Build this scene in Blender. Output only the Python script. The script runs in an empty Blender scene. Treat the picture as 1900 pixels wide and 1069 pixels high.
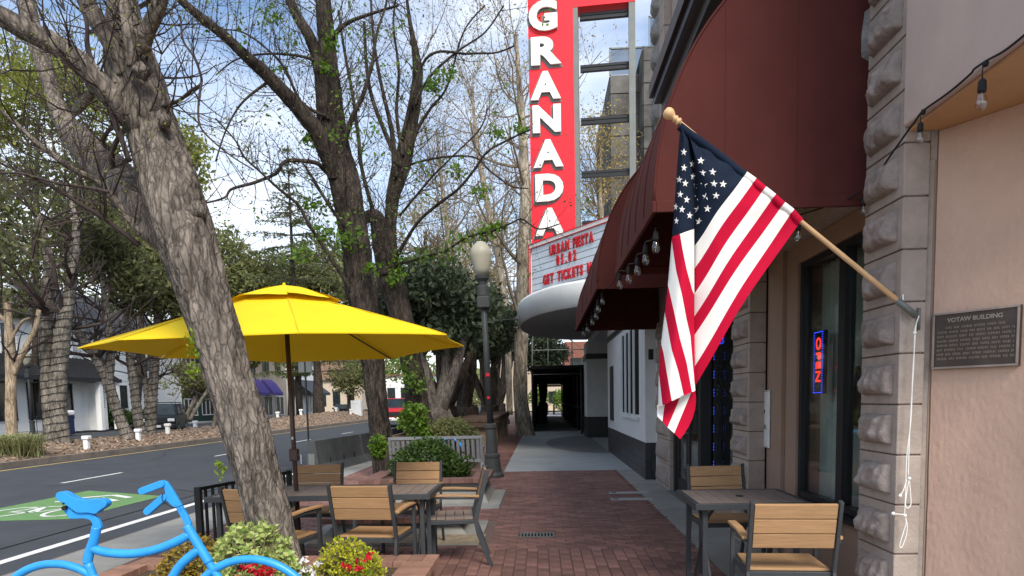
import bpy, math, random
import numpy as np
from mathutils import Vector, Matrix, noise as mnoise

SC = bpy.context.scene
COL = SC.collection
rnd = random.Random(7)
PI = math.pi
# ------------------------------------------------------------------ camera, sky, sun, exposure
FPX, EYE, CX, CY = 1300.0, 1.5, 950.0, 855.0
YAW, PITCH, ROLL = 2.5, -5.0, -1.2
cam_d = bpy.data.cameras.new('camera')
cam = bpy.data.objects.new('camera', cam_d); COL.objects.link(cam)
cam_d.sensor_width = 36.0
cam_d.lens = 36.0 * FPX / 1900.0
cam_d.shift_y = (CY - 534.5) / 1900.0
cam_d.clip_start = 0.05; cam_d.clip_end = 3000
R3 = (Matrix.Rotation(math.radians(YAW), 3, 'Z') @ Matrix.Rotation(math.radians(90 + PITCH), 3, 'X')
      @ Matrix.Rotation(math.radians(ROLL), 3, 'Z'))
cam.matrix_world = Matrix.Translation((0, 0, EYE)) @ R3.to_4x4()
SC.camera = cam

SUN_EL, SUN_AZ = 45.0, 158.0       # azimuth clockwise from +Y (street direction)
W = bpy.data.worlds.new('World'); SC.world = W; W.use_nodes = True
nt = W.node_tree; nt.nodes.clear()
def wn(t, **k):
    n = nt.nodes.new(t)
    for a, b in k.items(): setattr(n, a, b)
    return n
sky = wn('ShaderNodeTexSky', sky_type='NISHITA', sun_disc=False)
sky.sun_elevation = math.radians(SUN_EL); sky.sun_rotation = math.radians(SUN_AZ)
sky.air_density = 1.0; sky.dust_density = 0.6; sky.ozone_density = 1.6
tc = wn('ShaderNodeTexCoord'); mp = wn('ShaderNodeMapping'); mp.inputs['Scale'].default_value = (1.0, 1.0, 2.6)
mp.inputs['Location'].default_value = (0.35, 0.1, 0.2)
nz = wn('ShaderNodeTexNoise'); nz.inputs['Scale'].default_value = 1.7; nz.inputs['Detail'].default_value = 7; nz.inputs['Roughness'].default_value = 0.55
rp = wn('ShaderNodeValToRGB'); rp.color_ramp.elements[0].position = 0.41; rp.color_ramp.elements[1].position = 0.62
rp.color_ramp.elements[1].color = (0.85, 0.85, 0.85, 1)
rp.color_ramp.elements[0].color = (0.0, 0.0, 0.0, 1)
mx = wn('ShaderNodeMixRGB'); mx.inputs['Color2'].default_value = (6.0, 6.3, 6.8, 1)
bg = wn('ShaderNodeBackground'); bg.inputs['Strength'].default_value = 0.15
ow = wn('ShaderNodeOutputWorld')
L = nt.links.new
L(tc.outputs['Generated'], mp.inputs['Vector']); L(mp.outputs[0], nz.inputs['Vector']); L(nz.outputs['Fac'], rp.inputs[0])
L(rp.outputs[0], mx.inputs['Fac']); L(sky.outputs[0], mx.inputs['Color1']); L(mx.outputs[0], bg.inputs['Color']); L(bg.outputs[0], ow.inputs[0])
sun_d = bpy.data.lights.new('sun', 'SUN'); sun_d.energy = 2.7; sun_d.angle = math.radians(24); sun_d.color = (1.0, 0.93, 0.82)
sun = bpy.data.objects.new('sun', sun_d); COL.objects.link(sun)
_e, _a = math.radians(SUN_EL), math.radians(SUN_AZ)
sd = Vector((math.sin(_a) * math.cos(_e), math.cos(_a) * math.cos(_e), math.sin(_e)))
sun.rotation_euler = sd.to_track_quat('Z', 'Y').to_euler(); sun.location = (0, -5, 20)
SC.view_settings.view_transform = 'Standard'; SC.view_settings.look = 'None'
SC.view_settings.exposure = 0.6; SC.view_settings.gamma = 1.0; SC.view_settings.use_curve_mapping = False
SC.cycles.max_bounces = 6; SC.cycles.transparent_max_bounces = 12
SC.cycles.use_denoising = True

# ------------------------------------------------------------------ measured positions: pixel of the 1900 px photograph -> place
def ray(px, py):
    return R3 @ Vector(((px - CX) / FPX, -(py - CY) / FPX, -1.0))
def P(px, py, Y):                                   # at distance Y along the street
    d = ray(px, py); t = Y / d.y; return Vector((d.x * t, Y, EYE + d.z * t))
def PX(px, py, X):                                  # on the plane x = X
    d = ray(px, py); t = X / d.x; return Vector((X, d.y * t, EYE + d.z * t))
def G(px, py, z=0.0):                               # on level z
    d = ray(px, py); t = (z - EYE) / d.z; return Vector((d.x * t, d.y * t, z))
def PP(px, py, o, n):                               # on a plane
    d = ray(px, py); c = Vector((0, 0, EYE)); t = (Vector(o) - c).dot(n) / d.dot(n); return c + d * t

# ------------------------------------------------------------------ materials
def new_mat(name):
    m = bpy.data.materials.new(name); m.use_nodes = True
    n = m.node_tree.nodes; b = n['Principled BSDF']; return m, m.node_tree, b
def M(name, col, rough=0.7, var=0.18, scale=6.0, bump=0.15, bscale=40.0, metal=0.0, stretch=(1, 1, 1), island=0.0,
      objrand=0.0, spec=0.35, dirt=0.0, dist=0.01):
    m, t, b = new_mat(name); N = t.nodes.new; K = t.links.new
    b.inputs['Roughness'].default_value = rough; b.inputs['Metallic'].default_value = metal
    b.inputs['Specular IOR Level'].default_value = spec
    tc = N('ShaderNodeTexCoord'); mp = N('ShaderNodeMapping'); mp.inputs['Scale'].default_value = stretch
    K(tc.outputs['Object'], mp.inputs['Vector'])
    n1 = N('ShaderNodeTexNoise'); n1.inputs['Scale'].default_value = scale; n1.inputs['Detail'].default_value = 6
    n1.inputs['Roughness'].default_value = 0.62
    K(mp.outputs[0], n1.inputs['Vector'])
    r = N('ShaderNodeMapRange'); r.inputs['From Min'].default_value = 0.3; r.inputs['From Max'].default_value = 0.7
    r.inputs['To Min'].default_value = 1 - var; r.inputs['To Max'].default_value = 1 + var
    K(n1.outputs['Fac'], r.inputs['Value'])
    fac = r.outputs[0]
    def mul(a, bb):
        q = N('ShaderNodeMath'); q.operation = 'MULTIPLY'; K(a, q.inputs[0]); K(bb, q.inputs[1]); return q.outputs[0]
    if island or objrand:
        if island:
            g = N('ShaderNodeNewGeometry'); src = g.outputs['Random Per Island']; amt = island
            q = N('ShaderNodeMapRange'); q.inputs['To Min'].default_value = 1 - amt; q.inputs['To Max'].default_value = 1 + amt
            K(src, q.inputs['Value']); fac = mul(fac, q.outputs[0])
        if objrand:
            g = N('ShaderNodeObjectInfo')
            q = N('ShaderNodeMapRange'); q.inputs['To Min'].default_value = 1 - objrand; q.inputs['To Max'].default_value = 1 + objrand
            K(g.outputs['Random'], q.inputs['Value']); fac = mul(fac, q.outputs[0])
    if dirt:
        n3 = N('ShaderNodeTexNoise'); n3.inputs['Scale'].default_value = 0.9; n3.inputs['Detail'].default_value = 8; n3.inputs['Roughness'].default_value = 0.7
        K(tc.outputs['Object'], n3.inputs['Vector'])
        q = N('ShaderNodeMapRange'); q.inputs['From Min'].default_value = 0.35; q.inputs['From Max'].default_value = 0.62
        q.inputs['To Min'].default_value = 1 - dirt; q.inputs['To Max'].default_value = 1.0
        K(n3.outputs['Fac'], q.inputs['Value']); fac = mul(fac, q.outputs[0])
    v = N('ShaderNodeVectorMath'); v.operation = 'SCALE'; v.inputs[0].default_value = col
    K(fac, v.inputs['Scale']); K(v.outputs[0], b.inputs['Base Color'])
    if bump:
        n2 = N('ShaderNodeTexNoise'); n2.inputs['Scale'].default_value = bscale; n2.inputs['Detail'].default_value = 5
        K(mp.outputs[0], n2.inputs['Vector'])
        bp = N('ShaderNodeBump'); bp.inputs['Strength'].default_value = bump; bp.inputs['Distance'].default_value = dist
        K(n2.outputs['Fac'], bp.inputs['Height']); K(bp.outputs[0], b.inputs['Normal'])
    return m
def leafmat(name, c1, c2, trans=0.35, rough=0.55):
    m, t, b = new_mat(name); N = t.nodes.new; K = t.links.new
    g = N('ShaderNodeNewGeometry')
    r = N('ShaderNodeValToRGB'); r.color_ramp.elements[0].color = (*c1, 1); r.color_ramp.elements[1].color = (*c2, 1)
    tc = N('ShaderNodeTexCoord'); n1 = N('ShaderNodeTexNoise'); n1.inputs['Scale'].default_value = 0.8; n1.inputs['Detail'].default_value = 4
    K(tc.outputs['Object'], n1.inputs['Vector'])
    a = N('ShaderNodeMath'); a.operation = 'ADD'; K(g.outputs['Random Per Island'], a.inputs[0]); K(n1.outputs['Fac'], a.inputs[1])
    s = N('ShaderNodeMath'); s.operation = 'MULTIPLY_ADD'; s.inputs[1].default_value = 0.8; s.inputs[2].default_value = -0.3; K(a.outputs[0], s.inputs[0])
    K(s.outputs[0], r.inputs[0]); K(r.outputs[0], b.inputs['Base Color']); b.inputs['Roughness'].default_value = rough
    b.inputs['Specular IOR Level'].default_value = 0.25
    tr = N('ShaderNodeBsdfTranslucent'); K(r.outputs[0], tr.inputs['Color'])
    mixs = N('ShaderNodeMixShader'); mixs.inputs[0].default_value = trans
    K(b.outputs[0], mixs.inputs[1]); K(tr.outputs[0], mixs.inputs[2]); K(mixs.outputs[0], t.nodes['Material Output'].inputs['Surface'])
    return m
def emit(name, col, s):
    m, t, b = new_mat(name); b.inputs['Base Color'].default_value = (*[c * 0.3 for c in col], 1)
    b.inputs['Emission Color'].default_value = (*col, 1); b.inputs['Emission Strength'].default_value = s; return m
def glassmat(name, tint=(0.75, 0.8, 0.8), refl=0.12):
    m, t, b = new_mat(name); N = t.nodes.new; K = t.links.new; t.nodes.remove(b)
    tr = N('ShaderNodeBsdfTransparent'); tr.inputs[0].default_value = (*tint, 1)
    gl = N('ShaderNodeBsdfGlossy'); gl.inputs['Roughness'].default_value = 0.03; gl.inputs['Color'].default_value = (0.9, 0.92, 0.95, 1)
    fr = N('ShaderNodeLayerWeight'); fr.inputs['Blend'].default_value = 0.5
    pw = N('ShaderNodeMath'); pw.operation = 'POWER'; pw.inputs[1].default_value = 4.0; K(fr.outputs['Facing'], pw.inputs[0])
    a = N('ShaderNodeMath'); a.operation = 'MULTIPLY_ADD'; a.use_clamp = True; a.inputs[1].default_value = 0.7; a.inputs[2].default_value = refl; K(pw.outputs[0], a.inputs[0])
    mixs = N('ShaderNodeMixShader'); K(a.outputs[0], mixs.inputs[0]); K(tr.outputs[0], mixs.inputs[1]); K(gl.outputs[0], mixs.inputs[2])
    K(mixs.outputs[0], t.nodes['Material Output'].inputs['Surface']); return m
def barkmat(name, dark, light, sc=1.0, bump=0.6):
    m, t, b = new_mat(name); N = t.nodes.new; K = t.links.new
    tc = N('ShaderNodeTexCoord'); mp = N('ShaderNodeMapping'); mp.inputs['Scale'].default_value = (22 * sc, 22 * sc, 5 * sc)
    K(tc.outputs['Object'], mp.inputs['Vector'])
    n1 = N('ShaderNodeTexNoise'); n1.inputs['Scale'].default_value = 1.0; n1.inputs['Detail'].default_value = 8; n1.inputs['Roughness'].default_value = 0.65; n1.inputs['Distortion'].default_value = 0.6
    K(mp.outputs[0], n1.inputs['Vector'])
    n3 = N('ShaderNodeTexNoise'); n3.inputs['Scale'].default_value = 2.2; n3.inputs['Detail'].default_value = 3; K(tc.outputs['Object'], n3.inputs['Vector'])
    r = N('ShaderNodeValToRGB'); e = r.color_ramp.elements; e[0].position = 0.36; e[0].color = (*dark, 1); e[1].position = 0.66; e[1].color = (*light, 1)
    a = N('ShaderNodeMath'); a.operation = 'MULTIPLY_ADD'; a.inputs[1].default_value = 0.35; K(n3.outputs['Fac'], a.inputs[0])
    s = N('ShaderNodeMath'); s.operation = 'SUBTRACT'; s.inputs[1].default_value = 0.17; K(n1.outputs['Fac'], s.inputs[0]); K(s.outputs[0], a.inputs[2])
    K(a.outputs[0], r.inputs[0]); K(r.outputs[0], b.inputs['Base Color']); b.inputs['Roughness'].default_value = 0.9; b.inputs['Specular IOR Level'].default_value = 0.15
    vo = N('ShaderNodeTexVoronoi'); vo.feature = 'DISTANCE_TO_EDGE'; vo.inputs['Scale'].default_value = 1.0
    mp2 = N('ShaderNodeMapping'); mp2.inputs['Scale'].default_value = (30 * sc, 30 * sc, 5.0 * sc); nd = N('ShaderNodeTexNoise'); nd.inputs['Scale'].default_value = 7 * sc; nd.inputs['Detail'].default_value = 4; K(tc.outputs['Object'], nd.inputs['Vector'])
    va = N('ShaderNodeVectorMath'); va.operation = 'MULTIPLY_ADD'; K(nd.outputs['Color'], va.inputs[0]); va.inputs[1].default_value = (0.10 / sc,) * 3; K(tc.outputs['Object'], va.inputs[2]); K(va.outputs[0], mp2.inputs['Vector']); K(mp2.outputs[0], vo.inputs['Vector'])
    mr = N('ShaderNodeMapRange'); mr.inputs['From Min'].default_value = 0.0; mr.inputs['From Max'].default_value = 0.16; mr.inputs['To Min'].default_value = 0.52; mr.inputs['To Max'].default_value = 1.0; K(vo.outputs['Distance'], mr.inputs['Value'])
    vs_ = N('ShaderNodeVectorMath'); vs_.operation = 'SCALE'; K(r.outputs[0], vs_.inputs[0]); K(mr.outputs[0], vs_.inputs['Scale']); K(vs_.outputs[0], b.inputs['Base Color'])
    ad = N('ShaderNodeMath'); ad.operation = 'MULTIPLY_ADD'; ad.inputs[1].default_value = 0.5; K(n1.outputs['Fac'], ad.inputs[0]); K(mr.outputs[0], ad.inputs[2])
    bp = N('ShaderNodeBump'); bp.inputs['Strength'].default_value = bump; bp.inputs['Distance'].default_value = 0.014
    K(ad.outputs[0], bp.inputs['Height']); K(bp.outputs[0], b.inputs['Normal']); return m

m_asphalt = M('asphalt', (0.058, 0.063, 0.072), 0.9, 0.12, 1.2, 0.5, 160, dirt=0.2, dist=0.006)
m_concrete = M('concrete', (0.30, 0.295, 0.27), 0.9, 0.12, 3, 0.25, 90, dirt=0.25)
m_slab = M('pale_concrete', (0.36, 0.375, 0.37), 0.85, 0.08, 2, 0.2, 90, dirt=0.15)
m_terrazzo = M('dark_terrazzo', (0.17, 0.175, 0.175), 0.7, 0.1, 3, 0.1, 90)
m_capbrick = M('cap_brick', (0.32, 0.175, 0.125), 0.85, 0.2, 9, 0.5, 150, objrand=0.15, dirt=0.2, dist=0.004)
m_mortar = M('mortar', (0.14, 0.10, 0.085), 0.95, 0.2, 20, 0.4, 120)
m_brick = M('paver_brick', (0.215, 0.112, 0.092), 0.85, 0.2, 9, 0.5, 150, island=0.0, objrand=0.26, dirt=0.3, dist=0.004)
m_bricks = M('paver_brick_field', (0.215, 0.112, 0.092), 0.85, 0.2, 9, 0.5, 150, island=0.26, dirt=0.3, dist=0.004)
m_soil = M('soil', (0.10, 0.07, 0.045), 0.95, 0.4, 25, 0.9, 70, dist=0.03)
m_mulch = M('mulch', (0.27, 0.195, 0.14), 0.95, 0.45, 9, 1.0, 22, dist=0.08)
m_sand = M('sandy_soil', (0.30, 0.24, 0.16), 0.95, 0.3, 12, 0.6, 90, dist=0.02)
m_kerb = M('kerb_concrete', (0.24, 0.2, 0.16), 0.9, 0.2, 4, 0.3, 60, dirt=0.3)
m_white_line = M('white_paint', (0.72, 0.71, 0.68), 0.8, 0.2, 14, 0.2, 120)
m_yellow_line = M('yellow_paint', (0.65, 0.44, 0.12), 0.8, 0.2, 14, 0.2, 120)
m_green_paint = M('green_paint', (0.13, 0.26, 0.09), 0.85, 0.18, 10, 0.2, 120)
m_stucco = M('pink_stucco', (0.62, 0.415, 0.315), 0.9, 0.05, 3, 0.45, 90, dirt=0.14, dist=0.004)
m_stucco_up = M('pale_pink_stucco', (0.54, 0.42, 0.375), 0.9, 0.05, 3, 0.25, 60, dirt=0.12, dist=0.004)
m_stone = M('cast_stone', (0.40, 0.33, 0.285), 0.88, 0.14, 9, 0.5, 60, dirt=0.2, dist=0.008)
m_rough_stone = M('rock_face_stone', (0.35, 0.29, 0.26), 0.9, 0.25, 12, 0.6, 60, dirt=0.35, dist=0.010)
m_grey_stone = M('grey_stone', (0.27, 0.255, 0.25), 0.9, 0.3, 8, 0.9, 30, dirt=0.3, dist=0.02)
m_tan_wall = M('tan_wall', (0.30, 0.20, 0.15), 0.85, 0.06, 4, 0.15, 60)
m_black = M('black_metal', (0.016, 0.016, 0.018), 0.45, 0.1, 5, 0.05, 80)
m_black_matte = M('black_matte', (0.010, 0.010, 0.011), 0.9, 0.1, 5, 0.05, 80, spec=0.1)
m_maroon = M('maroon_canvas', (0.100, 0.027, 0.023), 0.85, 0.10, 1.6, 0.3, 300, spec=0.15, dist=0.002, dirt=0.22)
m_theatre = M('theatre_white', (0.62, 0.63, 0.64), 0.75, 0.06, 3, 0.1, 60, dirt=0.08)
m_tile = M('black_tile', (0.03, 0.03, 0.034), 0.35, 0.2, 8, 0.05, 60, objrand=0.3)
m_red = M('red_enamel', (0.83, 0.018, 0.032), 0.4, 0.05, 3, 0.03, 60)
m_letter_white = M('white_enamel', (0.85, 0.83, 0.78), 0.4, 0.05, 5, 0.03, 60)
m_red_letter = M('red_letter', (0.62, 0.012, 0.02), 0.5, 0.1, 9, 0.05, 60)
m_board = M('letter_board', (0.68, 0.74, 0.80), 0.4, 0.05, 5, 0.02, 60)
m_steel = M('grey_steel', (0.17, 0.18, 0.17), 0.55, 0.12, 4, 0.1, 60, metal=0.3)
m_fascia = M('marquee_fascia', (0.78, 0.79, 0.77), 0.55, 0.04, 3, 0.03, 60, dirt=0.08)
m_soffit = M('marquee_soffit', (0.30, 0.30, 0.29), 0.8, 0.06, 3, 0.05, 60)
m_tower = M('tower_concrete', (0.13, 0.125, 0.115), 0.95, 0.35, 1.2, 0.6, 12, dirt=0.4, objrand=0.12)
m_frame = M('dark_grey_frame', (0.045, 0.05, 0.055), 0.5, 0.1, 8, 0.05, 80)
m_teak = M('tan_composite_wood', (0.40, 0.235, 0.115), 0.6, 0.16, 6, 0.2, 60, stretch=(1, 10, 14), objrand=0.1)
m_greyslat = M('grey_brown_slat', (0.21, 0.165, 0.14), 0.6, 0.14, 6, 0.2, 60, stretch=(10, 1, 10), objrand=0.12)
m_timber = M('weathered_timber', (0.20, 0.14, 0.095), 0.85, 0.3, 5, 0.6, 40, stretch=(1, 6, 6), objrand=0.2)
m_darktimber = M('dark_timber', (0.10, 0.06, 0.04), 0.8, 0.25, 5, 0.4, 40, stretch=(6, 1, 6), objrand=0.15)
m_bench = M('silver_grey_slat', (0.22, 0.23, 0.24), 0.7, 0.15, 9, 0.2, 60, stretch=(8, 8, 1))
m_barrier = M('grey_barrier_paint', (0.085, 0.09, 0.095), 0.75, 0.15, 4, 0.2, 60, dirt=0.35)
m_lamp = M('lamp_post_paint', (0.05, 0.053, 0.052), 0.55, 0.15, 6, 0.1, 60)
m_globe = M('lamp_globe', (0.40, 0.375, 0.29), 0.5, 0.06, 5, 0.0)
m_bike = M('blue_enamel', (0.03, 0.33, 0.80), 0.36, 0.10, 14, 0.08, 120, spec=0.45, dirt=0.15)
m_navy = M('flag_navy', (0.011, 0.018, 0.035), 0.85, 0.08, 5, 0.15, 500, spec=0.1, dist=0.001)
m_flagred = M('flag_red', (0.48, 0.006, 0.035), 0.85, 0.06, 5, 0.15, 500, spec=0.1, dist=0.001)
m_flagwhite = M('flag_white', (0.80, 0.78, 0.74), 0.85, 0.05, 5, 0.15, 500, spec=0.1, dist=0.001)
m_polewood = M('pale_wood', (0.62, 0.39, 0.20), 0.5, 0.15, 8, 0.1, 60)
m_rope = M('white_cord', (0.78, 0.77, 0.73), 0.8, 0.05, 20, 0.2, 200)
m_bronze = M('bronze_plaque', (0.085, 0.065, 0.055), 0.5, 0.2, 6, 0.15, 50, metal=0.5)
m_bronze_hi = M('bronze_letters', (0.34, 0.28, 0.24), 0.4, 0.2, 6, 0.1, 50, metal=0.6)
m_umb_pole = M('brown_pole', (0.09, 0.055, 0.045), 0.4, 0.1, 6, 0.03, 50, metal=0.3)
m_curtain = M('grey_curtain', (0.62, 0.64, 0.60), 0.9, 0.1, 5, 0.1, 60)
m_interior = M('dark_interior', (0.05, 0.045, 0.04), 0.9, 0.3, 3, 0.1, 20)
m_white = M('white_wall_paint', (0.84, 0.84, 0.82), 0.8, 0.04, 2, 0.1, 40, dirt=0.06)
m_roof = M('black_metal_roof', (0.02, 0.021, 0.024), 0.5, 0.1, 3, 0.05, 40)
m_shingle = M('grey_shingle', (0.10, 0.10, 0.105), 0.9, 0.3, 4, 0.4, 20)
m_winglass = M('window_glass_dark', (0.02, 0.028, 0.03), 0.12, 0.5, 2.0, 0.0, spec=0.6)
m_purple = M('purple_canvas', (0.12, 0.085, 0.33), 0.85, 0.06, 4, 0.1, 60)
m_cream = M('cream_wall', (0.55, 0.45, 0.34), 0.85, 0.06, 2, 0.1, 30)
m_rubber = M('rubber', (0.015, 0.015, 0.015), 0.8, 0.1, 10, 0.1, 80)
m_chrome = M('chrome', (0.5, 0.5, 0.5), 0.2, 0.02, 10, 0, metal=1.0)
m_white_plastic = M('white_plastic', (0.7, 0.7, 0.68), 0.5, 0.05, 8, 0.0)
m_bark1 = barkmat('grey_bark', (0.075, 0.062, 0.052), (0.29, 0.245, 0.205), 1.0, 0.7)
m_bark2 = barkmat('dark_bark', (0.020, 0.016, 0.013), (0.095, 0.075, 0.06), 0.7, 0.8)
m_twig = M('twig_bark', (0.055, 0.040, 0.035), 0.85, 0.3, 10, 0.2, 60)
m_twig_pale = M('pale_twig_bark', (0.20, 0.155, 0.105), 0.85, 0.3, 10, 0.2, 60)
m_bark_pale = barkmat('pale_bark', (0.17, 0.14, 0.10), (0.50, 0.43, 0.33), 0.35, 0.4)
m_bark_wrap = barkmat('wrapped_bark', (0.10, 0.085, 0.07), (0.34, 0.30, 0.25), 0.5, 0.5)
m_bark_cut = barkmat('stripped_bark', (0.24, 0.18, 0.12), (0.55, 0.43, 0.30), 0.35, 0.4)
def canvas_yellow():
    m, t, b = new_mat('yellow_canvas'); N = t.nodes.new; K = t.links.new
    b.inputs['Base Color'].default_value = (0.86, 0.60, 0.012, 1); b.inputs['Roughness'].default_value = 0.8; b.inputs['Specular IOR Level'].default_value = 0.2
    tc = N('ShaderNodeTexCoord'); n = N('ShaderNodeTexNoise'); n.inputs['Scale'].default_value = 3.0; n.inputs['Detail'].default_value = 5
    K(tc.outputs['Object'], n.inputs['Vector'])
    r = N('ShaderNodeValToRGB'); r.color_ramp.elements[0].color = (0.84, 0.58, 0.010, 1); r.color_ramp.elements[1].color = (0.93, 0.68, 0.020, 1)
    K(n.outputs['Fac'], r.inputs[0]); K(r.outputs[0], b.inputs['Base Color'])
    tr = N('ShaderNodeBsdfTranslucent'); tr.inputs[0].default_value = (0.60, 0.34, 0.0, 1)
    mixs = N('ShaderNodeMixShader'); mixs.inputs[0].default_value = 0.05
    K(b.outputs[0], mixs.inputs[1]); K(tr.outputs[0], mixs.inputs[2]); K(mixs.outputs[0], t.nodes['Material Output'].inputs['Surface']); return m
m_yellow = canvas_yellow()
m_glass = glassmat('clear_glass'); m_shopglass = glassmat('shop_glass', (0.80, 0.84, 0.83), 0.04)
m_bulb = glassmat('bulb_glass', (0.85, 0.83, 0.78), 0.10)
m_mesh = glassmat('scaffold_netting', (0.55, 0.58, 0.60), 0.05)
l_lime = leafmat('lime_leaf', (0.16, 0.26, 0.02), (0.33, 0.42, 0.04), 0.4)
l_fresh = leafmat('fresh_green_leaf', (0.07, 0.15, 0.02), (0.18, 0.30, 0.03), 0.4)
l_olive = leafmat('olive_leaf', (0.035, 0.05, 0.028), (0.11, 0.14, 0.075), 0.3)
l_dark = leafmat('dark_leaf', (0.085, 0.095, 0.04), (0.22, 0.23, 0.10), 0.5)
l_mid = leafmat('mid_green_leaf', (0.15, 0.165, 0.065), (0.33, 0.345, 0.14), 0.5)
l_spring = leafmat('spring_leaf', (0.18, 0.20, 0.045), (0.40, 0.43, 0.11), 0.5)
l_buff = leafmat('buff_bud', (0.25, 0.21, 0.12), (0.45, 0.40, 0.25), 0.3)
l_gold = leafmat('golden_bud', (0.30, 0.22, 0.06), (0.50, 0.40, 0.14), 0.35)
l_hedge = leafmat('hedge_leaf', (0.02, 0.05, 0.012), (0.09, 0.15, 0.03), 0.25)
l_pale = leafmat('pale_succulent_leaf', (0.22, 0.36, 0.07), (0.66, 0.70, 0.28), 0.3, 0.4)
l_rust = leafmat('rusty_succulent_leaf', (0.32, 0.17, 0.03), (0.30, 0.27, 0.04), 0.2, 0.4)
l_yell = leafmat('yellow_green_succulent_leaf', (0.26, 0.36, 0.02), (0.72, 0.66, 0.05), 0.3, 0.4)
l_cedar = leafmat('cedar_needle', (0.06, 0.08, 0.035), (0.18, 0.21, 0.07), 0.35)
l_redflower = leafmat('red_petal', (0.35, 0.0, 0.015), (0.70, 0.01, 0.03), 0.2)
l_whiteflower = leafmat('white_petal', (0.65, 0.62, 0.60), (0.85, 0.83, 0.80), 0.2)
l_grass = leafmat('pale_grass_blade', (0.22, 0.24, 0.09), (0.42, 0.42, 0.20), 0.3)

# ------------------------------------------------------------------ mesh helpers
class MB:
    def __init__(s): s.v = []; s.f = []; s.mi = []; s.m = 0
    def add(s, vs, fs, mi=None):
        o = len(s.v); s.v.extend([tuple(p) for p in vs]); s.f.extend([tuple(i + o for i in f) for f in fs])
        s.mi.extend([s.m if mi is None else mi] * len(fs))
    def box(s, a, b, mi=None):
        x0, y0, z0 = [min(a[i], b[i]) for i in range(3)]; x1, y1, z1 = [max(a[i], b[i]) for i in range(3)]
        s.add([(x0, y0, z0), (x1, y0, z0), (x1, y1, z0), (x0, y1, z0), (x0, y0, z1), (x1, y0, z1), (x1, y1, z1), (x0, y1, z1)],
              [(0, 3, 2, 1), (4, 5, 6, 7), (0, 1, 5, 4), (1, 2, 6, 5), (2, 3, 7, 6), (3, 0, 4, 7)], mi)
    def obox(s, c, u, v, w, mi=None):               # oriented box: centre, three half vectors
        c, u, v, w = map(Vector, (c, u, v, w))
        p = [c + a * u + b * v + d * w for d in (-1, 1) for a, b in ((-1, -1), (1, -1), (1, 1), (-1, 1))]
        s.add(p, [(0, 3, 2, 1), (4, 5, 6, 7), (0, 1, 5, 4), (1, 2, 6, 5), (2, 3, 7, 6), (3, 0, 4, 7)], mi)
    def bar(s, a, b, w, h, mi=None, up=(0, 0, 1)):
        a, b = Vector(a), Vector(b); d = (b - a); l = d.length; d.normalize(); up = Vector(up)
        if abs(d.dot(up)) > 0.99: up = Vector((0, 1, 0))
        r = d.cross(up).normalized(); u = r.cross(d)
        s.obox((a + b) / 2, d * l / 2, r * w / 2, u * h / 2, mi)
    def quad(s, a, b, c, d, mi=None): s.add([a, b, c, d], [(0, 1, 2, 3)], mi)
    def prism(s, poly, off, mi=None):               # polygon (3-D points) extruded by a vector
        n = len(poly); off = Vector(off); vs = [Vector(p) for p in poly] + [Vector(p) + off for p in poly]
        fs = [tuple(range(n))[::-1], tuple(range(n, 2 * n))] + [(i, (i + 1) % n, n + (i + 1) % n, n + i) for i in range(n)]
        s.add(vs, fs, mi)
    def lathe(s, prof, o=(0, 0, 0), n=16, mi=None, ax=None):  # prof [(r, h)]
        o = Vector(o); M_ = Matrix.Identity(3) if ax is None else Vector(ax).to_track_quat('Z', 'Y').to_matrix()
        vs = []; fs = []
        for r, h in prof:
            for k in range(n):
                a = 2 * PI * k / n; vs.append(o + M_ @ Vector((r * math.cos(a), r * math.sin(a), h)))
        for i in range(len(prof) - 1):
            for k in range(n):
                k2 = (k + 1) % n; fs.append((i * n + k, i * n + k2, (i + 1) * n + k2, (i + 1) * n + k))
        fs.append(tuple(range(n))[::-1]); fs.append(tuple((len(prof) - 1) * n + k for k in range(n)))
        s.add(vs, fs, mi)
    def tube(s, pts, rad, n=8, mi=None, disp=None, caps=True, closed=False):
        pts = [Vector(p) for p in pts]; m = len(pts)
        if not hasattr(rad, '__len__'): rad = [rad] * m
        vs = []; ref = None; sl = 0.0
        for i, p in enumerate(pts):
            if closed: t = pts[(i + 1) % m] - pts[i - 1]
            else: t = pts[min(i + 1, m - 1)] - pts[max(i - 1, 0)]
            if t.length < 1e-9: t = Vector((0, 0, 1))
            t.normalize()
            if ref is None:
                ref = t.orthogonal().normalized()
            ref = (ref - t * ref.dot(t))
            if ref.length < 1e-6: ref = t.orthogonal()
            ref.normalize(); b = t.cross(ref)
            if i: sl += (pts[i] - pts[i - 1]).length
            for k in range(n):
                a = 2 * PI * k / n; dr = ref * math.cos(a) + b * math.sin(a)
                r = rad[i] + (disp(p + dr * rad[i], a, sl, rad[i]) if disp else 0)
                vs.append(p + dr * r)
        fs = []
        for i in range(m if closed else m - 1):
            j = (i + 1) % m
            for k in range(n):
                k2 = (k + 1) % n; fs.append((i * n + k, i * n + k2, j * n + k2, j * n + k))
        if caps and not closed: fs.append(tuple(range(n))[::-1]); fs.append(tuple((m - 1) * n + k for k in range(n)))
        s.add(vs, fs, mi)
    def mesh(s, name, mats, smooth=False):
        me = bpy.data.meshes.new(name); me.from_pydata(s.v, [], s.f)
        for m in (mats if isinstance(mats, (list, tuple)) else [mats]): me.materials.append(m)
        if any(s.mi): me.polygons.foreach_set('material_index', s.mi)
        if smooth: me.polygons.foreach_set('use_smooth', [True] * len(s.f))
        me.update(); return me
def link(name, me, parent=None, local=False):
    o = bpy.data.objects.new(name, me); COL.objects.link(o)
    if parent is not None:
        o.parent = parent
        if not local and parent.type == 'EMPTY': o.location = -parent.location
    return o
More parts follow.
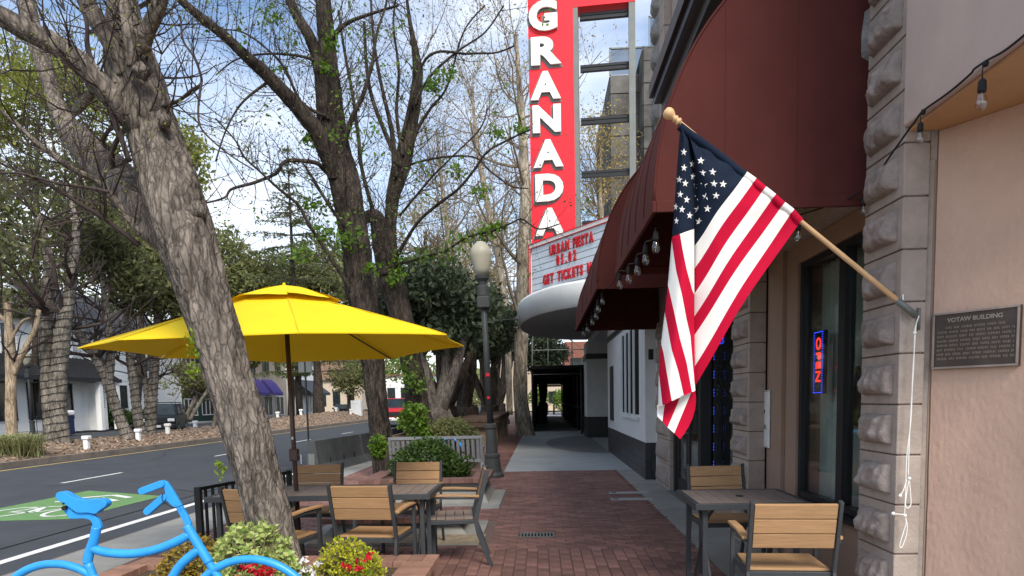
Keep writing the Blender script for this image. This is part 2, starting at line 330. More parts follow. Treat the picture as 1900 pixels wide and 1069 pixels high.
def obj(name, mb, mats, parent=None, smooth=False, local=False, bevel=0.0):
    o = link(name, mb.mesh(name, mats, smooth), parent, local)
    if bevel:
        b = o.modifiers.new('bevel', 'BEVEL'); b.width = bevel; b.segments = 2; b.limit_method = 'ANGLE'
    return o
def tag(o, label=None, cat=None, group=None, kind=None):
    if label: o['label'] = label
    if cat: o['category'] = cat
    if group: o['group'] = group
    if kind: o['kind'] = kind
    return o
def thing(name, label, cat, loc=(0, 0, 0), group=None):
    o = bpy.data.objects.new(name, None); COL.objects.link(o); o.location = loc; o.empty_display_size = 0.2
    return tag(o, label, cat, group)
def struct(name, mb, mats, smooth=False): return tag(obj(name, mb, mats, smooth=smooth), kind='structure')
def copy_tree(o, parent=None):
    c = o.copy(); COL.objects.link(c)
    if parent is not None: c.parent = parent
    for ch in list(o.children): copy_tree(ch, c)
    return c
def place(o, loc, rz=0, label=None, group=None):
    o.location = loc; o.rotation_euler = (0, 0, rz)
    if label: o['label'] = label
    if group: o['group'] = group
    return o
def spline(pts, k=6):                               # Catmull-Rom over tuples of any length
    P_ = [np.array(p, float) for p in pts]; out = []
    for i in range(len(P_) - 1):
        p0 = P_[max(i - 1, 0)]; p1 = P_[i]; p2 = P_[i + 1]; p3 = P_[min(i + 2, len(P_) - 1)]
        for j in range(k):
            t = j / k
            out.append(0.5 * ((2 * p1) + (-p0 + p2) * t + (2 * p0 - 5 * p1 + 4 * p2 - p3) * t * t + (-p0 + 3 * p1 - 3 * p2 + p3) * t ** 3))
    out.append(P_[-1]); return out
def text_mesh(name, txt, size, mat, extrude=0.005, bold=0.0, align='CENTER', sx=1.0, spacing=1.0, bev=0.0):
    cu = bpy.data.curves.new('txt', 'FONT'); cu.body = txt; cu.size = size; cu.extrude = extrude; cu.offset = bold
    cu.align_x = align; cu.align_y = 'CENTER'; cu.space_character = spacing; cu.resolution_u = 4; cu.bevel_depth = bev
    o = bpy.data.objects.new('txt', cu); COL.objects.link(o)
    dg = bpy.context.evaluated_depsgraph_get(); dg.update()
    me = bpy.data.meshes.new_from_object(o.evaluated_get(dg)); me.name = name
    bpy.data.objects.remove(o); bpy.data.curves.remove(cu)
    me.materials.clear(); me.materials.append(mat)
    if sx != 1.0:
        for v in me.vertices: v.co.x *= sx
    return me
def orient_mesh(me, o, ux, uy):                     # lay a text mesh on a plane: x along ux, y along uy
    ux = Vector(ux).normalized(); uy = Vector(uy).normalized(); n = ux.cross(uy)
    mt = Matrix((ux, uy, n)).transposed().to_4x4(); mt.translation = Vector(o); me.transform(mt); return me
def put_text(name, txt, size, mat, o, ux, uy, parent, **k):
    return link(name, orient_mesh(text_mesh(name, txt, size, mat, **k), o, ux, uy), parent)
# leaf clouds (numpy)
def quads_mesh(name, C_, U, V, mat, tri=False):
    n = len(C_)
    v = np.empty((n * 4, 3), np.float32); v[0::4] = C_ - U; v[1::4] = C_ + V * 0.55; v[2::4] = C_ + U; v[3::4] = C_ - V * 0.55
    me = bpy.data.meshes.new(name); me.vertices.add(n * 4); me.vertices.foreach_set('co', v.ravel())
    me.loops.add(n * 4); me.loops.foreach_set('vertex_index', np.arange(n * 4, dtype=np.int32))
    me.polygons.add(n); me.polygons.foreach_set('loop_start', np.arange(0, n * 4, 4, dtype=np.int32))
    me.polygons.foreach_set('loop_total', np.full(n, 4, np.int32)); me.materials.append(mat); me.update(calc_edges=True); return me
def leaves_at(name, pts, size, mat, parent=None, seed=1, spread=0.0, per=1, aspect=1.0, up=0.0):
    r = np.random.RandomState(seed); pts = np.array([tuple(p) for p in pts], np.float32)
    if per > 1: pts = np.repeat(pts, per, 0)
    n = len(pts); pts = pts + r.normal(0, 1, (n, 3)) * spread
    U = r.normal(0, 1, (n, 3)); U[:, 2] += up; U /= np.linalg.norm(U, axis=1, keepdims=True)
    V = np.cross(U, r.normal(0, 1, (n, 3))); V /= np.linalg.norm(V, axis=1, keepdims=True)
    s = size * (0.6 + 0.8 * r.rand(n, 1)); return link(name, quads_mesh(name, pts, U * s, V * s * aspect, mat), parent)
def cloud_pts(lobes, n, seed=1, shell=0.55, gap=0.35, gs=1.2):
    r = np.random.RandomState(seed); out = []
    vol = np.array([l[3] * l[4] * l[5] for l in lobes]) ** 0.75; vol = vol / vol.sum(); tot = 0
    while tot < n:
        k = n
        idx = r.choice(len(lobes), k, p=vol); Lb = np.array(lobes)[idx]
        d = r.normal(0, 1, (k, 3)); d /= np.linalg.norm(d, axis=1, keepdims=True)
        rad = shell + (1 - shell) * r.rand(k, 1) + 0.06 * r.normal(0, 1, (k, 1))
        p = Lb[:, :3] + d * rad * Lb[:, 3:6]
        keep = []
        q = p[: 4000] if k > 4000 else p
        f = (np.sin(p[:, 0] * 2.1 * gs + 1.3 * np.sin(p[:, 2] * 1.7 * gs + seed)) + np.sin(p[:, 1] * 1.9 * gs + 2 + 1.1 * np.sin(p[:, 0] * 2.3 * gs))
             + np.sin(p[:, 2] * 2.7 * gs + 1.5 * np.sin(p[:, 1] * 1.3 * gs + 1)) + 0.8 * np.sin(p[:, 0] * 5.1 * gs + p[:, 2] * 4.3 * gs)) / 3.8
        p = p[f > (-1 + 2 * gap) + 0.25 * r.normal(0, 1, k) * 0.6]
        out.append(p); tot += len(p)
        if len(p) < 10: break
    return np.concatenate(out)[:n]

# ================================================================== SETTING: ground, road, pavement, median
def grid_sheet(x0, x1, y0, y1, nx, ny, zf):
    mb = MB(); vs = []
    for j in range(ny + 1):
        for i in range(nx + 1):
            x = x0 + (x1 - x0) * i / nx; y = y0 + (y1 - y0) * j / ny; vs.append((x, y, zf(x, y)))
    fs = [(j * (nx + 1) + i, j * (nx + 1) + i + 1, (j + 1) * (nx + 1) + i + 1, (j + 1) * (nx + 1) + i) for j in range(ny) for i in range(nx)]
    mb.add(vs, fs); return mb
g = MB(); g.quad((-900, -60, -0.17), (900, -60, -0.17), (900, 2200, -0.17), (-900, 2200, -0.17)); struct('ground', g, m_concrete)
ROADZ = -0.12
g = MB(); g.box((-14.9, -20, -0.16), (-5.0, 400, ROADZ)); struct('road', g, m_asphalt)
g = MB(); g.box((-32, -20, -0.16), (-19.4, 400, ROADZ - 0.004)); struct('side_road', g, m_asphalt)
g = MB(); g.box((-46, 20, -0.15), (-32.0, 120, -0.02)); struct('far_pavement', g, m_slab)
g = MB(); zl = ROADZ + 0.004
def flat(mb, pts, z=zl, mi=None): mb.add([(x, y, z) for x, y in pts], [tuple(range(len(pts)))], mi)
def rect(mb, x0, x1, y0, y1, z=zl): flat(mb, [(x0, y0), (x1, y0), (x1, y1), (x0, y1)], z)
rect(g, -5.86, -5.72, -5, 200)
for k in range(-2, 22): rect(g, -10.56, -10.46, 14.8 + 7.2 * k, 17.0 + 7.2 * k)
struct('lane_markings', g, m_white_line)
g = MB(); rect(g, -14.5, -14.39, -5, 300); struct('yellow_edge_line', g, m_yellow_line)
g = MB(); flat(g, [(-9.0, 9.75), (-6.95, 9.9), (-6.9, 12.35), (-8.95, 13.35)]); struct('green_bike_lane_paint', g, m_green_paint)
g = MB(); z2 = zl + 0.004
def stripe(mb, a, b, w, z=z2):
    a = Vector((*a, 0)); b = Vector((*b, 0)); d = (b - a).normalized(); n = Vector((-d.y, d.x, 0)) * w / 2
    flat(mb, [(a - n).to_tuple()[:2], (b - n).to_tuple()[:2], (b + n).to_tuple()[:2], (a + n).to_tuple()[:2]], z)
def ring(mb, cx, cy, rx, ry, w):
    n = 28
    for i in range(n):
        a, b = 2 * PI * i / n, 2 * PI * (i + 1) / n
        flat(mb, [(cx + rx * math.cos(a), cy + ry * math.sin(a)), (cx + rx * math.cos(b), cy + ry * math.sin(b)),
                  (cx + (rx - w) * math.cos(b), cy + (ry - w) * math.sin(b)), (cx + (rx - w) * math.cos(a), cy + (ry - w) * math.sin(a))], z2)
ring(g, -8.45, 10.65, 0.34, 0.52, 0.07); ring(g, -7.45, 10.65, 0.34, 0.52, 0.07)
for a, b in (((-8.45, 10.65), (-8.25, 11.2)), ((-8.25, 11.2), (-7.62, 11.2)), ((-7.45, 10.65), (-7.7, 11.4)), ((-8.25, 11.2), (-8.0, 10.6)),
             ((-8.0, 10.6), (-7.62, 11.2)), ((-8.45, 10.65), (-8.0, 10.6)), ((-7.7, 11.4), (-7.5, 11.42))): stripe(g, a, b, 0.055)
for y0 in (11.75, 12.15):
    stripe(g, (-8.5, y0), (-7.95, y0 + 0.4), 0.13); stripe(g, (-7.95, y0 + 0.4), (-7.4, y0), 0.13, z2 + 0.003)
struct('bike_lane_symbol', g, m_white_line)
# gutter and kerb on our side
g = MB(); g.box((-5.0, -6, -0.16), (-4.92, 120, -0.02)); struct('near_kerb', g, m_kerb)
g = MB()
for k in range(-3, 40): g.box((-4.918, 2.0 * k * 1.2 + 0.006, -0.16), (-4.06, 2.4 * (k + 1) - 0.006, -0.004))
struct('kerbside_concrete', g, m_concrete)
# pavement: mortar bed with pavers
bed = MB(); bed.box((-4.056, -4, -0.16), (1.52, 14.55, -0.012)); bed.box((-4.056, 14.55, -0.16), (-0.82, 75, -0.012))
bed = struct('pavement', bed, m_mortar)
holes = [(-3.2, -0.75, 3.5, 5.45), (-2.55, -0.62, 7.2, 8.6), (-2.75, -0.58, 9.9, 11.6), (-0.28, 0.12, 7.55, 7.8), (-3.5, -1.45, 15.4, 17.6)]
def inhole(x, y, m=0.0): return any(a - m < x < b + m and c - m < y < d + m for a, b, c, d in holes)
def paver(w, d):
    mb = MB(); x, y, e = w / 2 - 0.003, d / 2 - 0.003, 0.004
    vs = [(-x, -y, -0.02), (x, -y, -0.02), (x, y, -0.02), (-x, y, -0.02), (-x, -y, -0.0035), (x, -y, -0.0035), (x, y, -0.0035), (-x, y, -0.0035),
          (-x + e, -y + e, 0), (x - e, -y + e, 0), (x - e, y - e, 0), (-x + e, y - e, 0)]
    fs = [(8, 9, 10, 11)] + [(i, (i + 1) % 4, (i + 1) % 4 + 4, i + 4) for i in range(4)] + [(i + 4, (i + 1) % 4 + 4, (i + 1) % 4 + 8, i + 8) for i in range(4)]
    mb.add(vs, fs); return mb
pl = []
y = 3.05; r = 0
while y < 6.75:
    x = -4.05 + (0.0 if r % 2 else 0.0)
    while x < 1.5:
        off = 0.1 if int(round((x + 4.05) / 0.105)) % 2 else 0.0
        pl.append((x + 0.0525, y + 0.1 + off, 0)); x += 0.105
    y += 0.205; r += 1
y0 = 6.97; r = 0
while y0 < 14.5:
    x = -4.05 + (0.1 if r % 2 else 0.0)
    while x < 1.42: pl.append((x + 0.1, y0, 1)); x += 0.204
    y0 += 0.103; r += 1
while y0 < 38:
    x = -4.05 + (0.1 if r % 2 else 0.0)
    while x < -0.95: pl.append((x + 0.1, y0, 1)); x += 0.204
    y0 += 0.103; r += 1
pl = [(x, y, k, rnd.uniform(-0.0025, 0.0025), rnd.uniform(-0.012, 0.012)) for x, y, k in pl if not inhole(x, y, 0.06)]
near = sorted([p for p in pl if p[0] > -0.75 and p[1] > 6.0], key=lambda p: p[1])[:290]; ns = set(id(p) for p in near)
pmesh = [paver(0.105, 0.205).mesh('brick', m_brick), paver(0.204, 0.103).mesh('brick', m_brick)]
for p in near:
    o = link('brick', pmesh[p[2]], bed, True); o.location = (p[0], p[1], p[3]); o.rotation_euler = (rnd.uniform(-.008, .008), rnd.uniform(-.008, .008), p[4])
tpl = [paver(0.105, 0.205), paver(0.204, 0.103)]
bf = MB()
for p in pl:
    if id(p) in ns: continue
    t = tpl[p[2]]; c, s_ = math.cos(p[4]), math.sin(p[4])
    bf.add([(p[0] + c * v[0] - s_ * v[1], p[1] + s_ * v[0] + c * v[1], v[2] + p[3]) for v in t.v], t.f)
o = obj('brick_field', bf, m_bricks, bed); o['kind'] = 'stuff'; o.location = (0, 0, 0)
# concrete strip along the shopfronts, slab in front of the theatre
g = MB()
ys = [-4, -1.5, 1.0, 3.4, 5.6, 7.6, 9.3, 10.9, 12.6, 14.546]
for a, b in zip(ys[:-1], ys[1:]): g.box((1.524, a + 0.005, -0.16), (2.6, b - 0.005, 0.002))
struct('shopfront_concrete', g, m_concrete)
g = MB()
for a, b in ((14.556, 18.0), (18.0, 22.0), (22, 27), (27, 34), (34, 45), (45, 75)):
    g.box((-0.81, a + 0.004, -0.16), (3.0, b - 0.004, 0.0))
struct('theatre_pavement', g, m_slab)
g = MB(); flat(g, [(1.849, 19.0)] + [(1.849 - 1.72 * math.sin(PI * k / 40), 23.6 - 4.6 * math.cos(PI * k / 40)) for k in range(41)] + [(1.849, 28.2)], 0.006)
struct('dark_pavement_inlay', g, m_terrazzo)
# two pale utility lids by the strip
for k, (x, y, w) in enumerate(((1.35, 11.0, 0.62), (1.30, 10.3, 0.6))):
    mb = MB(); mb.box((x - w / 2, y - 0.11, -0.01), (x + w / 2, y + 0.11, 0.005)); o = obj('lid', mb, m_slab)
    gq = thing('utility_cover', ('pale concrete utility cover set in the brick, farther of two' if k == 0 else 'pale concrete utility cover set in the brick, nearer of two'), 'utility cover', (x, y, 0), 'utility covers beside the shopfront')
    o.parent = gq; o.location = -gq.location
    mb = MB(); mb.box((x - w / 2 + 0.03, y - 0.02, 0.005), (x - w / 2 + 0.11, y + 0.02, 0.012)); obj('lifting_slot', mb, m_black, gq)
gr = thing('drain_grate', 'small grey slotted drain grate in the brick paving', 'drain grate', (-0.08, 7.67, 0))
mb = MB(); mb.box((-0.27, 7.555, -0.012), (0.11, 7.795, -0.006)); obj('pit', mb, m_black_matte, gr)
mb = MB()
mb.box((-0.27, 7.555, -0.006), (0.11, 7.575, 0.003)); mb.box((-0.27, 7.775, -0.006), (0.11, 7.795, 0.003))
obj('frame', mb, m_steel, gr)
me = None
for k in range(11):
    mb = MB(); x = -0.262 + k * 0.036; mb.box((x, 7.577, -0.005), (x + 0.017, 7.773, 0.003)); obj('bar', mb, m_steel, gr)
# tar seams and cracks in the asphalt
g = MB(); rs_ = random.Random(12)
for k in range(6):
    x = rs_.uniform(-14, -6); y = rs_.uniform(7, 40); pts_ = [(x, y)]; a = rs_.choice((0.0, PI / 2)) + rs_.uniform(-.3, .3)
    for i in range(22): a += rs_.gauss(0, .10); x += math.cos(a) * .3; y += math.sin(a) * .3; pts_.append((min(-5.95, x), y))
    for p_, q_ in zip(pts_[:-1], pts_[1:]): stripe(g, p_, q_, rs_.uniform(.008, .02), zl + 0.001)
stripe(g, (-6.35, -5), (-6.3, 90), 0.03, zl + 0.001); struct('tar_seams', g, m_black_matte)
rl = np.random.RandomState(8); n_ = 420; lx = -4.4 + 6.2 * rl.rand(n_) ; lx[:230] = -0.9 - 3.3 * rl.rand(230); ly = 5 + 14 * rl.rand(n_)
U_ = np.stack([rl.normal(0, 1, n_), rl.normal(0, 1, n_), rl.normal(0, .12, n_)], 1); U_ /= np.linalg.norm(U_, axis=1, keepdims=True); V_ = np.cross(U_, np.array([[0, 0, 1.0]])); V_ /= np.linalg.norm(V_, axis=1, keepdims=True)
m_litter = M('dry_leaf', (0.16, 0.11, 0.06), 0.9, 0.2, 5, 0, island=0.7); sz_ = (0.008 + 0.016 * rl.rand(n_, 1))
tag(link('leaf_litter', quads_mesh('leaf_litter', np.stack([lx, ly, np.full(n_, 0.012)], 1), U_ * sz_, V_ * sz_ * .8, m_litter)), 'scattered dry leaf bits on the brick pavement', 'litter', None, 'stuff')
# median: mulch mound, kerbs
def mulch_z(x, y):
    t = max(0.0, min(1.0, (-15.25 - x) / 2.0)) * max(0.0, min(1.0, (x + 19.4) / 2.0))
    h = 0.30 + 0.45 * max(0, min(1, (y - 30) / 25))
    return 0.03 + t * h + 0.05 * mnoise.noise(Vector((x * 1.3, y * 1.3, 0))) + 0.02 * mnoise.noise(Vector((x * 5, y * 5, 3)))
g = grid_sheet(-19.2, -15.12, 14, 130, 28, 420, mulch_z); struct('median_mulch', g, m_mulch, True)
g = MB(); g.box((-15.12, 10, -0.16), (-14.9, 300, 0.045)); g.box((-19.4, 10, -0.16), (-19.2, 300, 0.045)); struct('median_kerb', g, m_kerb)
# loose chips of mulch
r = np.random.RandomState(3); n = 9000
px_ = -15.2 - 3.9 * r.rand(n); py_ = 17 + 60 * r.rand(n) ** 1.4
pz_ = np.array([mulch_z(a, b) + 0.02 for a, b in zip(px_, py_)])
U = np.stack([r.normal(0, 1, n), r.normal(0, 1, n), r.normal(0, .35, n)], 1); U /= np.linalg.norm(U, axis=1, keepdims=True)
V = np.cross(U, r.normal(0, 1, (n, 3))); V /= np.linalg.norm(V, axis=1, keepdims=True)
m_chip = M('bark_chip', (0.29, 0.21, 0.15), 0.95, 0.2, 5, 0, island=0.6)
tag(link('mulch_chips', quads_mesh('mulch_chips', np.stack([px_, py_, pz_], 1), U * 0.07, V * 0.06, m_chip)), kind='stuff', label='loose bark chips scattered over the median mound', cat='mulch')

# ================================================================== RIGHT: stone shop building
shop = thing('stone_building', 'stone faced shop building with maroon awnings and rock faced piers', 'building', (2.2, 8.0, 0))
FX = 2.0                                              # pier faces
def rock_block(w, h, d, seed, half=False):            # rock faced block: bed panel + bulging pitched face, facing -X, width along Y
    mb = MB(); ny, nz = (26, 18) if h < 0.2 and w < .5 else (14, 10); vs = []
    for j in range(nz + 1):
        for i in range(ny + 1):
            u, v = i / ny, j / nz
            e = min(u, 1 - u, v * 0.9, (1 - v)) * 5; e = max(0, min(1, e))
            n1 = mnoise.noise(Vector((u * w * 9 + seed * 7, v * h * 7, seed))) ; n2 = mnoise.noise(Vector((u * w * 26, v * h * 20, seed * 3.1)))
            ridge = abs(mnoise.noise(Vector((u * w * 14 + v * 2.0, seed * 1.7, v * h * 3))))
            n3 = mnoise.noise(Vector((u * w * 60, v * h * 45, seed * 1.9))); scal = abs(math.sin((u * w * 34 + 1.5 * n1 + v * 0.8 + seed)))
            dd = d * (0.60 + 0.45 * (1 - abs(v - 0.35) * 1.3)) * (e ** 0.4) + e * (0.022 * n1 + 0.014 * n2 + 0.003 * n3 - 0.035 * ridge + 0.016 * scal)
            vs.append((-dd, u * w, v * h))
    fs = [(j * (ny + 1) + i, j * (ny + 1) + i + ny + 1, j * (ny + 1) + i + ny + 2, j * (ny + 1) + i + 1) for j in range(nz) for i in range(ny)]
    mb.add(vs, fs); return mb
def pier(y0, y1, z0, z1, pitch, depth, nm='stone'):
    """A pier whose street face (x = FX) carries rock faced stones; joints every pitch."""
    ws = y1 - y0; k = 0; z = z0
    while z < z1 - 0.05:
        h = min(pitch, z1 - z)
        mb = MB(); mb.box((FX + 0.001, y0, z + 0.004), (FX + depth, y1, z + h - 0.004)); b = obj('stone_block', mb, m_stone, shop, bevel=0.006)
        rb = rock_block(ws - 0.11, h - 0.11, 0.06, k * 3 + y0)
        rb.v = [(FX + 0.0 + v[0], y0 + 0.055 + v[1], z + 0.055 + v[2]) for v in rb.v]
        o = obj('rock_face', rb, m_rough_stone, b, True); o.location = (0, 0, 0)
        z += h; k += 1
    mb = MB(); mb.box((FX + 0.012, y0 + 0.006, z0), (FX + depth - 0.012, y1 - 0.006, z1)); obj('pier_core', mb, m_mortar, shop)
pier(4.04, 4.50, 0.0, 5.44, 0.285, 0.14)
pier(6.88, 7.45, 0.0, 2.75, 0.285, 0.16)
pier(11.1, 12.3, 0.0, 2.75, 0.4, 0.16)
# upper wall of rough stone above the awnings
mb = MB(); mb.box((FX + 0.145, 4.05, 2.76), (FX + 0.7, 4.52, 5.55)); mb.box((FX + 0.06, 4.521, 2.76), (FX + 0.7, 12.35, 5.55)); obj('upper_wall', mb, m_stone, shop)
k = 0
z = 2.8
while z < 5.3:
    y = 4.55 + (0.3 if k % 2 else 0); h = 0.36
    while y < 12.2:
        w = min(0.75, 12.3 - y)
        if z > 3.2 or (6.9 < y < 7.4):
            rb = rock_block(w - 0.03, h - 0.03, 0.09, k + y); rb.v = [(FX + 0.06 + v[0], y + v[1], z + v[2]) for v in rb.v]
            obj('rock_face', rb, m_grey_stone, shop, True)
        y += 0.75
    z += 0.36; k += 1
mb = MB(); mb.box((FX + 0.1, 4.04, 5.9), (FX + 0.8, 12.2, 9.5)); obj('upper_storey_wall', mb, m_stone, shop)
for kk in range(9):
    z = 5.95 + kk * 0.42
    mb = MB(); mb.box((FX - 0.02, 11.45, z), (FX + 0.099, 12.25, z + 0.41)); b = obj('stone_block', mb, m_stone, shop, bevel=0.01)
    rb = rock_block(0.36, 0.34, 0.09, kk); rb.v = [(FX - 0.02 + v[0], 11.85 + v[1], z + 0.03 + v[2]) for v in rb.v]
    o = obj('rock_face', rb, m_grey_stone, b, True); o.location = (0, 0, 0)
for kk in range(6):
    for yy in (5.0, 7.2, 9.4):
        z = 5.95 + kk * 0.5; mb = MB(); mb.box((FX + 0.02, yy, z), (FX + 0.099, yy + 0.8, z + 0.49)); obj('stone_block', mb, m_stone, shop, bevel=0.01)
# cornice
m_slate = M('cornice_top_paint', (0.10, 0.10, 0.13), 0.5, 0.1, 6, 0.05, 60)
m_cornice = M('cornice_dark_paint', (0.035, 0.022, 0.018), 0.5, 0.2, 6, 0.05, 60)
mb = MB(); mb.box((1.66, 3.2, 5.62), (FX + 0.6, 10.4, 5.72)); obj('cornice_moulding', mb, m_slate, shop)
mb = MB(); mb.box((1.60, 3.2, 5.72), (FX + 0.6, 10.45, 5.90)); obj('cornice_cap', mb, m_cornice, shop)
mb = MB(); mb.box((1.76, 3.2, 5.45), (FX + 0.6, 10.35, 5.618)); obj('cornice_bed', mb, m_cornice, shop)
# recessed shopfront between the piers
RX = 2.2
mb = MB(); mb.box((RX, 6.175, 0), (RX + 0.25, 7.45, 2.76)); obj('door_surround', mb, m_tan_wall, shop)
mb = MB(); mb.box((RX - 0.035, 6.45, 0), (RX - 0.002, 6.85, 2.76)); obj('pilaster_panel', mb, m_tan_wall, shop)
mb = MB(); mb.box((RX, 4.45, 0), (RX + 0.2, 6.129, 0.56)); obj('bulkhead', mb, m_tan_wall, shop)
mb = MB(); mb.box((RX - 0.05, 4.45, 0.565), (RX + 0.2, 6.125, 0.60)); obj('sill', mb, m_black, shop)
for a_, b_ in ((4.45, 6.173), (7.452, 9.2)): mb = MB(); mb.box((RX + .001, a_, 2.60), (RX + 0.25, b_, 2.755)); obj('lintel', mb, m_tan_wall, shop)
mb = MB(); mb.box((FX + 0.17, 4.045, 0), (3.6, 4.44, 2.755)); obj('return_wall', mb, m_tan_wall, shop)
def window(name, y0, y1, z0, z1, x=RX, mull=(), fw=0.05, parent=shop, glass=None):
    fr = MB()
    for a, b in ((y0, y0 + fw), (y1 - fw, y1)): fr.box((x + 0.02, a, z0), (x + 0.10, b, z1))
    for yy, w in mull: fr.box((x + 0.018, yy - w / 2, z0 + fw), (x + 0.098, yy + w / 2, z1 - fw))
    fr.box((x + 0.022, y0 + fw, z0), (x + 0.098, y1 - fw, z0 + fw)); fr.box((x + 0.022, y0 + fw, z1 - fw), (x + 0.098, y1 - fw, z1))
    wd = obj('window', fr, m_black, parent)
    edges = [y0 + fw] + [v for yy, w in mull for v in (yy - w / 2, yy + w / 2)] + [y1 - fw]
    for a, b in zip(edges[0::2], edges[1::2]):
        pn = MB(); pn.box((x + 0.055, a + 0.001, z0 + fw + 0.001), (x + 0.063, b - 0.001, z1 - fw - 0.001)); o = obj('pane', pn, glass or m_shopglass, wd); o.location = (0, 0, 0)
    return wd
window('window', 4.47, 6.17, 0.61, 2.6, mull=((5.33, 0.11),))
# curtain folds behind the window
mb = MB(); n = 90; vs = []
for i in range(n + 1):
    y = 4.5 + 1.65 * i / n; x = RX + 0.22 + 0.025 * math.sin(i * 0.9) + 0.012 * math.sin(i * 2.3)
    vs += [(x, y, 0.5), (x, y, 2.58)]
mb.add(vs, [(2 * i, 2 * i + 2, 2 * i + 3, 2 * i + 1) for i in range(n)])
tag(obj('curtain', mb, m_curtain, smooth=True), 'pale grey curtain hanging in folds behind the shop window', 'curtain')
# door bay behind the second pier
mb = MB(); mb.box((RX, 7.46, 0), (RX + 0.2, 9.2, 0.56)); obj('bulkhead', mb, m_tan_wall, shop)
window('window', 7.48, 9.2, 0.57, 2.6, mull=((8.25, 0.09),), fw=0.07)
dr = MB()
for a, b in ((9.21, 9.36), (10.96, 11.09)): dr.box((FX + 0.06, a, 0), (FX + 0.2, b, 2.6))
dr.box((FX + 0.065, 9.36, 2.35), (FX + 0.195, 10.96, 2.6)); obj('door_frame', dr, m_black, shop)
for a, b in ((9.37, 10.14), (10.17, 10.95)):
    d = MB(); d.box((FX + 0.09, a, 0.02), (FX + 0.135, a + 0.1, 2.34)); d.box((FX + 0.09, b - 0.1, 0.02), (FX + 0.135, b, 2.34))
    d.box((FX + 0.092, a + 0.1, 0.02), (FX + 0.133, b - 0.1, 0.25)); d.box((FX + 0.092, a + 0.1, 2.22), (FX + 0.133, b - 0.1, 2.34))
    dd = obj('door', d, m_black, shop)
    d = MB(); d.box((FX + 0.105, a + 0.101, 0.251), (FX + 0.112, b - 0.101, 2.219)); o = obj('pane', d, m_shopglass, dd); o.location = (0, 0, 0)
    d = MB(); d.tube([(FX + 0.03, a + 0.06 if a > 10 else b - 0.06, 0.95), (FX + 0.03, a + 0.06 if a > 10 else b - 0.06, 1.3)], 0.012, 6)
    d.box((FX + 0.03, (a + 0.06 if a > 10 else b - 0.06) - 0.008, 0.96), (FX + 0.089, (a + 0.06 if a > 10 else b - 0.06) + 0.008, 0.98)); o = obj('handle', d, m_steel, dd); o.location = (0, 0, 0)
mb = MB(); mb.box((FX - 0.04, 9.2, -0.02), (FX + 0.5, 11.08, 0.018)); obj('doorstep', mb, m_steel, shop)
# interior shell so that the glass shows a dim room
mb = MB()
mb.box((5.0, 4.0, 0), (5.1, 12.4, 2.9)); mb.box((2.5, 12.3, 0), (5.0, 12.4, 2.9)); mb.box((2.3, 4.45, -0.1), (5.0, 12.3, 0.01)); mb.box((2.3, 4.45, 2.77), (5.0, 12.3, 2.9))
obj('interior_shell', mb, m_interior, shop)
mb = MB()
for k in range(4): mb.box((3.4, 7.6 + k * 0.9, 0.012), (3.9, 8.2 + k * 0.9, 1.1 + 0.35 * (k % 2)))
for k in range(8): mb.box((4.85, 7.7 + k * 0.5, 1.2), (4.98, 7.95 + k * 0.5, 1.6))
obj('shelving', mb, m_darktimber, shop)

# stucco building nearest the camera
pk = thing('stucco_building', 'pale pink stucco building wall with splayed entry and overhanging upper wall', 'building', (2.4, 3.6, 0))
A = Vector((2.18, 4.036, 0)); B = Vector((2.475, 3.575, 0)); A2 = A
mb = MB(); mb.prism([(1.985, 4.034, 2.925), (1.985, 2.78, 2.925), (4.2, 2.78, 2.925), (4.2, 4.034, 2.925)], (0, 0, 3.4)); o = obj('upper_wall', mb, m_stucco_up, pk, bevel=0.012)
m_soff = M('soffit_paint', (0.50, 0.27, 0.13), 0.85, 0.07, 3, 0.3, 50)
mb = MB(); mb.prism([(2.02, 4.03, 2.905), (2.02, 2.80, 2.905), (4.1, 2.80, 2.905), (4.1, 4.03, 2.905)], (0, 0, 0.018)); obj('soffit', mb, m_soff, pk)
wd_ = (B - A).normalized(); wnrm = Vector((wd_.y, -wd_.x, 0)).normalized()   # towards the street
if wnrm.x > 0: wnrm = -wnrm
L_ = (B - A).length; mb = MB(); nx, nz_ = 90, 260; vs = []
for j in range(nz_ + 1):
    for i in range(nx + 1):
        u = L_ * i / nx; z = 2.903 * j / nz_; q = A + wd_ * u
        d = 0.0016 * mnoise.noise(Vector((u * 45, z * 30, 1))) + 0.003 * mnoise.noise(Vector((u * 7, z * 5, 5))) + 0.0008 * mnoise.noise(Vector((u * 110, z * 70, 9)))
        e = min(1, (L_ - u) / 0.03) if u > L_ - 0.03 else 1; e = math.sqrt(max(0, 1 - (1 - e) ** 2)); e0 = min(1, u / 0.02); 
        q = q + wnrm * (d - 0.02 * (1 - e)); vs.append((q.x, q.y, z))
mb.add(vs, [(j * (nx + 1) + i, j * (nx + 1) + i + 1, (j + 1) * (nx + 1) + i + 1, (j + 1) * (nx + 1) + i) for j in range(nz_) for i in range(nx)])
obj('entry_wall', mb, m_stucco, pk, True)
mb = MB(); q = A - wnrm * 0.02; q2 = B - wnrm * 0.02
mb.prism([q, q2, q2 + Vector((1.4, 0.9, 0)), Vector((4.0, 4.034, 0))], (0, 0, 2.9)); obj('wall_core', mb, m_stucco, pk)
mb = MB(); mb.bar(B + Vector((0.06, -0.09, 0.0)), B + Vector((0.06, -0.09, 2.9)), 0.08, 0.08); obj('door_frame', mb, m_theatre, pk)
mb = MB(); mb.prism([B + Vector((0.02, -0.03, 0)), B + Vector((0.9, -1.4, 0)), B + Vector((0.95, -1.37, 0)), B + Vector((0.08, -0.01, 0))], (0, 0, 2.9)); obj('door_panel', mb, m_theatre, pk)
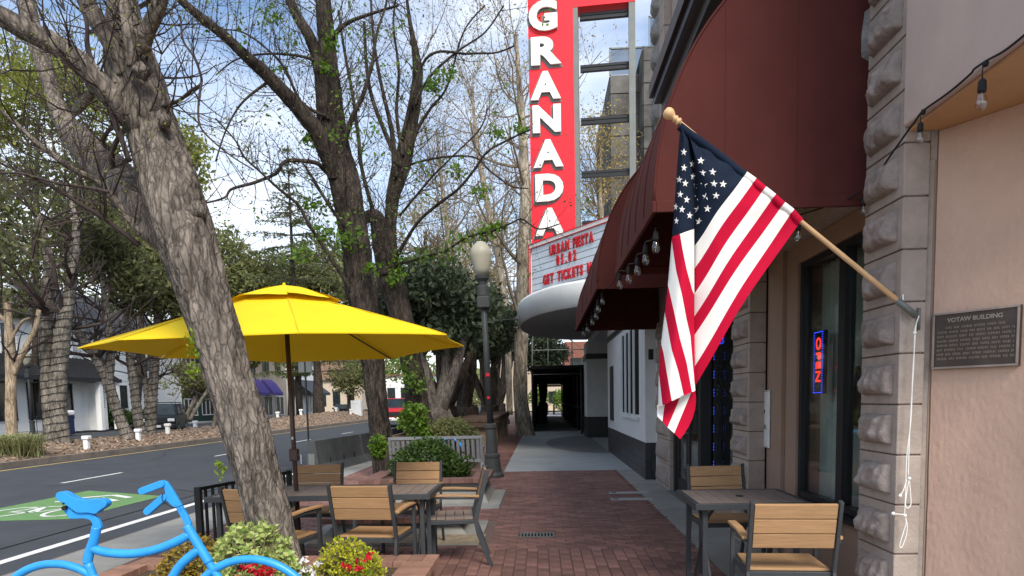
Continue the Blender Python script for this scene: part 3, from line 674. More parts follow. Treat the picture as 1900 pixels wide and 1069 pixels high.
# narrow plain stone return between the pier and the stucco
mb = MB(); mb.prism([(2.145, 4.06, 0), (2.178, 4.046, 0), (2.18, 4.3, 0), (2.145, 4.3, 0)], (0, 0, 2.92)); obj('corner_strip', mb, m_stone, shop)
# plaque
pq = [PP(x, y, A, wnrm) for x, y in ((1737, 583), (1897, 569), (1894, 678), (1733, 686))]
pq0 = pq[3]; uz = Vector((0, 0, 1)); pw = (pq[2] - pq[3]).dot(wd_); ph = (pq[0] - pq[3]).z
pla = thing('plaque', 'dark bronze commemorative plaque with raised lettering on the pink stucco wall', 'plaque', tuple(pq0))
def on_wall(u, z, d): return pq0 + wd_ * u + uz * z + wnrm * d
mb = MB(); c = on_wall(pw / 2, ph / 2, 0.012); mb.obox(c, wd_ * pw / 2, uz * ph / 2, wnrm * 0.012); obj('plate', mb, m_bronze, pla, bevel=0.003)
mb = MB()
for (u0, z0, u1, z1) in ((0, 0, pw, 0.012), (0, ph - 0.012, pw, ph), (0, 0.0125, 0.012, ph - 0.0125), (pw - 0.012, 0.0125, pw, ph - 0.0125)):
    mb.obox(on_wall((u0 + u1) / 2, (z0 + z1) / 2, 0.0275), wd_ * (u1 - u0) / 2, uz * (z1 - z0) / 2, wnrm * 0.0035)
obj('border', mb, m_bronze_hi, pla, bevel=0.002)
put_text('title', 'VOTAW BUILDING', 0.032, m_bronze_hi, on_wall(pw / 2, ph - 0.045, 0.0245), wd_, uz, pla, extrude=0.003, bold=0.0008)
rr = random.Random(4)
for k in range(8):                                     # eight lines of small cast lettering, worn past reading in the photograph
    z_ = ph - 0.083 - k * 0.0238; u_ = pw * (0.16 if k == 0 else 0.06); u_end = pw * (0.86 if k == 0 else 0.95); mb = MB()
    while u_ < u_end:
        wl_ = rr.uniform(0.02, 0.055); e_ = min(u_ + wl_, u_end)
        while u_ < e_:
            lw = rr.uniform(0.0035, 0.0065); q = on_wall(u_ + lw / 2, z_, 0.0255)
            mb.obox(q, wd_ * 0.0009, uz * 0.0062, wnrm * 0.0012); mb.obox(q + wd_ * lw * 0.3 + uz * rr.choice((-0.005, 0, 0.005)), wd_ * lw * 0.25, uz * 0.0011, wnrm * 0.0012); u_ += lw + 0.0022
        u_ += 0.009
    obj('text_line', mb, m_bronze_hi, pla)['kind'] = 'stuff'

# ------------------------------------------------------------------ awnings
def awning(y0, y1, label, xw=2.06, xf=0.735, zb=2.72, b=1.62, ribs=6):
    t = thing('awning', label, 'awning', (xw, (y0 + y1) / 2, zb), 'maroon barrel awnings over the shopfronts')
    a = xw - xf; n = 30; prof = [(xw - a * math.cos(PI / 2 * k / n), zb + b * math.sin(PI / 2 * k / n)) for k in range(n + 1)]
    def sag(y, k): return -0.02 * abs(math.sin(PI * (y - y0) / (y1 - y0) * ribs)) * math.sin(PI * k / n)
    mb = MB(); ny = ribs * 6; vs = []
    for j in range(ny + 1):
        y = y0 + (y1 - y0) * j / ny
        for k, (x, z) in enumerate(prof): s = sag(y, k); vs.append((x - s * 0.8, y, z + s * 0.6))
    mb.add(vs, [(j * (n + 1) + k, j * (n + 1) + k + 1, (j + 1) * (n + 1) + k + 1, (j + 1) * (n + 1) + k) for j in range(ny) for k in range(n)])
    obj('canopy', mb, m_maroon, t, True)
    for y, nm in ((y0, 'near'), (y1, 'far')):
        mb = MB(); poly = [(x, y, z) for x, z in prof] + [(xw, y, zb)]; mb.add(poly, [tuple(range(len(poly)))]); obj('end_panel', mb, m_maroon, t)
    for y in (y0, y1): mb = MB(); mb.tube([(x, y, z) for x, z in prof], 0.009, 5); obj('piping', mb, m_maroon, t, True)
    for k in range(1, 5):
        y = y0 + (y1 - y0) * k / 5; mb = MB(); mb.tube([(x - 0.002, y, z + 0.002) for x, z in prof], 0.005, 4); obj('seam', mb, m_maroon, t, True)
    for k in range(1, 3):
        x = xf + (xw - xf) * k / 3; zt = zb + b * math.sqrt(max(0, 1 - ((xw - x) / (xw - xf)) ** 2)); mb = MB(); mb.tube([(x, y0 - 0.001, zb + 0.02), (x, y0 - 0.001, zt)], 0.0022, 4); obj('seam', mb, m_maroon, t)
    mb = MB(); mb.box((xf - 0.012, y0 - 0.012, zb - 0.06), (xf + 0.012, y1 + 0.012, zb + 0.012)); mb.box((xf + 0.012, y0 - 0.012, zb - 0.06), (xw, y0 + 0.012, zb + 0.012))
    mb.box((xf + 0.012, y1 - 0.012, zb - 0.06), (xw, y1 + 0.012, zb + 0.012)); obj('hem', mb, m_maroon, t, bevel=0.005)
    for k in range(ribs + 1):
        y = y0 + 0.03 + (y1 - y0 - 0.06) * k / ribs; mb = MB(); mb.tube([(x + 0.03, y, z - 0.02) for x, z in prof[::3]], 0.012, 5); obj('rib', mb, m_black, t, True)
    return t
awning(4.6, 6.85, 'maroon barrel awning with a flat end panel, nearest the flag')
awning(7.7, 12.4, 'longer maroon barrel awning beyond the first, next to the theatre wall', xf=0.62)

# ------------------------------------------------------------------ theatre
th = thing('theatre_building', 'white theatre front with black tile base and tall barred window', 'building', (2.5, 19, 0))
TX = 1.86
mb = MB(); mb.box((TX, 12.70, 0.672), (3.4, 19.8, 3.55)); obj('front_wall', mb, m_theatre, th)
mb = MB(); mb.box((TX + 0.19, 12.45, 0), (3.3, 12.698, 3.6)); obj('front_wall', mb, m_theatre, th)
mb = MB(); mb.box((TX + 0.03, 12.73, 0), (3.3, 19.77, 0.67)); obj('base_core', mb, m_mortar, th)
tm = {}
def tile(w, h, along):
    key = (round(w, 3), round(h, 3), along)
    if key not in tm:
        mb = MB(); 
        if along == 'y': mb.box((0, 0.002, 0.002), (0.028, w - 0.002, h - 0.002))
        else: mb.box((0.002, 0, 0.002), (w - 0.002, 0.028, h - 0.002))
        tm[key] = mb.mesh('tile', m_tile)
    return tm[key]
for r_ in range(4):
    h = 0.668 / 4
    for k in range(14): o = link('tile', tile(7.04 / 14, h, 'y'), th); o.location = Vector((TX, 12.73 + k * 7.04 / 14, r_ * h)) - th.location
    for k in range(2): o = link('tile', tile(0.10, h, 'x'), th); o.location = Vector((TX + 0.002 + k * 0.1, 12.702, r_ * h)) - th.location
mb = MB(); mb.box((TX - 0.02, 12.68, 3.0), (TX + 0.1, 19.85, 3.14)); obj('dark_band', mb, m_tile, th)
# tall barred window
for k, yc in enumerate((13.75, 14.45, 15.15, 15.85)):
    mb = MB(); mb.box((TX - 0.012, yc - 0.24, 1.16), (TX - 0.001, yc + 0.24, 2.86)); w = obj('window_opening', mb, m_black_matte, th)
    mb = MB(); mb.box((TX - 0.045, yc + 0.26, 1.1), (TX - 0.001, yc + 0.34, 2.92)); o = obj('bar', mb, m_theatre, w); o.location = (0, 0, 0)
mb = MB(); mb.box((TX - 0.05, 13.40, 1.06), (TX - 0.001, 16.25, 1.12)); obj('sill', mb, m_theatre, th)
mb = MB(); mb.box((TX - 0.035, 18.2, 0.9), (TX - 0.001, 18.9, 2.3)); pc = obj('poster_case', mb, m_black, th)
mb = MB(); mb.box((TX - 0.1, 12.40, 2.15), (TX - 0.001, 12.5, 2.36))
wl = tag(obj('wall_light', MB(), m_black), 'small black box wall light on the white theatre corner', 'wall light')
bpy.data.objects.remove(wl)
mb = MB(); c_ = P(1207, 658, 12.44); mb.box((c_.x - 0.04, 12.36, c_.z - 0.09), (c_.x + 0.04, 12.44, c_.z + 0.09)); 
wl = tag(obj('wall_light', mb, m_black, bevel=0.006), 'small black box wall light on the white theatre corner', 'wall light')
# entry recess, far pier, upper block
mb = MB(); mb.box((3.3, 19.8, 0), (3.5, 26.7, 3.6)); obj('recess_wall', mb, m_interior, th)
for k in range(4):
    mb = MB(); mb.box((3.24, 20.3 + k * 1.5, 0.02), (3.298, 21.4 + k * 1.5, 2.4)); d = obj('door', mb, m_black, th)
    mb = MB(); mb.box((3.225, 20.45 + k * 1.5, 0.3), (3.238, 21.25 + k * 1.5, 2.2)); o = obj('pane', mb, m_winglass, d); o.location = (0, 0, 0)
mb = MB(); mb.box((1.74, 26.7, 0.78), (3.5, 28.6, 3.62)); obj('far_pier', mb, m_theatre, th)
mb = MB(); mb.box((1.70, 26.66, 0.0), (3.5, 28.64, 0.775)); obj('pier_base', mb, m_tile, th)
mb = MB(); mb.box((1.70, 26.65, 2.95), (3.5, 28.65, 3.15)); obj('dark_band', mb, m_tile, th)
mb = MB(); mb.box((1.9, 12.45, 3.62), (6, 28.6, 5.2)); obj('upper_block', mb, m_theatre, th)

# marquee canopy
mq = thing('marquee', 'rounded white theatre marquee canopy with letter board over the pavement', 'marquee', (1.86, 23, 3.8))
def ell(ax, ay, z, cx=1.86, cy=23.0, n=48): return [(cx - ax * math.sin(PI * k / n), cy - ay * math.cos(PI * k / n), z) for k in range(n + 1)]
def wall_ring(rings, mb):
    n = len(rings[0]); vs = [p for r_ in rings for p in r_]; mb.add(vs, [(j * n + i, j * n + i + 1, (j + 1) * n + i + 1, (j + 1) * n + i) for j in range(len(rings) - 1) for i in range(n - 1)])
mb = MB(); wall_ring([ell(2.50, 5.3, 3.80), ell(2.56, 5.38, 3.86), ell(2.58, 5.4, 4.36), ell(2.54, 5.35, 4.44), ell(2.3, 5.0, 4.47)], mb); obj('fascia', mb, m_fascia, mq, True)
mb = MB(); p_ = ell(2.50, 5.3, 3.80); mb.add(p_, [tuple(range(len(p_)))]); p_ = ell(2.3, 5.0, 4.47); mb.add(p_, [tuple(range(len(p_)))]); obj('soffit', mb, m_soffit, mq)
# letter board: two faces meeting at a point over the pavement
T0 = P(985, 456, 21.0); T1 = P(1140, 405, 17.9); Bz = P(990, 556, 21.0).z; Tz = T0.z
e0 = Vector((T0.x, 21.0, 0)); e1 = Vector((1.86, 17.9, 0)); bd = (e1 - e0).normalized(); bl = (e1 - e0).length
bn = Vector((bd.y, -bd.x, 0)); bn = bn if bn.y < 0 else -bn
back = Vector((0.35, 0.35, 0))
mb = MB(); mb.prism([e0 + Vector((0.02, 0.02, 0)), e1 - bn * 0.03, Vector((1.86, 24.4, 0)), e0 + Vector((0.1, 0.5, 0))], (0, 0, Tz - Bz)); mb.v = [(v[0], v[1], v[2] + Bz) for v in mb.v]
obj('board_box', mb, m_steel, mq)
def bp_(u, z, d=0.0): q = e0 + bd * u + bn * d; return Vector((q.x, q.y, z))
rows, cols = 8, 6; ph_ = (Tz - Bz - 0.16) / rows; pw_ = (bl - 0.12) / cols
for j in range(rows):
    for i in range(cols):
        mb = MB(); c = bp_(0.08 + (i + 0.5) * pw_, Bz + 0.05 + (j + 0.5) * ph_, 0.015); mb.obox(c, bd * (pw_ / 2 - 0.004), uz * (ph_ / 2 - 0.009), bn * 0.012)
        obj('panel', mb, m_board, mq)
mb = MB(); mb.obox(bp_(bl / 2, (Bz + Tz) / 2, 0.0), bd * (bl / 2 - 0.03), uz * ((Tz - Bz) / 2 - 0.04), bn * 0.002); obj('board_joints', mb, m_black, mq)
for (u0, z0, u1, z1) in ((-0.04, Tz - 0.11, bl, Tz + 0.02), (-0.04, Bz - 0.06, bl, Bz + 0.04), (-0.04, Bz + 0.041, 0.055, Tz - 0.111)):
    mb = MB(); mb.obox(bp_((u0 + u1) / 2, (z0 + z1) / 2, 0.02), bd * (u1 - u0) / 2, uz * (z1 - z0) / 2, bn * 0.035); f = obj('border', mb, m_letter_white, mq, bevel=0.01)
mb = MB()
for z in (Tz - 0.105, Tz + 0.015): mb.tube([bp_(-0.04, z, 0.06), bp_(bl, z, 0.06)], 0.014, 5)
mb.tube([bp_(-0.03, Bz, 0.06), bp_(-0.03, Tz, 0.06)], 0.014, 5); mb.tube([bp_(0.05, Bz, 0.06), bp_(0.05, Tz - .1, 0.06)], 0.014, 5); obj('neon_tube', mb, m_red_letter, mq)
def board_text(txt, u0, u1, row, size):
    gl = []; tot = 0
    for ch in txt:
        if ch == ' ': gl.append((None, size * 0.30)); tot += size * 0.30; continue
        me = text_mesh('letter', ch, size, m_red_letter, extrude=0.012, bold=0.014, align='LEFT', sx=0.64); xs = [v.co.x for v in me.vertices]; w = max(xs) - min(xs)
        for v in me.vertices: v.co.x -= min(xs)
        gl.append((me, w)); tot += w
    gap = ((u1 - u0) - tot) / (len(txt) - 1); u = u0
    for me, w in gl:
        if me: link('letter', orient_mesh(me, bp_(u, Bz + 0.05 + (row + 0.5) * ph_, 0.05), bd, uz), mq)
        u += w + gap
board_text('URBAN FIESTA', bl * 0.27, bl * 0.80, 6.05, 0.37); board_text('05.02', bl * 0.36, bl * 0.60, 4.2, 0.37); board_text('GET TICKETS NOW', bl * 0.18, bl * 0.92, 1.7, 0.37)

# blade sign with red panel and open steel frame
SY = 21.2
sg = thing('blade_sign', 'tall vertical red theatre sign with white letters beside an open steel frame', 'sign', (0, SY, 4.6))
sdx = Vector((math.cos(math.radians(-5.5)), math.sin(math.radians(-5.5)), 0)); sdn = Vector((sdx.y, -sdx.x, 0)); sdn = sdn if sdn.y < 0 else -sdn
so = P(987, 450, SY); sx0 = so.x
zs0 = so.z - 0.4; zs1 = P(1020, -28, SY).z
def sp(u, z, d=0.0): q = Vector((sx0, SY, 0)) + sdx * u + sdn * d; return Vector((q.x, q.y, z))
wr = P(1068, 420, SY).x - sx0; wf = P(1181, 420, SY - 0.2).x - sx0
rad = 0.42; prof_ = [(0, zs0), (wr, zs0), (wr, zs1 - 0.7)] + [(wf, zs1 - 0.7), (wf, zs1 - rad)] + [(wf - rad + rad * math.cos(a), zs1 - rad + rad * math.sin(a)) for a in [PI / 2 * k / 6 for k in range(1, 7)]] \
    + [(rad - rad * math.sin(a), zs1 - rad + rad * math.cos(a)) for a in [PI / 2 * k / 6 for k in range(0, 7)]]
mb = MB(); mb.prism([sp(u, z, 0) for u, z in prof_], sdn * -0.55); obj('red_panel', mb, m_red, sg)
for nm, u0, u1 in (('frame_post', wr + 0.002, wr + 0.135), ('frame_post', wf - 0.18, wf - 0.002)):
    mb = MB(); mb.obox(sp((u0 + u1) / 2, (zs0 + zs1 - 0.7) / 2, -0.25), sdx * (u1 - u0) / 2, uz * (zs1 - 0.7 - zs0 - 0.01) / 2, sdn * 0.24); obj(nm, mb, m_steel, sg)
for pyy in (25, 122, 221, 320, 413):
    zc = P(1115, pyy, SY - 0.1).z
    for dz in (-0.055, 0.055):
        mb = MB(); mb.obox(sp((wr + wf) / 2, zc + dz, -0.22), sdx * ((wf - wr) / 2 - 0.185), uz * 0.034, sdn * 0.06); obj('crossbar', mb, m_black, sg)
    mb = MB(); mb.obox(sp((wr + wf) / 2, zc + 0.01, -0.24), sdx * ((wf - wr) / 2 - 0.183), uz * 0.014, sdn * 0.04); obj('crossbar_web', mb, m_steel, sg)
for ch, y0, y1, xc in (('G', 2, 64, 1008), ('R', 70, 126, 1014), ('A', 134, 190, 1013), ('N', 196, 251, 1015), ('A', 260, 315, 1018), ('D', 323, 378, 1020), ('A', 386, 441, 1021)):
    c = P(xc, (y0 + y1) / 2, SY); hgt = (P(xc, y0, SY) - P(xc, y1, SY)).z
    me = text_mesh('letter', ch, 1.0, m_letter_white, extrude=0.0, bold=0.0)
    vs_ = np.array([v.co[:] for v in me.vertices]); w0 = vs_[:, 0].ptp() if hasattr(vs_[:, 0], 'ptp') else np.ptp(vs_[:, 0]); h0 = np.ptp(vs_[:, 1])
    bpy.data.meshes.remove(me); sc = hgt / h0 * 0.81
    me = text_mesh('letter', ch, sc, m_letter_white, extrude=0.028, bold=0.050 * 1.0, sx=(0.84 / (w0 * sc + 0.12)))
    ys_ = [v.co.y for v in me.vertices]; cy_ = (max(ys_) + min(ys_)) / 2; xs_ = [v.co.x for v in me.vertices]; cx_ = (max(xs_) + min(xs_)) / 2
    for v in me.vertices: v.co.x -= cx_; v.co.y -= cy_
    u = c.x - sx0; lo = link('letter', orient_mesh(me, sp(u, c.z, 0.075), sdx, uz), sg)
    me2 = text_mesh('letter_back', ch, sc, m_steel, extrude=0.012, bold=0.085, sx=(0.84 / (w0 * sc + 0.12)))
    for v in me2.vertices: v.co.x -= cx_; v.co.y -= cy_
    o = link('letter_back', orient_mesh(me2, sp(u - 0.035, c.z - 0.035, 0.0), sdx, uz), lo); o.location = (0, 0, 0)

# tower behind
tw = thing('stage_tower', 'tall weathered grey concrete block tower rising behind the theatre sign', 'tower', (6, 36, 0))
def tower_part(x0, x1, y0, y1, z0, z1, bw=1.3, bh=0.95):
    mb = MB(); mb.box((x0 + 0.04, y0 + 0.04, z0), (x1, y1, z1 - 0.02)); obj('core', mb, m_mortar, tw)
    z = z0; k = 0
    while z < z1 - 0.1:
        h = min(bh, z1 - z); x = x0
        while x < x1 - 0.1:
            w = min(bw, x1 - x)
            if z > 5 or True:
                mb = MB(); mb.box((x + 0.02, y0 - rnd.uniform(0, 0.03), z + 0.02), (x + w - 0.02, y0 + 0.06, z + h - 0.02)); obj('block', mb, m_tower, tw)
            x += w
        yy = y0 + 0.07
        while yy < min(y1, y0 + 9) - 0.1:
            w = min(bw, y1 - yy); mb = MB(); mb.box((x0 - rnd.uniform(0, 0.03), yy + 0.02, z + 0.02), (x0 + 0.06, yy + w - 0.02, z + h - 0.02)); obj('block', mb, m_tower, tw); yy += w
        z += h; k += 1
xa = P(1133, 300, 34).x; tower_part(xa, xa + 3.0, 34.0, 42.0, 6.0, P(1130, 140, 34).z)
xb = P(1194, 300, 33).x; tower_part(xb, xb + 5.0, 33.0, 42.0, 6.0, P(1200, 88, 33).z)
mb = MB(); zt = P(1130, 140, 34).z; mb.box((xa - 0.03, 33.95, zt), (xa + 0.05, 34.05, zt + 1.2)); mb.box((xa, 33.95, zt + 1.14), (xa + 3.0, 34.05, zt + 1.2))
mb.box((xa + 1.5, 33.95, zt), (xa + 1.56, 34.05, zt + 1.2)); zt2 = P(1200, 88, 33).z; mb.box((xb + 0.25, 32.95, zt2), (xb + 0.3, 33.02, zt2 + 1.3)); mb.box((xb + 0.25, 32.95, zt2 + 1.24), (xb + 5, 33.02, zt2 + 1.3))
obj('scaffold_rail', mb, m_steel, tw)
mb = MB(); mb.box((xa + 0.06, 33.98, zt + 0.02), (xa + 3.0, 34.02, zt + 1.13)); mb.box((xb + 0.32, 32.97, zt2 + 0.02), (xb + 5, 33.0, zt2 + 1.23)); obj('netting', mb, m_mesh, tw)
mb = MB(); mb.tube(spline([(xb + 0.5, 32.9, 24), (xb + 0.65, 32.85, 18), (xb + 0.45, 32.88, 13), (xb + 0.6, 32.86, 7)], 6), 0.05, 5); obj('hanging_cable', mb, m_black, tw)

# scaffold tunnel over the far pavement
sf = thing('scaffold_tunnel', 'black covered scaffold walkway over the far pavement', 'scaffold', (0.7, 30, 0))
mb = MB(); mb.box((-0.42, 29.2, 2.72), (1.95, 60, 2.86)); obj('roof_deck', mb, m_black_matte, sf)
for k in range(10):
    y = 29.3 + k * 3.2
    for x in (-0.36, 1.66): mb = MB(); mb.tube([(x, y, 0), (x, y, 2.71)], 0.045, 6); obj('pole', mb, m_black, sf)
    mb = MB(); mb.tube([(-0.36, y, 2.5), (1.66, y, 2.5)], 0.03, 5); mb.tube([(-0.36, y, 0.5), (-0.36, y + 3.1, 2.5)], 0.025, 5); mb.tube([(-0.36, y + 0.1, 1.1), (-0.36, y + 3.1, 1.1)], 0.025, 5); mb.tube([(1.66, y, 1.1), (1.66, y + 3.1, 1.1)], 0.025, 5)
    obj('brace', mb, m_black, sf)
for k in range(10):
    mb = MB(); mb.box((1.8, 28.7 + k * 3.1, 0.0), (1.86, 31.7 + k * 3.1, 2.71)); obj('hoarding_panel', mb, m_black_matte, sf)
    if k: mb = MB(); mb.box((-0.45, 29.2 + k * 3.1, 0.0), (-0.40, 32.2 + k * 3.1, 2.71)); obj('hoarding_panel', mb, m_black_matte, sf)
mb = MB()
for x in (-0.36, 0.3, 1.3): mb.tube([(x, 29.3, 2.87), (x, 29.3, 4.6)], 0.025, 5)
for z in (3.5, 4.1): mb.tube([(-0.4, 29.3, z), (1.9, 29.3, z)], 0.022, 5)
mb.tube([(-0.36, 29.3, 2.87), (-0.36, 34, 4.6)], 0.02, 5); obj('top_rail', mb, m_steel, sf)
bb = thing('brick_building', 'distant red brick building showing above the scaffold walkway', 'building', (1.5, 62, 0))
mb = MB(); mb.box((2.1, 62, 0), (9, 70, 6.4)); obj('wall', mb, M('old_brick_wall', (0.25, 0.10, 0.07), 0.9, 0.2, 6, 0.2, 30), bb)
mb = MB(); mb.box((2.6, 61.9, 3.6), (4.4, 61.99, 5.0)); obj('window', mb, m_winglass, bb)
bc = thing('tan_building', 'pale tan building far down the pavement seen through the walkway', 'building', (0, 85, 0))
mb = MB(); mb.box((-6, 88, 0), (9, 98, 8)); obj('wall', mb, m_cream, bc)
mb = MB(); mb.box((-0.6, 87.9, 0.2), (0.2, 87.98, 2.4)); obj('door', mb, m_black, bc)
mb = MB(); mb.box((0.9, 87.9, 1.0), (1.9, 87.98, 2.4)); obj('window', mb, m_winglass, bc)

# ================================================================== FURNITURE
def make_chair(mback, mseat, nseat=5):
    t = thing('patio_chair', 'patio chair', 'chair', (0, 0, 0))
    bw = 0.235
    def bp(z, x=0.0, d=0.0): k = (z - 0.43) / 0.43; return Vector((x, -0.20 - 0.11 * k - d, z))
    for s in (-1, 1):
        mb = MB(); x = s * (bw + 0.014); pts = [Vector((x, -0.33, 0)), Vector((x, -0.225, 0.30)), bp(0.43, x), bp(0.87, x)]
        for a, b in zip(pts[:-1], pts[1:]): mb.bar(a, b + (b - a).normalized() * 0.004, 0.022, 0.042, up=(0, 1, 0.2))
        obj('rear_leg', mb, m_frame, t, local=True, bevel=0.003)
        mb = MB(); x = s * (bw + 0.03); mb.bar((x, 0.22, 0), (x, 0.22, 0.628), 0.026, 0.04, up=(0, 1, 0)); obj('front_leg', mb, m_frame, t, local=True, bevel=0.003)
        mb = MB(); mb.bar((x, 0.24, 0.636), (x, -0.235, 0.622), 0.03, 0.016); obj('arm_frame', mb, m_frame, t, local=True)
        mb = MB(); vs = []; 
        mb.bar((x, 0.25, 0.655), (x, 0.0, 0.658), 0.052, 0.020); mb.bar((x, 0.001, 0.658), (x, -0.235, 0.642), 0.048, 0.020); obj('armrest', mb, mback, t, local=True, bevel=0.004)
    mb = MB(); z = 0.41; mb.bar((-bw - 0.01, -0.2, z), (-bw - 0.01, 0.24, z), 0.022, 0.036); mb.bar((bw + 0.01, -0.2, z), (bw + 0.01, 0.24, z), 0.022, 0.036)
    mb.bar((-bw, 0.235, z), (bw, 0.235, z), 0.022, 0.036); mb.bar((-bw, -0.19, z), (bw, -0.19, z), 0.022, 0.036); obj('seat_frame', mb, m_frame, t, local=True, bevel=0.003)
    zs = [0.585, 0.677, 0.769]; me = None
    for z in zs:
        mb = MB(); a = bp(z + 0.002, 0); b = bp(z + 0.088, 0); mb.obox((a + b) / 2, (bw - 0.002, 0, 0), (b - a) / 2, Vector((0, 0.011, 0.003))); obj('back_slat', mb, mback, t, local=True, bevel=0.003)
    d = 0.42 / nseat
    for k in range(nseat):
        mb = MB(); y = -0.18 + d * k; mb.box((-bw + 0.004, y + 0.003, 0.430), (bw - 0.004, y + d - 0.004, 0.446)); obj('seat_slat', mb, mseat, t, local=True, bevel=0.002)
    return t
def chair_at(src, x, y, rz, label, group, first=[True]): 
    o = src if not src.get('used') else copy_tree(src)
    src['used'] = 1; place(o, (x, y, 0), rz, label, group)
    if 'used' in o.keys() and o is not src: del o['used']
    return o
ch_tan = make_chair(m_teak, m_teak, 1); ch_grey = make_chair(m_teak, m_greyslat, 5)  # grey-brown seat paints in dimness; the lit chairs get tan seat slats
gL = 'patio chairs around the umbrella table'; gR = 'patio chairs at the shopfront table'
chair_at(ch_tan, -1.38, 5.62, math.radians(-7), 'tan slatted patio chair with its back to the camera, between planter and long table', gL)
chair_at(ch_tan, -2.16, 5.5, math.radians(-14), 'patio chair half hidden behind the leaning tree trunk, before the black railing', gL)
chair_at(ch_tan, -2.33, 6.92, math.radians(183), 'patio chair behind the umbrella pole on the street side of the long table', gL)
chair_at(ch_tan, -1.33, 7.05, math.radians(178), 'patio chair behind the long table, in front of the green bush', gL)
chair_at(ch_grey, -0.84, 6.45, math.radians(97), 'patio chair seen side on at the pavement end of the long table', gL)
chair_at(ch_tan, 1.50, 4.42, math.radians(-5), 'large nearest patio chair with its back to the camera beside the stone pier', gR)
chair_at(ch_tan, 1.58, 6.12, math.radians(182), 'patio chair on the far side of the shopfront table facing the camera', gR)
for o in (ch_tan, ch_grey):
    if 'used' in o.keys(): del o['used']

def make_table(lx, ly, nsl, hole=None):
    t = thing('patio_table', 'patio table', 'table', (0, 0, 0)); h = 0.73
    mb = MB()
    for s in (-1, 1): mb.box((-lx / 2, s * ly / 2, h - 0.045), (lx / 2, s * (ly / 2 - 0.035), h)); mb.box((s * lx / 2, -ly / 2 + 0.036, h - 0.045), (s * (lx / 2 - 0.035), ly / 2 - 0.036, h))
    obj('tabletop_frame', mb, m_frame, t, local=True, bevel=0.003)
    w = (lx - 0.072) / nsl
    for k in range(nsl):
        mb = MB(); x = -lx / 2 + 0.036 + w * k; mb.box((x + 0.002, -ly / 2 + 0.037, h - 0.018), (x + w - 0.002, ly / 2 - 0.037, h - 0.003)); obj('slat', mb, m_greyslat, t, local=True)
    mb = MB(); mb.box((-lx / 2 + 0.04, -0.03, h - 0.05), (lx / 2 - 0.04, 0.03, h - 0.02)); obj('under_rail', mb, m_frame, t, local=True)
    for s in (-1, 1):
        x = s * (lx / 2 - 0.14)
        for q in (-1, 1):
            mb = MB(); mb.tube(spline([(x, q * (ly / 2 - 0.08), 0), (x, q * (ly / 2 - 0.16), 0.14), (x, q * 0.06, 0.40), (x, q * 0.09, 0.55), (x, q * (ly / 2 - 0.08), h - 0.05)], 6), 0.014, 8); obj('curved_leg', mb, m_frame, t, True, local=True)
            mb = MB(); mb.box((x + s * 0.055 - 0.018, q * (ly / 2 - 0.09) - 0.018, 0), (x + s * 0.055 + 0.018, q * (ly / 2 - 0.09) + 0.018, h - 0.047)); obj('leg', mb, m_frame, t, local=True, bevel=0.003)
        mb = MB(); mb.bar((x, -ly / 2 + 0.1, h - 0.055), (x, ly / 2 - 0.1, h - 0.055), 0.03, 0.02); obj('foot_bar', mb, m_frame, t, local=True)
    if hole is not None: mb = MB(); mb.lathe([(0.03, 0), (0.03, 0.006), (0.02, 0.008)], (hole, 0, h - 0.003), 16); obj('umbrella_hole_cap', mb, m_black, t, local=True)
    return t
t1 = make_table(1.92, 0.76, 21); place(t1, (-1.90, 6.12, 0), 0, 'long dark slatted patio table with the yellow umbrella standing through it')
t2 = make_table(0.82, 0.80, 8, 0.0); place(t2, (1.50, 5.38, 0), math.radians(-1), 'square dark slatted patio table by the shop window')

# ------------------------------------------------------------------ umbrella
UX, UY = -2.19, 6.12
um = thing('patio_umbrella', 'large bright yellow market umbrella with vented top over the long table', 'umbrella', (UX, UY, 0))
TILT = Vector((-0.012, 0.0, 1)).normalized()
RQ = Vector((0, 0, 1)).rotation_difference(TILT)
def uq(r, a, z): 
    z = z + 0.05 * math.cos(a) ** 2 * min(1, r / 1.5) ** 2
    return Vector((UX, UY, 0)) + RQ @ Vector((r * math.cos(a), r * math.sin(a), z))
N8 = 8; a0 = PI / 8
def canopy(r0, z0, r1, z1, conc, sagm, hem_in, nr=12, na=8):
    mb = MB()
    for k in range(N8):
        vs = []
        for i in range(nr + 1):
            t = i / nr; r = r0 + (r1 - r0) * t; z = z0 + (z1 - z0) * (t + conc * math.sin(PI * t) * -0.12)
            for j in range(na + 1):
                s = j / na; aa = a0 + 2 * PI * (k + s) / N8; mid = math.sin(PI * s)
                chord = math.cos(PI / N8) / math.cos(2 * PI / N8 * (s - 0.5)); rr_ = r * (chord + 0) * (1 - hem_in * mid * t * t)
                z += 0.007 * mnoise.noise(Vector((rr_ * 5 * math.cos(aa), rr_ * 5 * math.sin(aa), k))) * t; vs.append(uq(rr_, aa, z - sagm * mid * math.sin(PI * min(1, t * 0.9)) * (0.5 + 0.5 * t) + 0.012 * mid * t ** 4))
        mb.add(vs, [(i * (na + 1) + j, (i + 1) * (na + 1) + j, (i + 1) * (na + 1) + j + 1, i * (na + 1) + j + 1) for i in range(nr) for j in range(na)])
    return mb
obj('canopy', canopy(0.20, 2.43, 1.60, 1.955, 0.25, 0.02, 0.035), m_yellow, um, True)
obj('vent_cap', canopy(0.0, 2.535, 0.49, 2.395, 0.5, 0.010, 0.05), m_yellow, um, True)
mb = MB()
for k in range(N8):
    a = a0 + 2 * PI * k / N8; a2 = a + 2 * PI / N8
    mb.tube([uq(1.60 * (math.cos(PI / 8) / math.cos(2 * PI / 8 * (s / 8 - 0.5))) * (1 - 0.035 * math.sin(PI * s / 8)), a + (a2 - a) * s / 8, 1.955 + 0.012 * math.sin(PI * s / 8)) for s in range(9)], 0.006, 4)
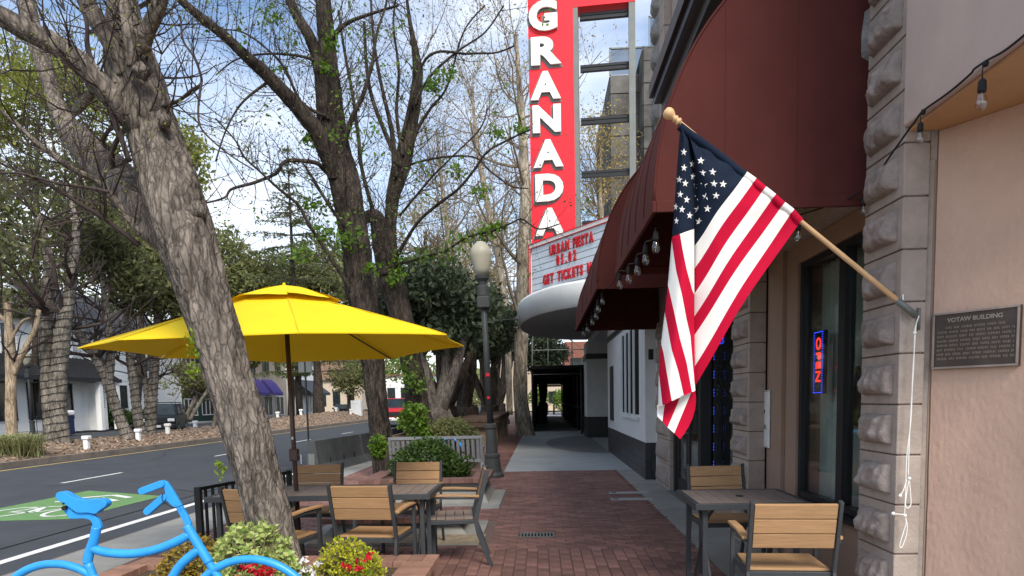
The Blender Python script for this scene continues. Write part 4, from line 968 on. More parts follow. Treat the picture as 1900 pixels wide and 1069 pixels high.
obj('hem', mb, m_yellow, um)
m_seam = M('yellow_seam', (0.62, 0.44, 0.01), 0.8, 0.1, 9, 0.1, 80)
for k in range(N8):
    a = a0 + 2 * PI * k / N8; mb = MB(); mb.tube([uq(0.2 + 1.4 * q / 12, a, 2.43 - 0.475 * (q / 12 - 0.03 * math.sin(PI * q / 12)) + 0.003) for q in range(13)], 0.0035, 5); obj('seam', mb, m_seam, um)
    mb = MB(); mb.tube([uq(0.05, a, 2.43), uq(1.56, a, 1.950)], 0.008, 6); rb = obj('rib', mb, m_umb_pole if k == 1 else m_yellow, um)
    mb = MB(); mb.tube([uq(0.05, a, 2.16), uq(0.62, a, 2.25)], 0.007, 5); o = obj('strut', mb, m_umb_pole, rb); o.location = (0, 0, 0)
mb = MB(); mb.tube([uq(0, 0, 0), uq(0, 0, 2.5)], 0.0205, 14); obj('pole', mb, m_umb_pole, um, True)
mb = MB(); mb.lathe([(0.02, 0), (0.045, 0.03), (0.05, 0.07), (0.02, 0.08)], uq(0, 0, 2.10), 14, ax=TILT); obj('runner', mb, m_black, um, True)
mb = MB(); mb.lathe([(0.010, 0), (0.014, 0.012), (0.010, 0.025), (0.0, 0.03)], uq(0, 0, 2.525), 12, ax=TILT); obj('finial', mb, m_yellow, um, True)
c = uq(0, 0, 1.05); mb = MB(); mb.obox(c, (0.038, 0, 0), (0, 0.035, 0), (0, 0, 0.055)); cr = obj('crank_box', mb, m_umb_pole, um, bevel=0.01)
mb = MB(); mb.tube([c + Vector((0.038, -0.02, 0)), c + Vector((0.07, -0.02, 0)), c + Vector((0.075, -0.04, -0.08)), c + Vector((0.09, -0.05, -0.085)), c + Vector((0.12, -0.05, -0.10))], 0.006, 6); o = obj('handle', mb, m_chrome, cr); o.location = (0, 0, 0)
c = uq(0, 0, 1.20); mb = MB(); mb.obox(c + Vector((0, -0.022, 0)), (0.008, 0, 0), (0, 0.002, 0), (0, 0, 0.012)); obj('sticker', mb, m_white_plastic, um)
mb = MB(); mb.lathe([(0.24, 0), (0.24, 0.05), (0.05, 0.08), (0.03, 0.3)], (UX, UY, 0.001), 20); obj('base', mb, m_black, um)

# ------------------------------------------------------------------ railing by the street
fe = thing('railing', 'low black metal railing of upright bars behind the tree trunk', 'railing', (-3.16, 6.25, 0))
ra, rb_ = Vector((-3.16, 6.25, 0)), Vector((-2.86, 7.75, 0))
for q in (ra, rb_): mb = MB(); mb.obox(q + Vector((0, 0, 0.38)), (0.026, 0, 0), (0, 0.026, 0), (0, 0, 0.38)); obj('post', mb, m_black, fe)
for z in (0.74, 0.08): mb = MB(); mb.bar(ra + Vector((0, .03, z)), rb_ + Vector((0, -.03, z)), 0.03, 0.03); obj('rail', mb, m_black, fe)
for k in range(1, 15):
    q = ra.lerp(rb_, k / 15); mb = MB(); mb.bar(q + Vector((0, 0, 0.096)), q + Vector((0, 0, 0.724)), 0.022, 0.022); obj('bar', mb, m_black, fe)

# ------------------------------------------------------------------ raised brick planter under the near tree
pn = thing('brick_planter', 'low raised planter with red brick cap around the leaning tree', 'planter', (-2.0, 4.7, 0))
mb = MB(); mb.box((-3.2, 3.55, 0), (-0.86, 5.36, 0.235)); obj('wall', mb, m_capbrick, pn)
for a, b in (((-3.2, 5.16), (-0.82, 5.40)), ((-1.06, 3.5), (-0.82, 5.155)), ((-3.24, 3.5), (-1.065, 3.7)), ((-3.24, 3.705), (-3.04, 5.155))):
    w, h = b[0] - a[0], b[1] - a[1]; n = int(max(w, h) / 0.105)
    for k in range(n):
        mb = MB()
        if w > h: mb.box((a[0] + w * k / n + 0.002, a[1], 0.24), (a[0] + w * (k + 1) / n - 0.002, b[1], 0.298 + rnd.uniform(0, .003)))
        else: mb.box((a[0], a[1] + h * k / n + 0.002, 0.24), (b[0], a[1] + h * (k + 1) / n - 0.002, 0.298 + rnd.uniform(0, .003)))
        obj('brick', mb, m_capbrick, pn, bevel=0.003)
g_ = grid_sheet(-3.05, -1.05, 3.68, 5.17, 40, 30, lambda x, y: 0.25 + 0.03 * mnoise.noise(Vector((x * 3, y * 3, 1))) + 0.015 * mnoise.noise(Vector((x * 14, y * 14, 1)))); obj('soil', g_, m_soil, pn, True)

def succulent(name, label, x, y, z0, rx, ry, h, mat, n, seed, lsize=0.014, stems=True, cat='shrub', up=1.0, flat=0.55):
    t = thing(name, label, cat, (x, y, z0)); r = random.Random(seed); pts = []; mb = MB()
    for k in range(n):
        a = r.uniform(0, 2 * PI); rr_ = math.sqrt(r.random()); u = Vector((rr_ * math.cos(a) * rx, rr_ * math.sin(a) * ry, h * (1 - 0.55 * rr_ ** 2) * r.uniform(flat, 1.0)))
        base = Vector((u.x * 0.25, u.y * 0.25, 0)); mid = base.lerp(u, 0.55) + Vector((r.uniform(-.02, .02), r.uniform(-.02, .02), 0.02))
        mb.tube([Vector((x, y, z0)) + q for q in (base, mid, u)], [0.006, 0.005, 0.003], 4, caps=False)
        tip = Vector((x, y, z0)) + u; dr = (u - mid).normalized()
        for j in range(9):
            b = r.uniform(0, 2 * PI); o1 = dr.orthogonal().normalized(); o2 = dr.cross(o1)
            lv = (o1 * math.cos(b) + o2 * math.sin(b)) * r.uniform(0.5, 1.0) + dr * r.uniform(-0.1, 0.9) * up; lv.normalize()
            pts.append((tip - dr * r.uniform(0, 0.055), lv))
    obj('stems', mb, m_twig_pale, t)
    nl = len(pts); C_ = np.array([tuple(p[0] + p[1] * lsize) for p in pts]); U = np.array([tuple(p[1]) for p in pts]); rs = np.random.RandomState(seed)
    V = np.cross(U, rs.normal(0, 1, (nl, 3))); V /= np.linalg.norm(V, axis=1, keepdims=True); s = lsize * (0.7 + 0.6 * rs.rand(nl, 1))
    o = link('leaves', quads_mesh('leaves', C_, U * s, V * s * 1.0, mat), t); o['kind'] = 'stuff'; return t
succulent('succulent_plant', 'pale green and cream leafy succulent at the foot of the leaning trunk', -1.76, 4.12, 0.27, 0.31, 0.18, 0.56, l_pale, 380, 3, 0.021)
succulent('succulent_plant', 'round yellow green jade bush on the right side of the planter', -1.30, 4.5, 0.27, 0.25, 0.24, 0.36, l_yell, 520, 5, 0.013, up=2.0)
succulent('succulent_plant', 'smaller yellow green jade plant in front of the round one', -1.42, 4.15, 0.25, 0.22, 0.16, 0.16, l_yell, 260, 8, 0.013, up=2.0)
succulent('succulent_plant', 'orange tinted succulent behind the blue fork tube', -2.30, 4.45, 0.27, 0.24, 0.22, 0.40, l_rust, 420, 6, 0.015)
succulent('succulent_plant', 'low rusty green succulent between the blue wheels', -2.28, 4.0, 0.26, 0.24, 0.20, 0.26, l_rust, 300, 9, 0.014)
def flowers(label, x, y, z, rx, n, mat, seed, h=0.12):
    t = thing('flower', label, 'flowers', (x, y, z)); r = random.Random(seed); mb = MB(); pts = []; lv = []
    for k in range(n):
        q = Vector((x + r.uniform(-rx, rx), y + r.uniform(-rx, rx) * 0.7, z + h * r.uniform(0.6, 1.1)))
        mb.tube([Vector((x + (q.x - x) * .5, y + (q.y - y) * .5, z)), q], 0.002, 3, caps=False)
        for j in range(12): pts.append(q + Vector((r.gauss(0, .012), r.gauss(0, .012), r.gauss(0, .008))))
        for j in range(10): lv.append(Vector((q.x, q.y, z + (q.z - z) * r.uniform(.1, .8))) + Vector((r.gauss(0, .02), r.gauss(0, .02), 0)))
    obj('stems', mb, l_fresh, t); o = leaves_at('petals', pts, 0.014, mat, t, seed); o['kind'] = 'stuff'; o = leaves_at('leaves', lv, 0.014, l_fresh, t, seed + 1); o['kind'] = 'stuff'
flowers('cluster of bright red flowers under the pale succulent, seen through the blue wheel', -1.66, 3.86, 0.26, 0.10, 22, l_redflower, 1, 0.30)
flowers('white flowers low in the planter beside the red ones', -1.50, 3.84, 0.26, 0.06, 7, l_whiteflower, 2, 0.24)
flowers('white flowers at the front of the round jade bush', -1.42, 4.10, 0.27, 0.06, 9, l_whiteflower, 3, 0.29)
flowers('single red flowers dotted in front of the round jade bush', -1.13, 4.12, 0.27, 0.09, 7, l_redflower, 4, 0.31)

# ------------------------------------------------------------------ blue bicycle shaped rack
BY = 3.5
bk = thing('bike_rack', 'bright blue bicycle shaped steel rack sculpture in front of the planter', 'bike rack', tuple(P(280, 1168, BY).xy) + (0,))
def C7(x, y, d=0.0): return P(x / 3.958, 840 + y / 3.956, BY + d)
def c7tube(name, pts, rad, k=8, par=bk, d=0.0):
    mb = MB(); mb.tube([Vector(p) for p in spline([tuple(C7(x, y, d)) for x, y in pts], k)], rad, 16); return obj(name, mb, m_bike, par, True)
def c7plate(name, pts, th=0.016, d=0.0, k=4):
    sp_ = spline([tuple(C7(x, y, d - th / 2)) for x, y in pts + [pts[0]]], k)[:-1]
    mb = MB(); mb.prism([tuple(p) for p in sp_], (0, th, 0)); return obj(name, mb, m_bike, bk, bevel=0.003)
Rm = 0.352
for nm, cxp, cyp in (('rear_wheel', 108, 1168), ('front_wheel', 468, 1161)):
    c = P(cxp, cyp, BY); mb = MB(); mb.tube([c + Vector((Rm * math.cos(a), 0, Rm * math.sin(a))) for a in [2 * PI * k / 72 for k in range(72)]], 0.0215, 14, closed=True)
    wz = obj(nm, mb, m_bike, bk, True)
    for k in range(3):
        a = PI / 2 + 2 * PI * k / 3 + 0.75 * (1 if nm[0] == 'r' else -1); mb = MB(); dv = Vector((math.cos(a), 0, math.sin(a)))
        mb.bar(c + dv * 0.02, c + dv * (Rm - 0.01), 0.055, 0.012, up=(0, 1, 0)); o = obj('spoke_plate', mb, m_bike, wz); o.location = (0, 0, 0)
    mb = MB(); mb.lathe([(0.05, -0.02), (0.05, 0.02)], c, 16, ax=(0, 1, 0)); o = obj('hub', mb, m_bike, wz); o.location = (0, 0, 0)
c7plate('saddle', [(405, 325), (412, 300), (440, 287), (480, 298), (540, 332), (600, 346), (700, 342), (752, 345), (780, 368), (772, 396), (730, 425), (695, 450), (640, 442), (560, 440), (505, 400), (465, 375), (425, 352)], 0.05)
c7plate('seat_bracket', [(466, 395), (500, 380), (530, 400), (535, 436), (600, 440), (660, 448), (700, 470), (730, 510), (738, 560), (680, 556), (674, 520), (655, 495), (610, 484), (560, 486), (510, 484), (490, 460), (466, 425)], 0.022)
c7tube('seat_tube', [(709, 548), (690, 640), (655, 740), (642, 808)], 0.0245)
c7tube('top_tube', [(678, 704), (790, 733), (960, 742), (1130, 716), (1280, 660), (1392, 603)], 0.0235)
c7tube('head_tube', [(1372, 536), (1445, 660), (1536, 806)], 0.0245)
c7tube('down_tube', [(1462, 712), (1370, 782), (1300, 860), (1235, 980), (1190, 1110)], 0.0235)
c7tube('fork', [(1530, 800), (1575, 872), (1650, 985), (1760, 1130), (1850, 1260)], 0.021)
c7tube('lower_frame_tube', [(645, 800), (700, 960), (760, 1120), (1190, 1110)], 0.022, 3)
c7tube('chain_stay', [(430, 1296), (760, 1120)], 0.02, 3)
c7plate('stem_plate', [(1190, 345), (1218, 352), (1270, 400), (1290, 408), (1345, 510), (1365, 548), (1402, 524), (1330, 385), (1222, 212), (1200, 240), (1212, 300)], 0.02, 0, 2)
def grip(a, b, w):
    mb = MB(); A_, B_ = C7(*a), C7(*b); d = (B_ - A_); l = d.length; d.normalize(); u = d.cross(Vector((0, 1, 0))).normalized(); hw = w / 2; poly = []
    for k in range(9): an = PI / 2 + PI * k / 8; poly.append(A_ + d * (math.cos(an) * hw) + u * math.sin(an) * hw)
    for k in range(9): an = -PI / 2 + PI * k / 8; poly.append(B_ + d * (math.cos(an) * hw) + u * math.sin(an) * hw)
    mb.prism([p - Vector((0, 0.02, 0)) for p in poly], (0, 0.04, 0)); return obj('handle_grip', mb, m_bike, bk, bevel=0.003)
grip((1052, 280), (1192, 228), 0.036); grip((1090, 430), (1205, 330), 0.036)
mb = MB(); mb.tube([Vector(p) for p in spline([tuple(C7(x, y, -0.03)) for x, y in ((1195, 300), (1190, 340), (1225, 380), (1285, 402), (1340, 385), (1365, 372))], 6)], 0.002, 5); obj('cable', mb, m_black, bk)
tag(obj('saddle_bolt', MB(), m_black), None); bpy.data.objects.remove(bpy.data.objects['saddle_bolt'])
for q in ((492, 368, 0.006), (494, 402, 0.012)):
    mb = MB(); mb.lathe([(q[2], -0.03), (q[2], 0.03)], C7(q[0], q[1]), 12, ax=(0, 1, 0)); obj('bolt', mb, m_black, bk)

# ------------------------------------------------------------------ flag and pole
FY = 3.92
fp = thing('flagpole', 'pale wooden flagpole slanting out from a bracket on the stone pier', 'flagpole', tuple(P(1700, 588, 4.0)))
pa, pb = P(1697, 584, 4.0), P(1252, 220, FY)
mb = MB(); mb.tube([pa.lerp(pb, k / 6) for k in range(7)], [0.0145, 0.0145, 0.014, 0.013, 0.012, 0.0115, 0.011], 14); obj('pole', mb, m_polewood, fp, True)
fdv = (pb - pa).normalized()
mb = MB(); mb.lathe([(0.011, -0.01), (0.020, 0), (0.021, 0.008), (0.013, 0.014), (0.019, 0.022), (0.020, 0.03), (0.013, 0.036), (0.024, 0.05), (0.031, 0.065), (0.030, 0.082), (0.020, 0.096), (0.0, 0.1)], pb - fdv * 0.03, 20, ax=fdv); obj('finial', mb, m_polewood, fp, True)
mb = MB(); mb.tube([pa - fdv * 0.01, pa + fdv * 0.13], 0.0185, 14); mb.obox(P(1704, 592, 4.03), (0.006, 0, 0), (0, 0.012, 0), (0, 0, 0.06)); obj('bracket', mb, m_steel, fp, True)
mb = MB(); mb.tube([pa + fdv * 0.10 + Vector((0, -0.02, 0.015)), pa + fdv * 0.10 + Vector((0, -0.02, 0.045))], 0.005, 6); obj('thumb_screw', mb, m_chrome, fp)
# flag cloth traced as folds: strips between stripe borders
fl = thing('flag', 'American flag with navy canton hanging in folds from the slanting wooden pole', 'flag', tuple(P(1300, 420, FY)))
def FP(x, y, d): return P(x, y, FY + d)
hoist = [(1263, 231), (1281, 245), (1298, 257), (1315, 269), (1332, 282), (1349, 295), (1366, 309), (1384, 322), (1401, 334), (1419, 349), (1437, 363), (1454, 378), (1471, 391), (1487, 409)]
val = [(1289, 262), (1288.5, 290), (1288, 318), (1287.5, 345), (1287, 372), (1287, 400), (1287, 430), (1287.5, 458), (1287.5, 500), (1288, 546), (1288, 588), (1288.5, 622), (1289, 680), (1290, 716)]
bow = [0, 2, 4, 6, 6, 6, 5, 4, 5, 7, 8, 8, 10, 17]
def strip_pts(k, t):
    h, v = hoist[k], val[k]; x = h[0] + (v[0] - h[0]) * t; y = h[1] + (v[1] - h[1]) * t
    nx, ny = (v[1] - h[1]), -(v[0] - h[0]); l = math.hypot(nx, ny) + 1e-6
    b = bow[k] * math.sin(PI * t) * (1.0 if k < 13 else 1.0) * 0.9 - 3.0 * math.sin(3 * PI * t) * (k > 6) * (0.3 + 0.7 * t)
    return x - nx / l * b * 0.45, y - ny / l * b * 0.45
NT = 36; colr = [1, 2] * 7
mb = MB(); sub = 5
for k in range(13):
    vs = []
    for q in range(sub + 1):
        s = q / sub
        for i in range(NT + 1):
            t = i / NT; x0_, y0_ = strip_pts(k, t); x1_, y1_ = strip_pts(k + 1, t); x, y = x0_ + (x1_ - x0_) * s, y0_ + (y1_ - y0_) * s
            kk = (k + s) / 13
            d = 0.075 * t ** 3 + 0.022 * math.sin(kk * 9 + 2.2 * t) * math.sin(PI * min(1, t * 1.6)) - 0.035 * math.sin(PI * t) ** 0.8 + 0.006 * math.sin(kk * 40 + 9 * t) * (t < 0.25)
            vs.append(FP(x, y, d))
    mb.add(vs, [(q * (NT + 1) + i, (q + 1) * (NT + 1) + i, (q + 1) * (NT + 1) + i + 1, q * (NT + 1) + i + 1) for q in range(sub) for i in range(NT)], 0 if k < 7 else (1 if k % 2 == 0 else 2))
for k in range(7, 14):     # sleeve
    pass
obj('cloth', mb, [m_navy, m_flagred, m_flagwhite], fl, True)
mb = MB()
for k in range(13):
    m_ = 0 if k < 7 else (1 if k % 2 == 0 else 2); a, b = pb.lerp(pa, 0), None
    A_, B_ = FP(*hoist[k], 0.0), FP(*hoist[k + 1], 0.0); off = Vector((-0.007, 0, -0.008)); mb.tube([A_ + off, B_ + off], 0.021, 12, m_, caps=False)
obj('pole_sleeve', mb, [m_navy, m_flagred, m_flagwhite], fl, True)
# left hand drape
Bd = [[(1289, 258), (1289, 425)],   # right edge of canton part handled separately
]
sil = lambda y: np.interp(y, [236, 300, 400, 438, 520, 600, 650, 700, 760], [1262, 1257, 1250, 1247, 1240, 1231, 1225, 1222, 1221])
vx = lambda y: np.interp(y, [240, 260, 430, 600, 725], [1270, 1288, 1288, 1288.5, 1290])
def drape(xs_fn0, xs_fn1, y0f, y1f, mat_i, mb, n=30, w=6, base=0.0):
    vs = []
    for i in range(n + 1):
        for j in range(w + 1):
            t = i / n; s = j / w
            ya = y0f + (y1f - y0f) * t if not callable(y0f) else None
            x0_, x1_ = xs_fn0(ya), xs_fn1(ya); x = x0_ + (x1_ - x0_) * s
            L0, L1 = sil(ya), vx(ya); xx = min(max(x, L0), L1); f = (xx - L0) / (L1 - L0 + 1e-6)
            over = max(0, L0 - x); d = 0.055 - 0.075 * math.sin(PI * min(1, max(0, f)) ** 0.9) + 0.012 * math.sin(f * 7 + ya * 0.012) + over * 0.002
            hemx = 725 + (1290 - xx) * 0.44
            vs.append(FP(xx, min(ya, hemx) if ya > 700 else ya, d + base))
    mb.add(vs, [(i * (w + 1) + j, (i + 1) * (w + 1) + j, (i + 1) * (w + 1) + j + 1, i * (w + 1) + j + 1) for i in range(n) for j in range(w)], mat_i)
mb = MB()
drape(sil, vx, 237, 424, 0, mb)                                     # canton part
vs = []                                                              # lower slanted edge of the canton: filled by navy down to its border
for j in range(7):
    s = j / 6; L0, L1 = 1247.5, 1288; x = L0 + (L1 - L0) * s; f = s; d = 0.055 - 0.075 * math.sin(PI * f ** 0.9) + 0.012 * math.sin(f * 7 + 5.1)
    vs += [FP(x, 424, d), FP(x, 439 - 15 * s + 0.01, d)]
mb.add(vs, [(2 * j, 2 * j + 1, 2 * j + 3, 2 * j + 2) for j in range(6)], 0)
bl_ = [lambda y: vx(y) + 0 * y,
       lambda y: np.interp(y, [424, 460, 500, 540, 548], [1260, 1266, 1274, 1285, 1291]),
       lambda y: np.interp(y, [424, 500, 546, 593, 623, 670, 715, 724], [1243, 1254, 1265, 1274, 1281, 1285, 1289, 1291]),
       lambda y: np.interp(y, [424, 532, 580, 630, 673, 722, 760], [1218, 1240, 1251, 1262, 1274, 1283, 1291]),
       lambda y: np.interp(y, [424, 590, 648, 691, 731, 760], [1195, 1235.5, 1246, 1259, 1268, 1277]),
       lambda y: np.interp(y, [424, 654, 700, 741, 760], [1170, 1231, 1238.6, 1246, 1249]),
       lambda y: np.interp(y, [424, 697, 750, 760], [1150, 1223, 1229, 1231]),
       lambda y: np.interp(y, [424, 760], [1120, 1220])]
# rows start at the canton's slanted border
def drape2(f0, f1, mi):
    n, w = 60, 5; vs = []
    for i in range(n + 1):
        for j in range(w + 1):
            t = i / n; s = j / w; ya = 425 + 330 * t
            x0_, x1_ = f0(ya), f1(ya); x = x0_ + (x1_ - x0_) * s; L0, L1 = sil(ya), vx(ya); xx = min(max(x, L0), L1); f = (xx - L0) / (L1 - L0 + 1e-6)
            over = max(0, L0 - x); yy = max(ya, 439.5 - 15 * (xx - 1247.5) / 40.5); yy = min(yy, 725 + (1290 - xx) * 0.45)
            d = 0.055 - 0.075 * math.sin(PI * min(1, max(0, f)) ** 0.9) + 0.012 * math.sin(f * 7 + ya * 0.012) + min(over, 30) * 0.0025
            vs.append(FP(xx, yy, d))
    mb.add(vs, [(i * (w + 1) + j, (i + 1) * (w + 1) + j, (i + 1) * (w + 1) + j + 1, i * (w + 1) + j + 1) for i in range(n) for j in range(w)], mi)
for k in range(7): drape2(bl_[k + 1], bl_[k], 2 if k % 2 == 0 else 1)
obj('cloth_fold', mb, [m_navy, m_flagred, m_flagwhite], fl, True)
mb = MB()
BL = [((1219, 752), (1220, 773)), ((1234, 744), (1229, 782)), ((1266, 728), (1238.6, 793)), ((1287, 718), (1251, 804)), ((1290, 724), (1262, 815))]
mid = [None, None, None, None, (1287, 770)]
for k in range(4):
    vs = []
    for i in range(9):
        t = i / 8
        for (a, b), mdd in ((BL[k], mid[k]), (BL[k + 1], mid[k + 1])):
            x, y = a[0] + (b[0] - a[0]) * t, a[1] + (b[1] - a[1]) * t
            if mdd: e = 4 * t * (1 - t); x += (mdd[0] - (a[0] + b[0]) / 2) * e; y += (mdd[1] - (a[1] + b[1]) / 2) * e
            vs.append(FP(x, y, 0.05 + 0.02 * math.sin(t * 3) + 0.008 * k))
    mb.add(vs, [(2 * i, 2 * i + 2, 2 * i + 3, 2 * i + 1) for i in range(8)], 2 if k % 2 == 0 else 1)
obj('turned_corner', mb, [m_navy, m_flagred, m_flagwhite], fl, True)
stars = [(357, 350), (368, 430), (435, 425), (378, 508), (444, 503), (505, 505), (390, 588), (458, 582), (330, 592), (336, 674), (402, 668), (346, 752), (322, 512), (305, 455), (245, 293), (247, 397),
         (255, 500), (221, 573), (265, 608), (233, 672), (284, 712), (196, 748), (215, 475), (192, 655), (300, 372), (316, 265)]
def flag_depth(x, y):      # sit a star on whichever panel lies there
    if x > 1289:
        best = min(((math.hypot(strip_pts(k, i / NT)[0] - x, strip_pts(k, i / NT)[1] - y), k, i / NT) for k in range(8) for i in range(NT + 1)))
        t, kk = best[2], best[1] / 13
        return 0.075 * t ** 3 + 0.022 * math.sin(kk * 9 + 2.2 * t) * math.sin(PI * min(1, t * 1.6)) - 0.035 * math.sin(PI * t) ** 0.8
    f = min(1, max(0, (x - sil(y)) / (vx(y) - sil(y)))); return 0.055 - 0.075 * math.sin(PI * f ** 0.9) + 0.012 * math.sin(f * 7 + y * 0.012)
for k, (sx_, sy_) in enumerate(stars):
    x, y = 1200 + sx_ / 3.563, 200 + sy_ / 3.563; left = x < 1289; squeeze = 0.62 if (left and (x < 1259 or x > 1281)) else (0.85 if left else 1.0)
    if 1287 <= x < 1294: squeeze = 0.6
    mb = MB(); poly = []
    for j in range(10):
        rr_ = (7.3 if j % 2 == 0 else 2.9); a = -PI / 2 + PI * j / 5 + 0.1; xx = x + rr_ * math.cos(a) * squeeze; yy = y + rr_ * math.sin(a)
        poly.append(FP(xx, yy, flag_depth(xx, yy) - 0.0035))
    cc = FP(x, y, flag_depth(x, y) - 0.0045); mb.add([cc] + poly, [(0, j + 1, (j + 1) % 10 + 1) for j in range(10)]); obj('star', mb, m_flagwhite, fl)
# white cord from the bracket
cord = thing('cord', 'knotted white cord hanging from the flagpole bracket down the pier', 'cord', tuple(P(1690, 800, 3.97)))
def K5(x, y): return P(x, y, 3.985)
mb = MB()
for pts in ([(1705, 586), (1699, 605), (1697, 622), (1695, 680), (1690, 760), (1687, 820), (1685, 885)], [(1700, 600), (1698, 625), (1693, 700), (1690, 780), (1682, 850), (1680, 920), (1678, 955)],
            [(1687, 888), (1689, 915), (1690, 935), (1684, 943), (1680, 935), (1683, 910), (1686, 890)], [(1682, 890), (1676, 910), (1671, 918)],
            [(1678, 955), (1665, 954), (1658, 954)], [(1679, 957), (1683, 975), (1681, 995), (1674, 1014), (1670, 1016), (1670, 1008), (1677, 985), (1681, 970), (1679, 957)]):
    mb.tube([Vector(p) for p in spline([tuple(K5(*q)) for q in pts], 6)], 0.0033, 6)
obj('strand', mb, m_rope, cord, True)
for q in ((1687, 888), (1670, 920), (1657, 953), (1679, 957), (1697, 618)): mb = MB(); mb.lathe([(0.002, -0.01), (0.009, -0.006), (0.010, 0.004), (0.003, 0.011)], K5(*q), 8, ax=(0.6, 0, 1)); obj('knot', mb, m_rope, cord, True)

# ------------------------------------------------------------------ string lights
def bulb(parent, top, n_drop=0.03, s=1.0):
    mb = MB(); mb.tube([top, top + Vector((0, 0, -n_drop * s))], 0.0028 * s, 5); mb.lathe([(0.007 * s, 0), (0.017 * s, -0.012 * s), (0.019 * s, -0.05 * s), (0.017 * s, -0.062 * s)], top + Vector((0, 0, -n_drop * s)), 12)
    sk = obj('socket', mb, m_rubber, parent, True)
    b0 = top + Vector((0, 0, (-n_drop - 0.06) * s)); mb = MB(); mb.lathe([(0.014 * s, 0.0), (0.019 * s, -0.018 * s), (0.0265 * s, -0.045 * s), (0.024 * s, -0.065 * s), (0.012 * s, -0.08 * s), (0.0, -0.084 * s)], b0, 14)
    o = obj('bulb', mb, m_bulb, sk, True); o.location = (0, 0, 0)
    mb = MB(); mb.tube([b0, b0 + Vector((0.003, 0, -0.03 * s)), b0 + Vector((-0.003, 0, -0.05 * s))], 0.0022 * s, 4); o = obj('filament', mb, m_globe, sk); o.location = (0, 0, 0)
s1 = thing('string_lights', 'black cable with clear bulbs looping along the pink stucco overhang', 'string lights', tuple(PX(1760, 170, 1.97)))
XS = 1.965
cab = [(1595, 372, 1.985), (1607, 358, 1.985), (1650, 292, 1.975), (1700, 222, 1.965), (1715, 204, XS), (1760, 172, XS), (1800, 138, XS), (1808, 128, XS), (1832, 112, XS), (1870, 90, XS), (1930, 40, XS)]
mb = MB(); mb.tube([Vector(p) for p in spline([tuple(PX(x, y, X)) for x, y, X in cab], 6)], 0.0052, 8); obj('cable', mb, m_rubber, s1, True)
for x, y, sc_, dr in ((1713, 208, 0.82, 0.055), (1829, 118, 1.0, 0.06), (1607, 360, 0.8, 0.02)):
    X = XS if x > 1650 else 1.985; q = PX(x, y, X); mb = MB(); mb.lathe([(0.009, -0.012), (0.013, 0), (0.009, 0.012)], q, 10); obj('clip', mb, m_rubber, s1, True); bulb(s1, q + Vector((-0.012, 0, -0.005)), dr, sc_ * 0.95)
s2 = thing('string_lights', 'row of clear bulbs hanging under the maroon awning hems', 'string lights', (0.8, 7, 2.6))
bx = [(1217, 452, 4.72), (1198, 476, 5.12), (1182.6, 497, 5.55), (1167, 513, 5.95), (1150, 524, 6.5), (1118, 556, 7.9), (1110, 566, 8.4), (1106, 580, 9.0), (1099, 592, 9.8), (1090, 606, 10.8), (1083, 614, 11.6)]
prev = None; cb = []
for x, y, Y in bx:
    q = P(x, y, Y); top = Vector((q.x, q.y, q.z + 0.10)); bulb(s2, top, 0.02, 1.0 if Y < 8 else 1.2)
    if prev is not None: cb += [(prev + top) / 2 + Vector((0.01, 0, -0.03))]
    cb.append(top); prev = top
mb = MB(); mb.tube([Vector(p) for p in spline([tuple(p) for p in cb], 3)], 0.005, 6); obj('cable', mb, m_rubber, s2, True)
s3 = thing('hanging_bulb', 'single clear bulb hanging inside the near awning by the wall', 'light bulb', tuple(P(1480, 405, 4.7)))
bulb(s3, P(1481, 400, 4.7), 0.03, 1.0); mb = MB(); q = P(1481, 400, 4.7); mb.tube([Vector(p) for p in spline([tuple(q), (q.x + 0.25, q.y - 0.1, q.z + 0.06), (1.97, 4.5, 2.72)], 4)], 0.005, 5); obj('cable', mb, m_rubber, s3)

# ------------------------------------------------------------------ signs and lights at the shopfront
m_led_r = emit('red_led', (1.0, 0.04, 0.02), 1.1); m_led_b = emit('blue_led', (0.03, 0.08, 1.0), 1.2)
os_ = thing('open_sign', 'vertical lit OPEN sign in red letters with blue border behind the window', 'open sign', tuple(PX(1519, 670, 2.27)))
q0, q1 = PX(1528, 612, 2.265), PX(1509, 731, 2.265); yc, zc = (q0.y + q1.y) / 2, (q0.z + q1.z) / 2; hy, hz = abs(q1.y - q0.y) / 2, (q0.z - q1.z) / 2
hy = max(hy, 0.07)
mb = MB(); mb.box((2.268, yc - hy, zc - hz), (2.30, yc + hy, zc + hz)); obj('panel', mb, m_black_matte, os_)
put_text('letters', 'OPEN', 0.135, m_led_r, (2.262, yc, zc + 0.02), (0, 0, -1), (0, -1, 0), os_, extrude=0.003, bold=0.002, spacing=1.1)
mb = MB()
for k in range(26):
    z = zc - hz + 0.012 + (2 * hz - 0.024) * k / 25
    for s in (-1, 1): mb.box((2.258, yc + s * (hy - 0.012) - 0.0035, z - 0.0035), (2.2675, yc + s * (hy - 0.012) + 0.0035, z + 0.0035))
for k in range(7):
    y_ = yc - hy + 0.012 + (2 * hy - 0.024) * k / 6
    for z in (zc + hz - 0.01, zc - hz + 0.01): mb.box((2.258, y_ - 0.0035, z - 0.003), (2.2675, y_ + 0.0035, z + 0.003))
o = obj('border_lights', mb, m_led_b, os_); o['kind'] = 'stuff'
ns_ = thing('neon_sign', 'small red and blue neon sign in the door bay behind the flag', 'neon sign', tuple(PX(1338, 622, 2.27)))
c = PX(1332, 622, 2.3); mb = MB(); mb.box((2.3, c.y - 0.32, c.z - 0.14), (2.32, c.y + 0.32, c.z + 0.14)); obj('panel', mb, m_black_matte, ns_)
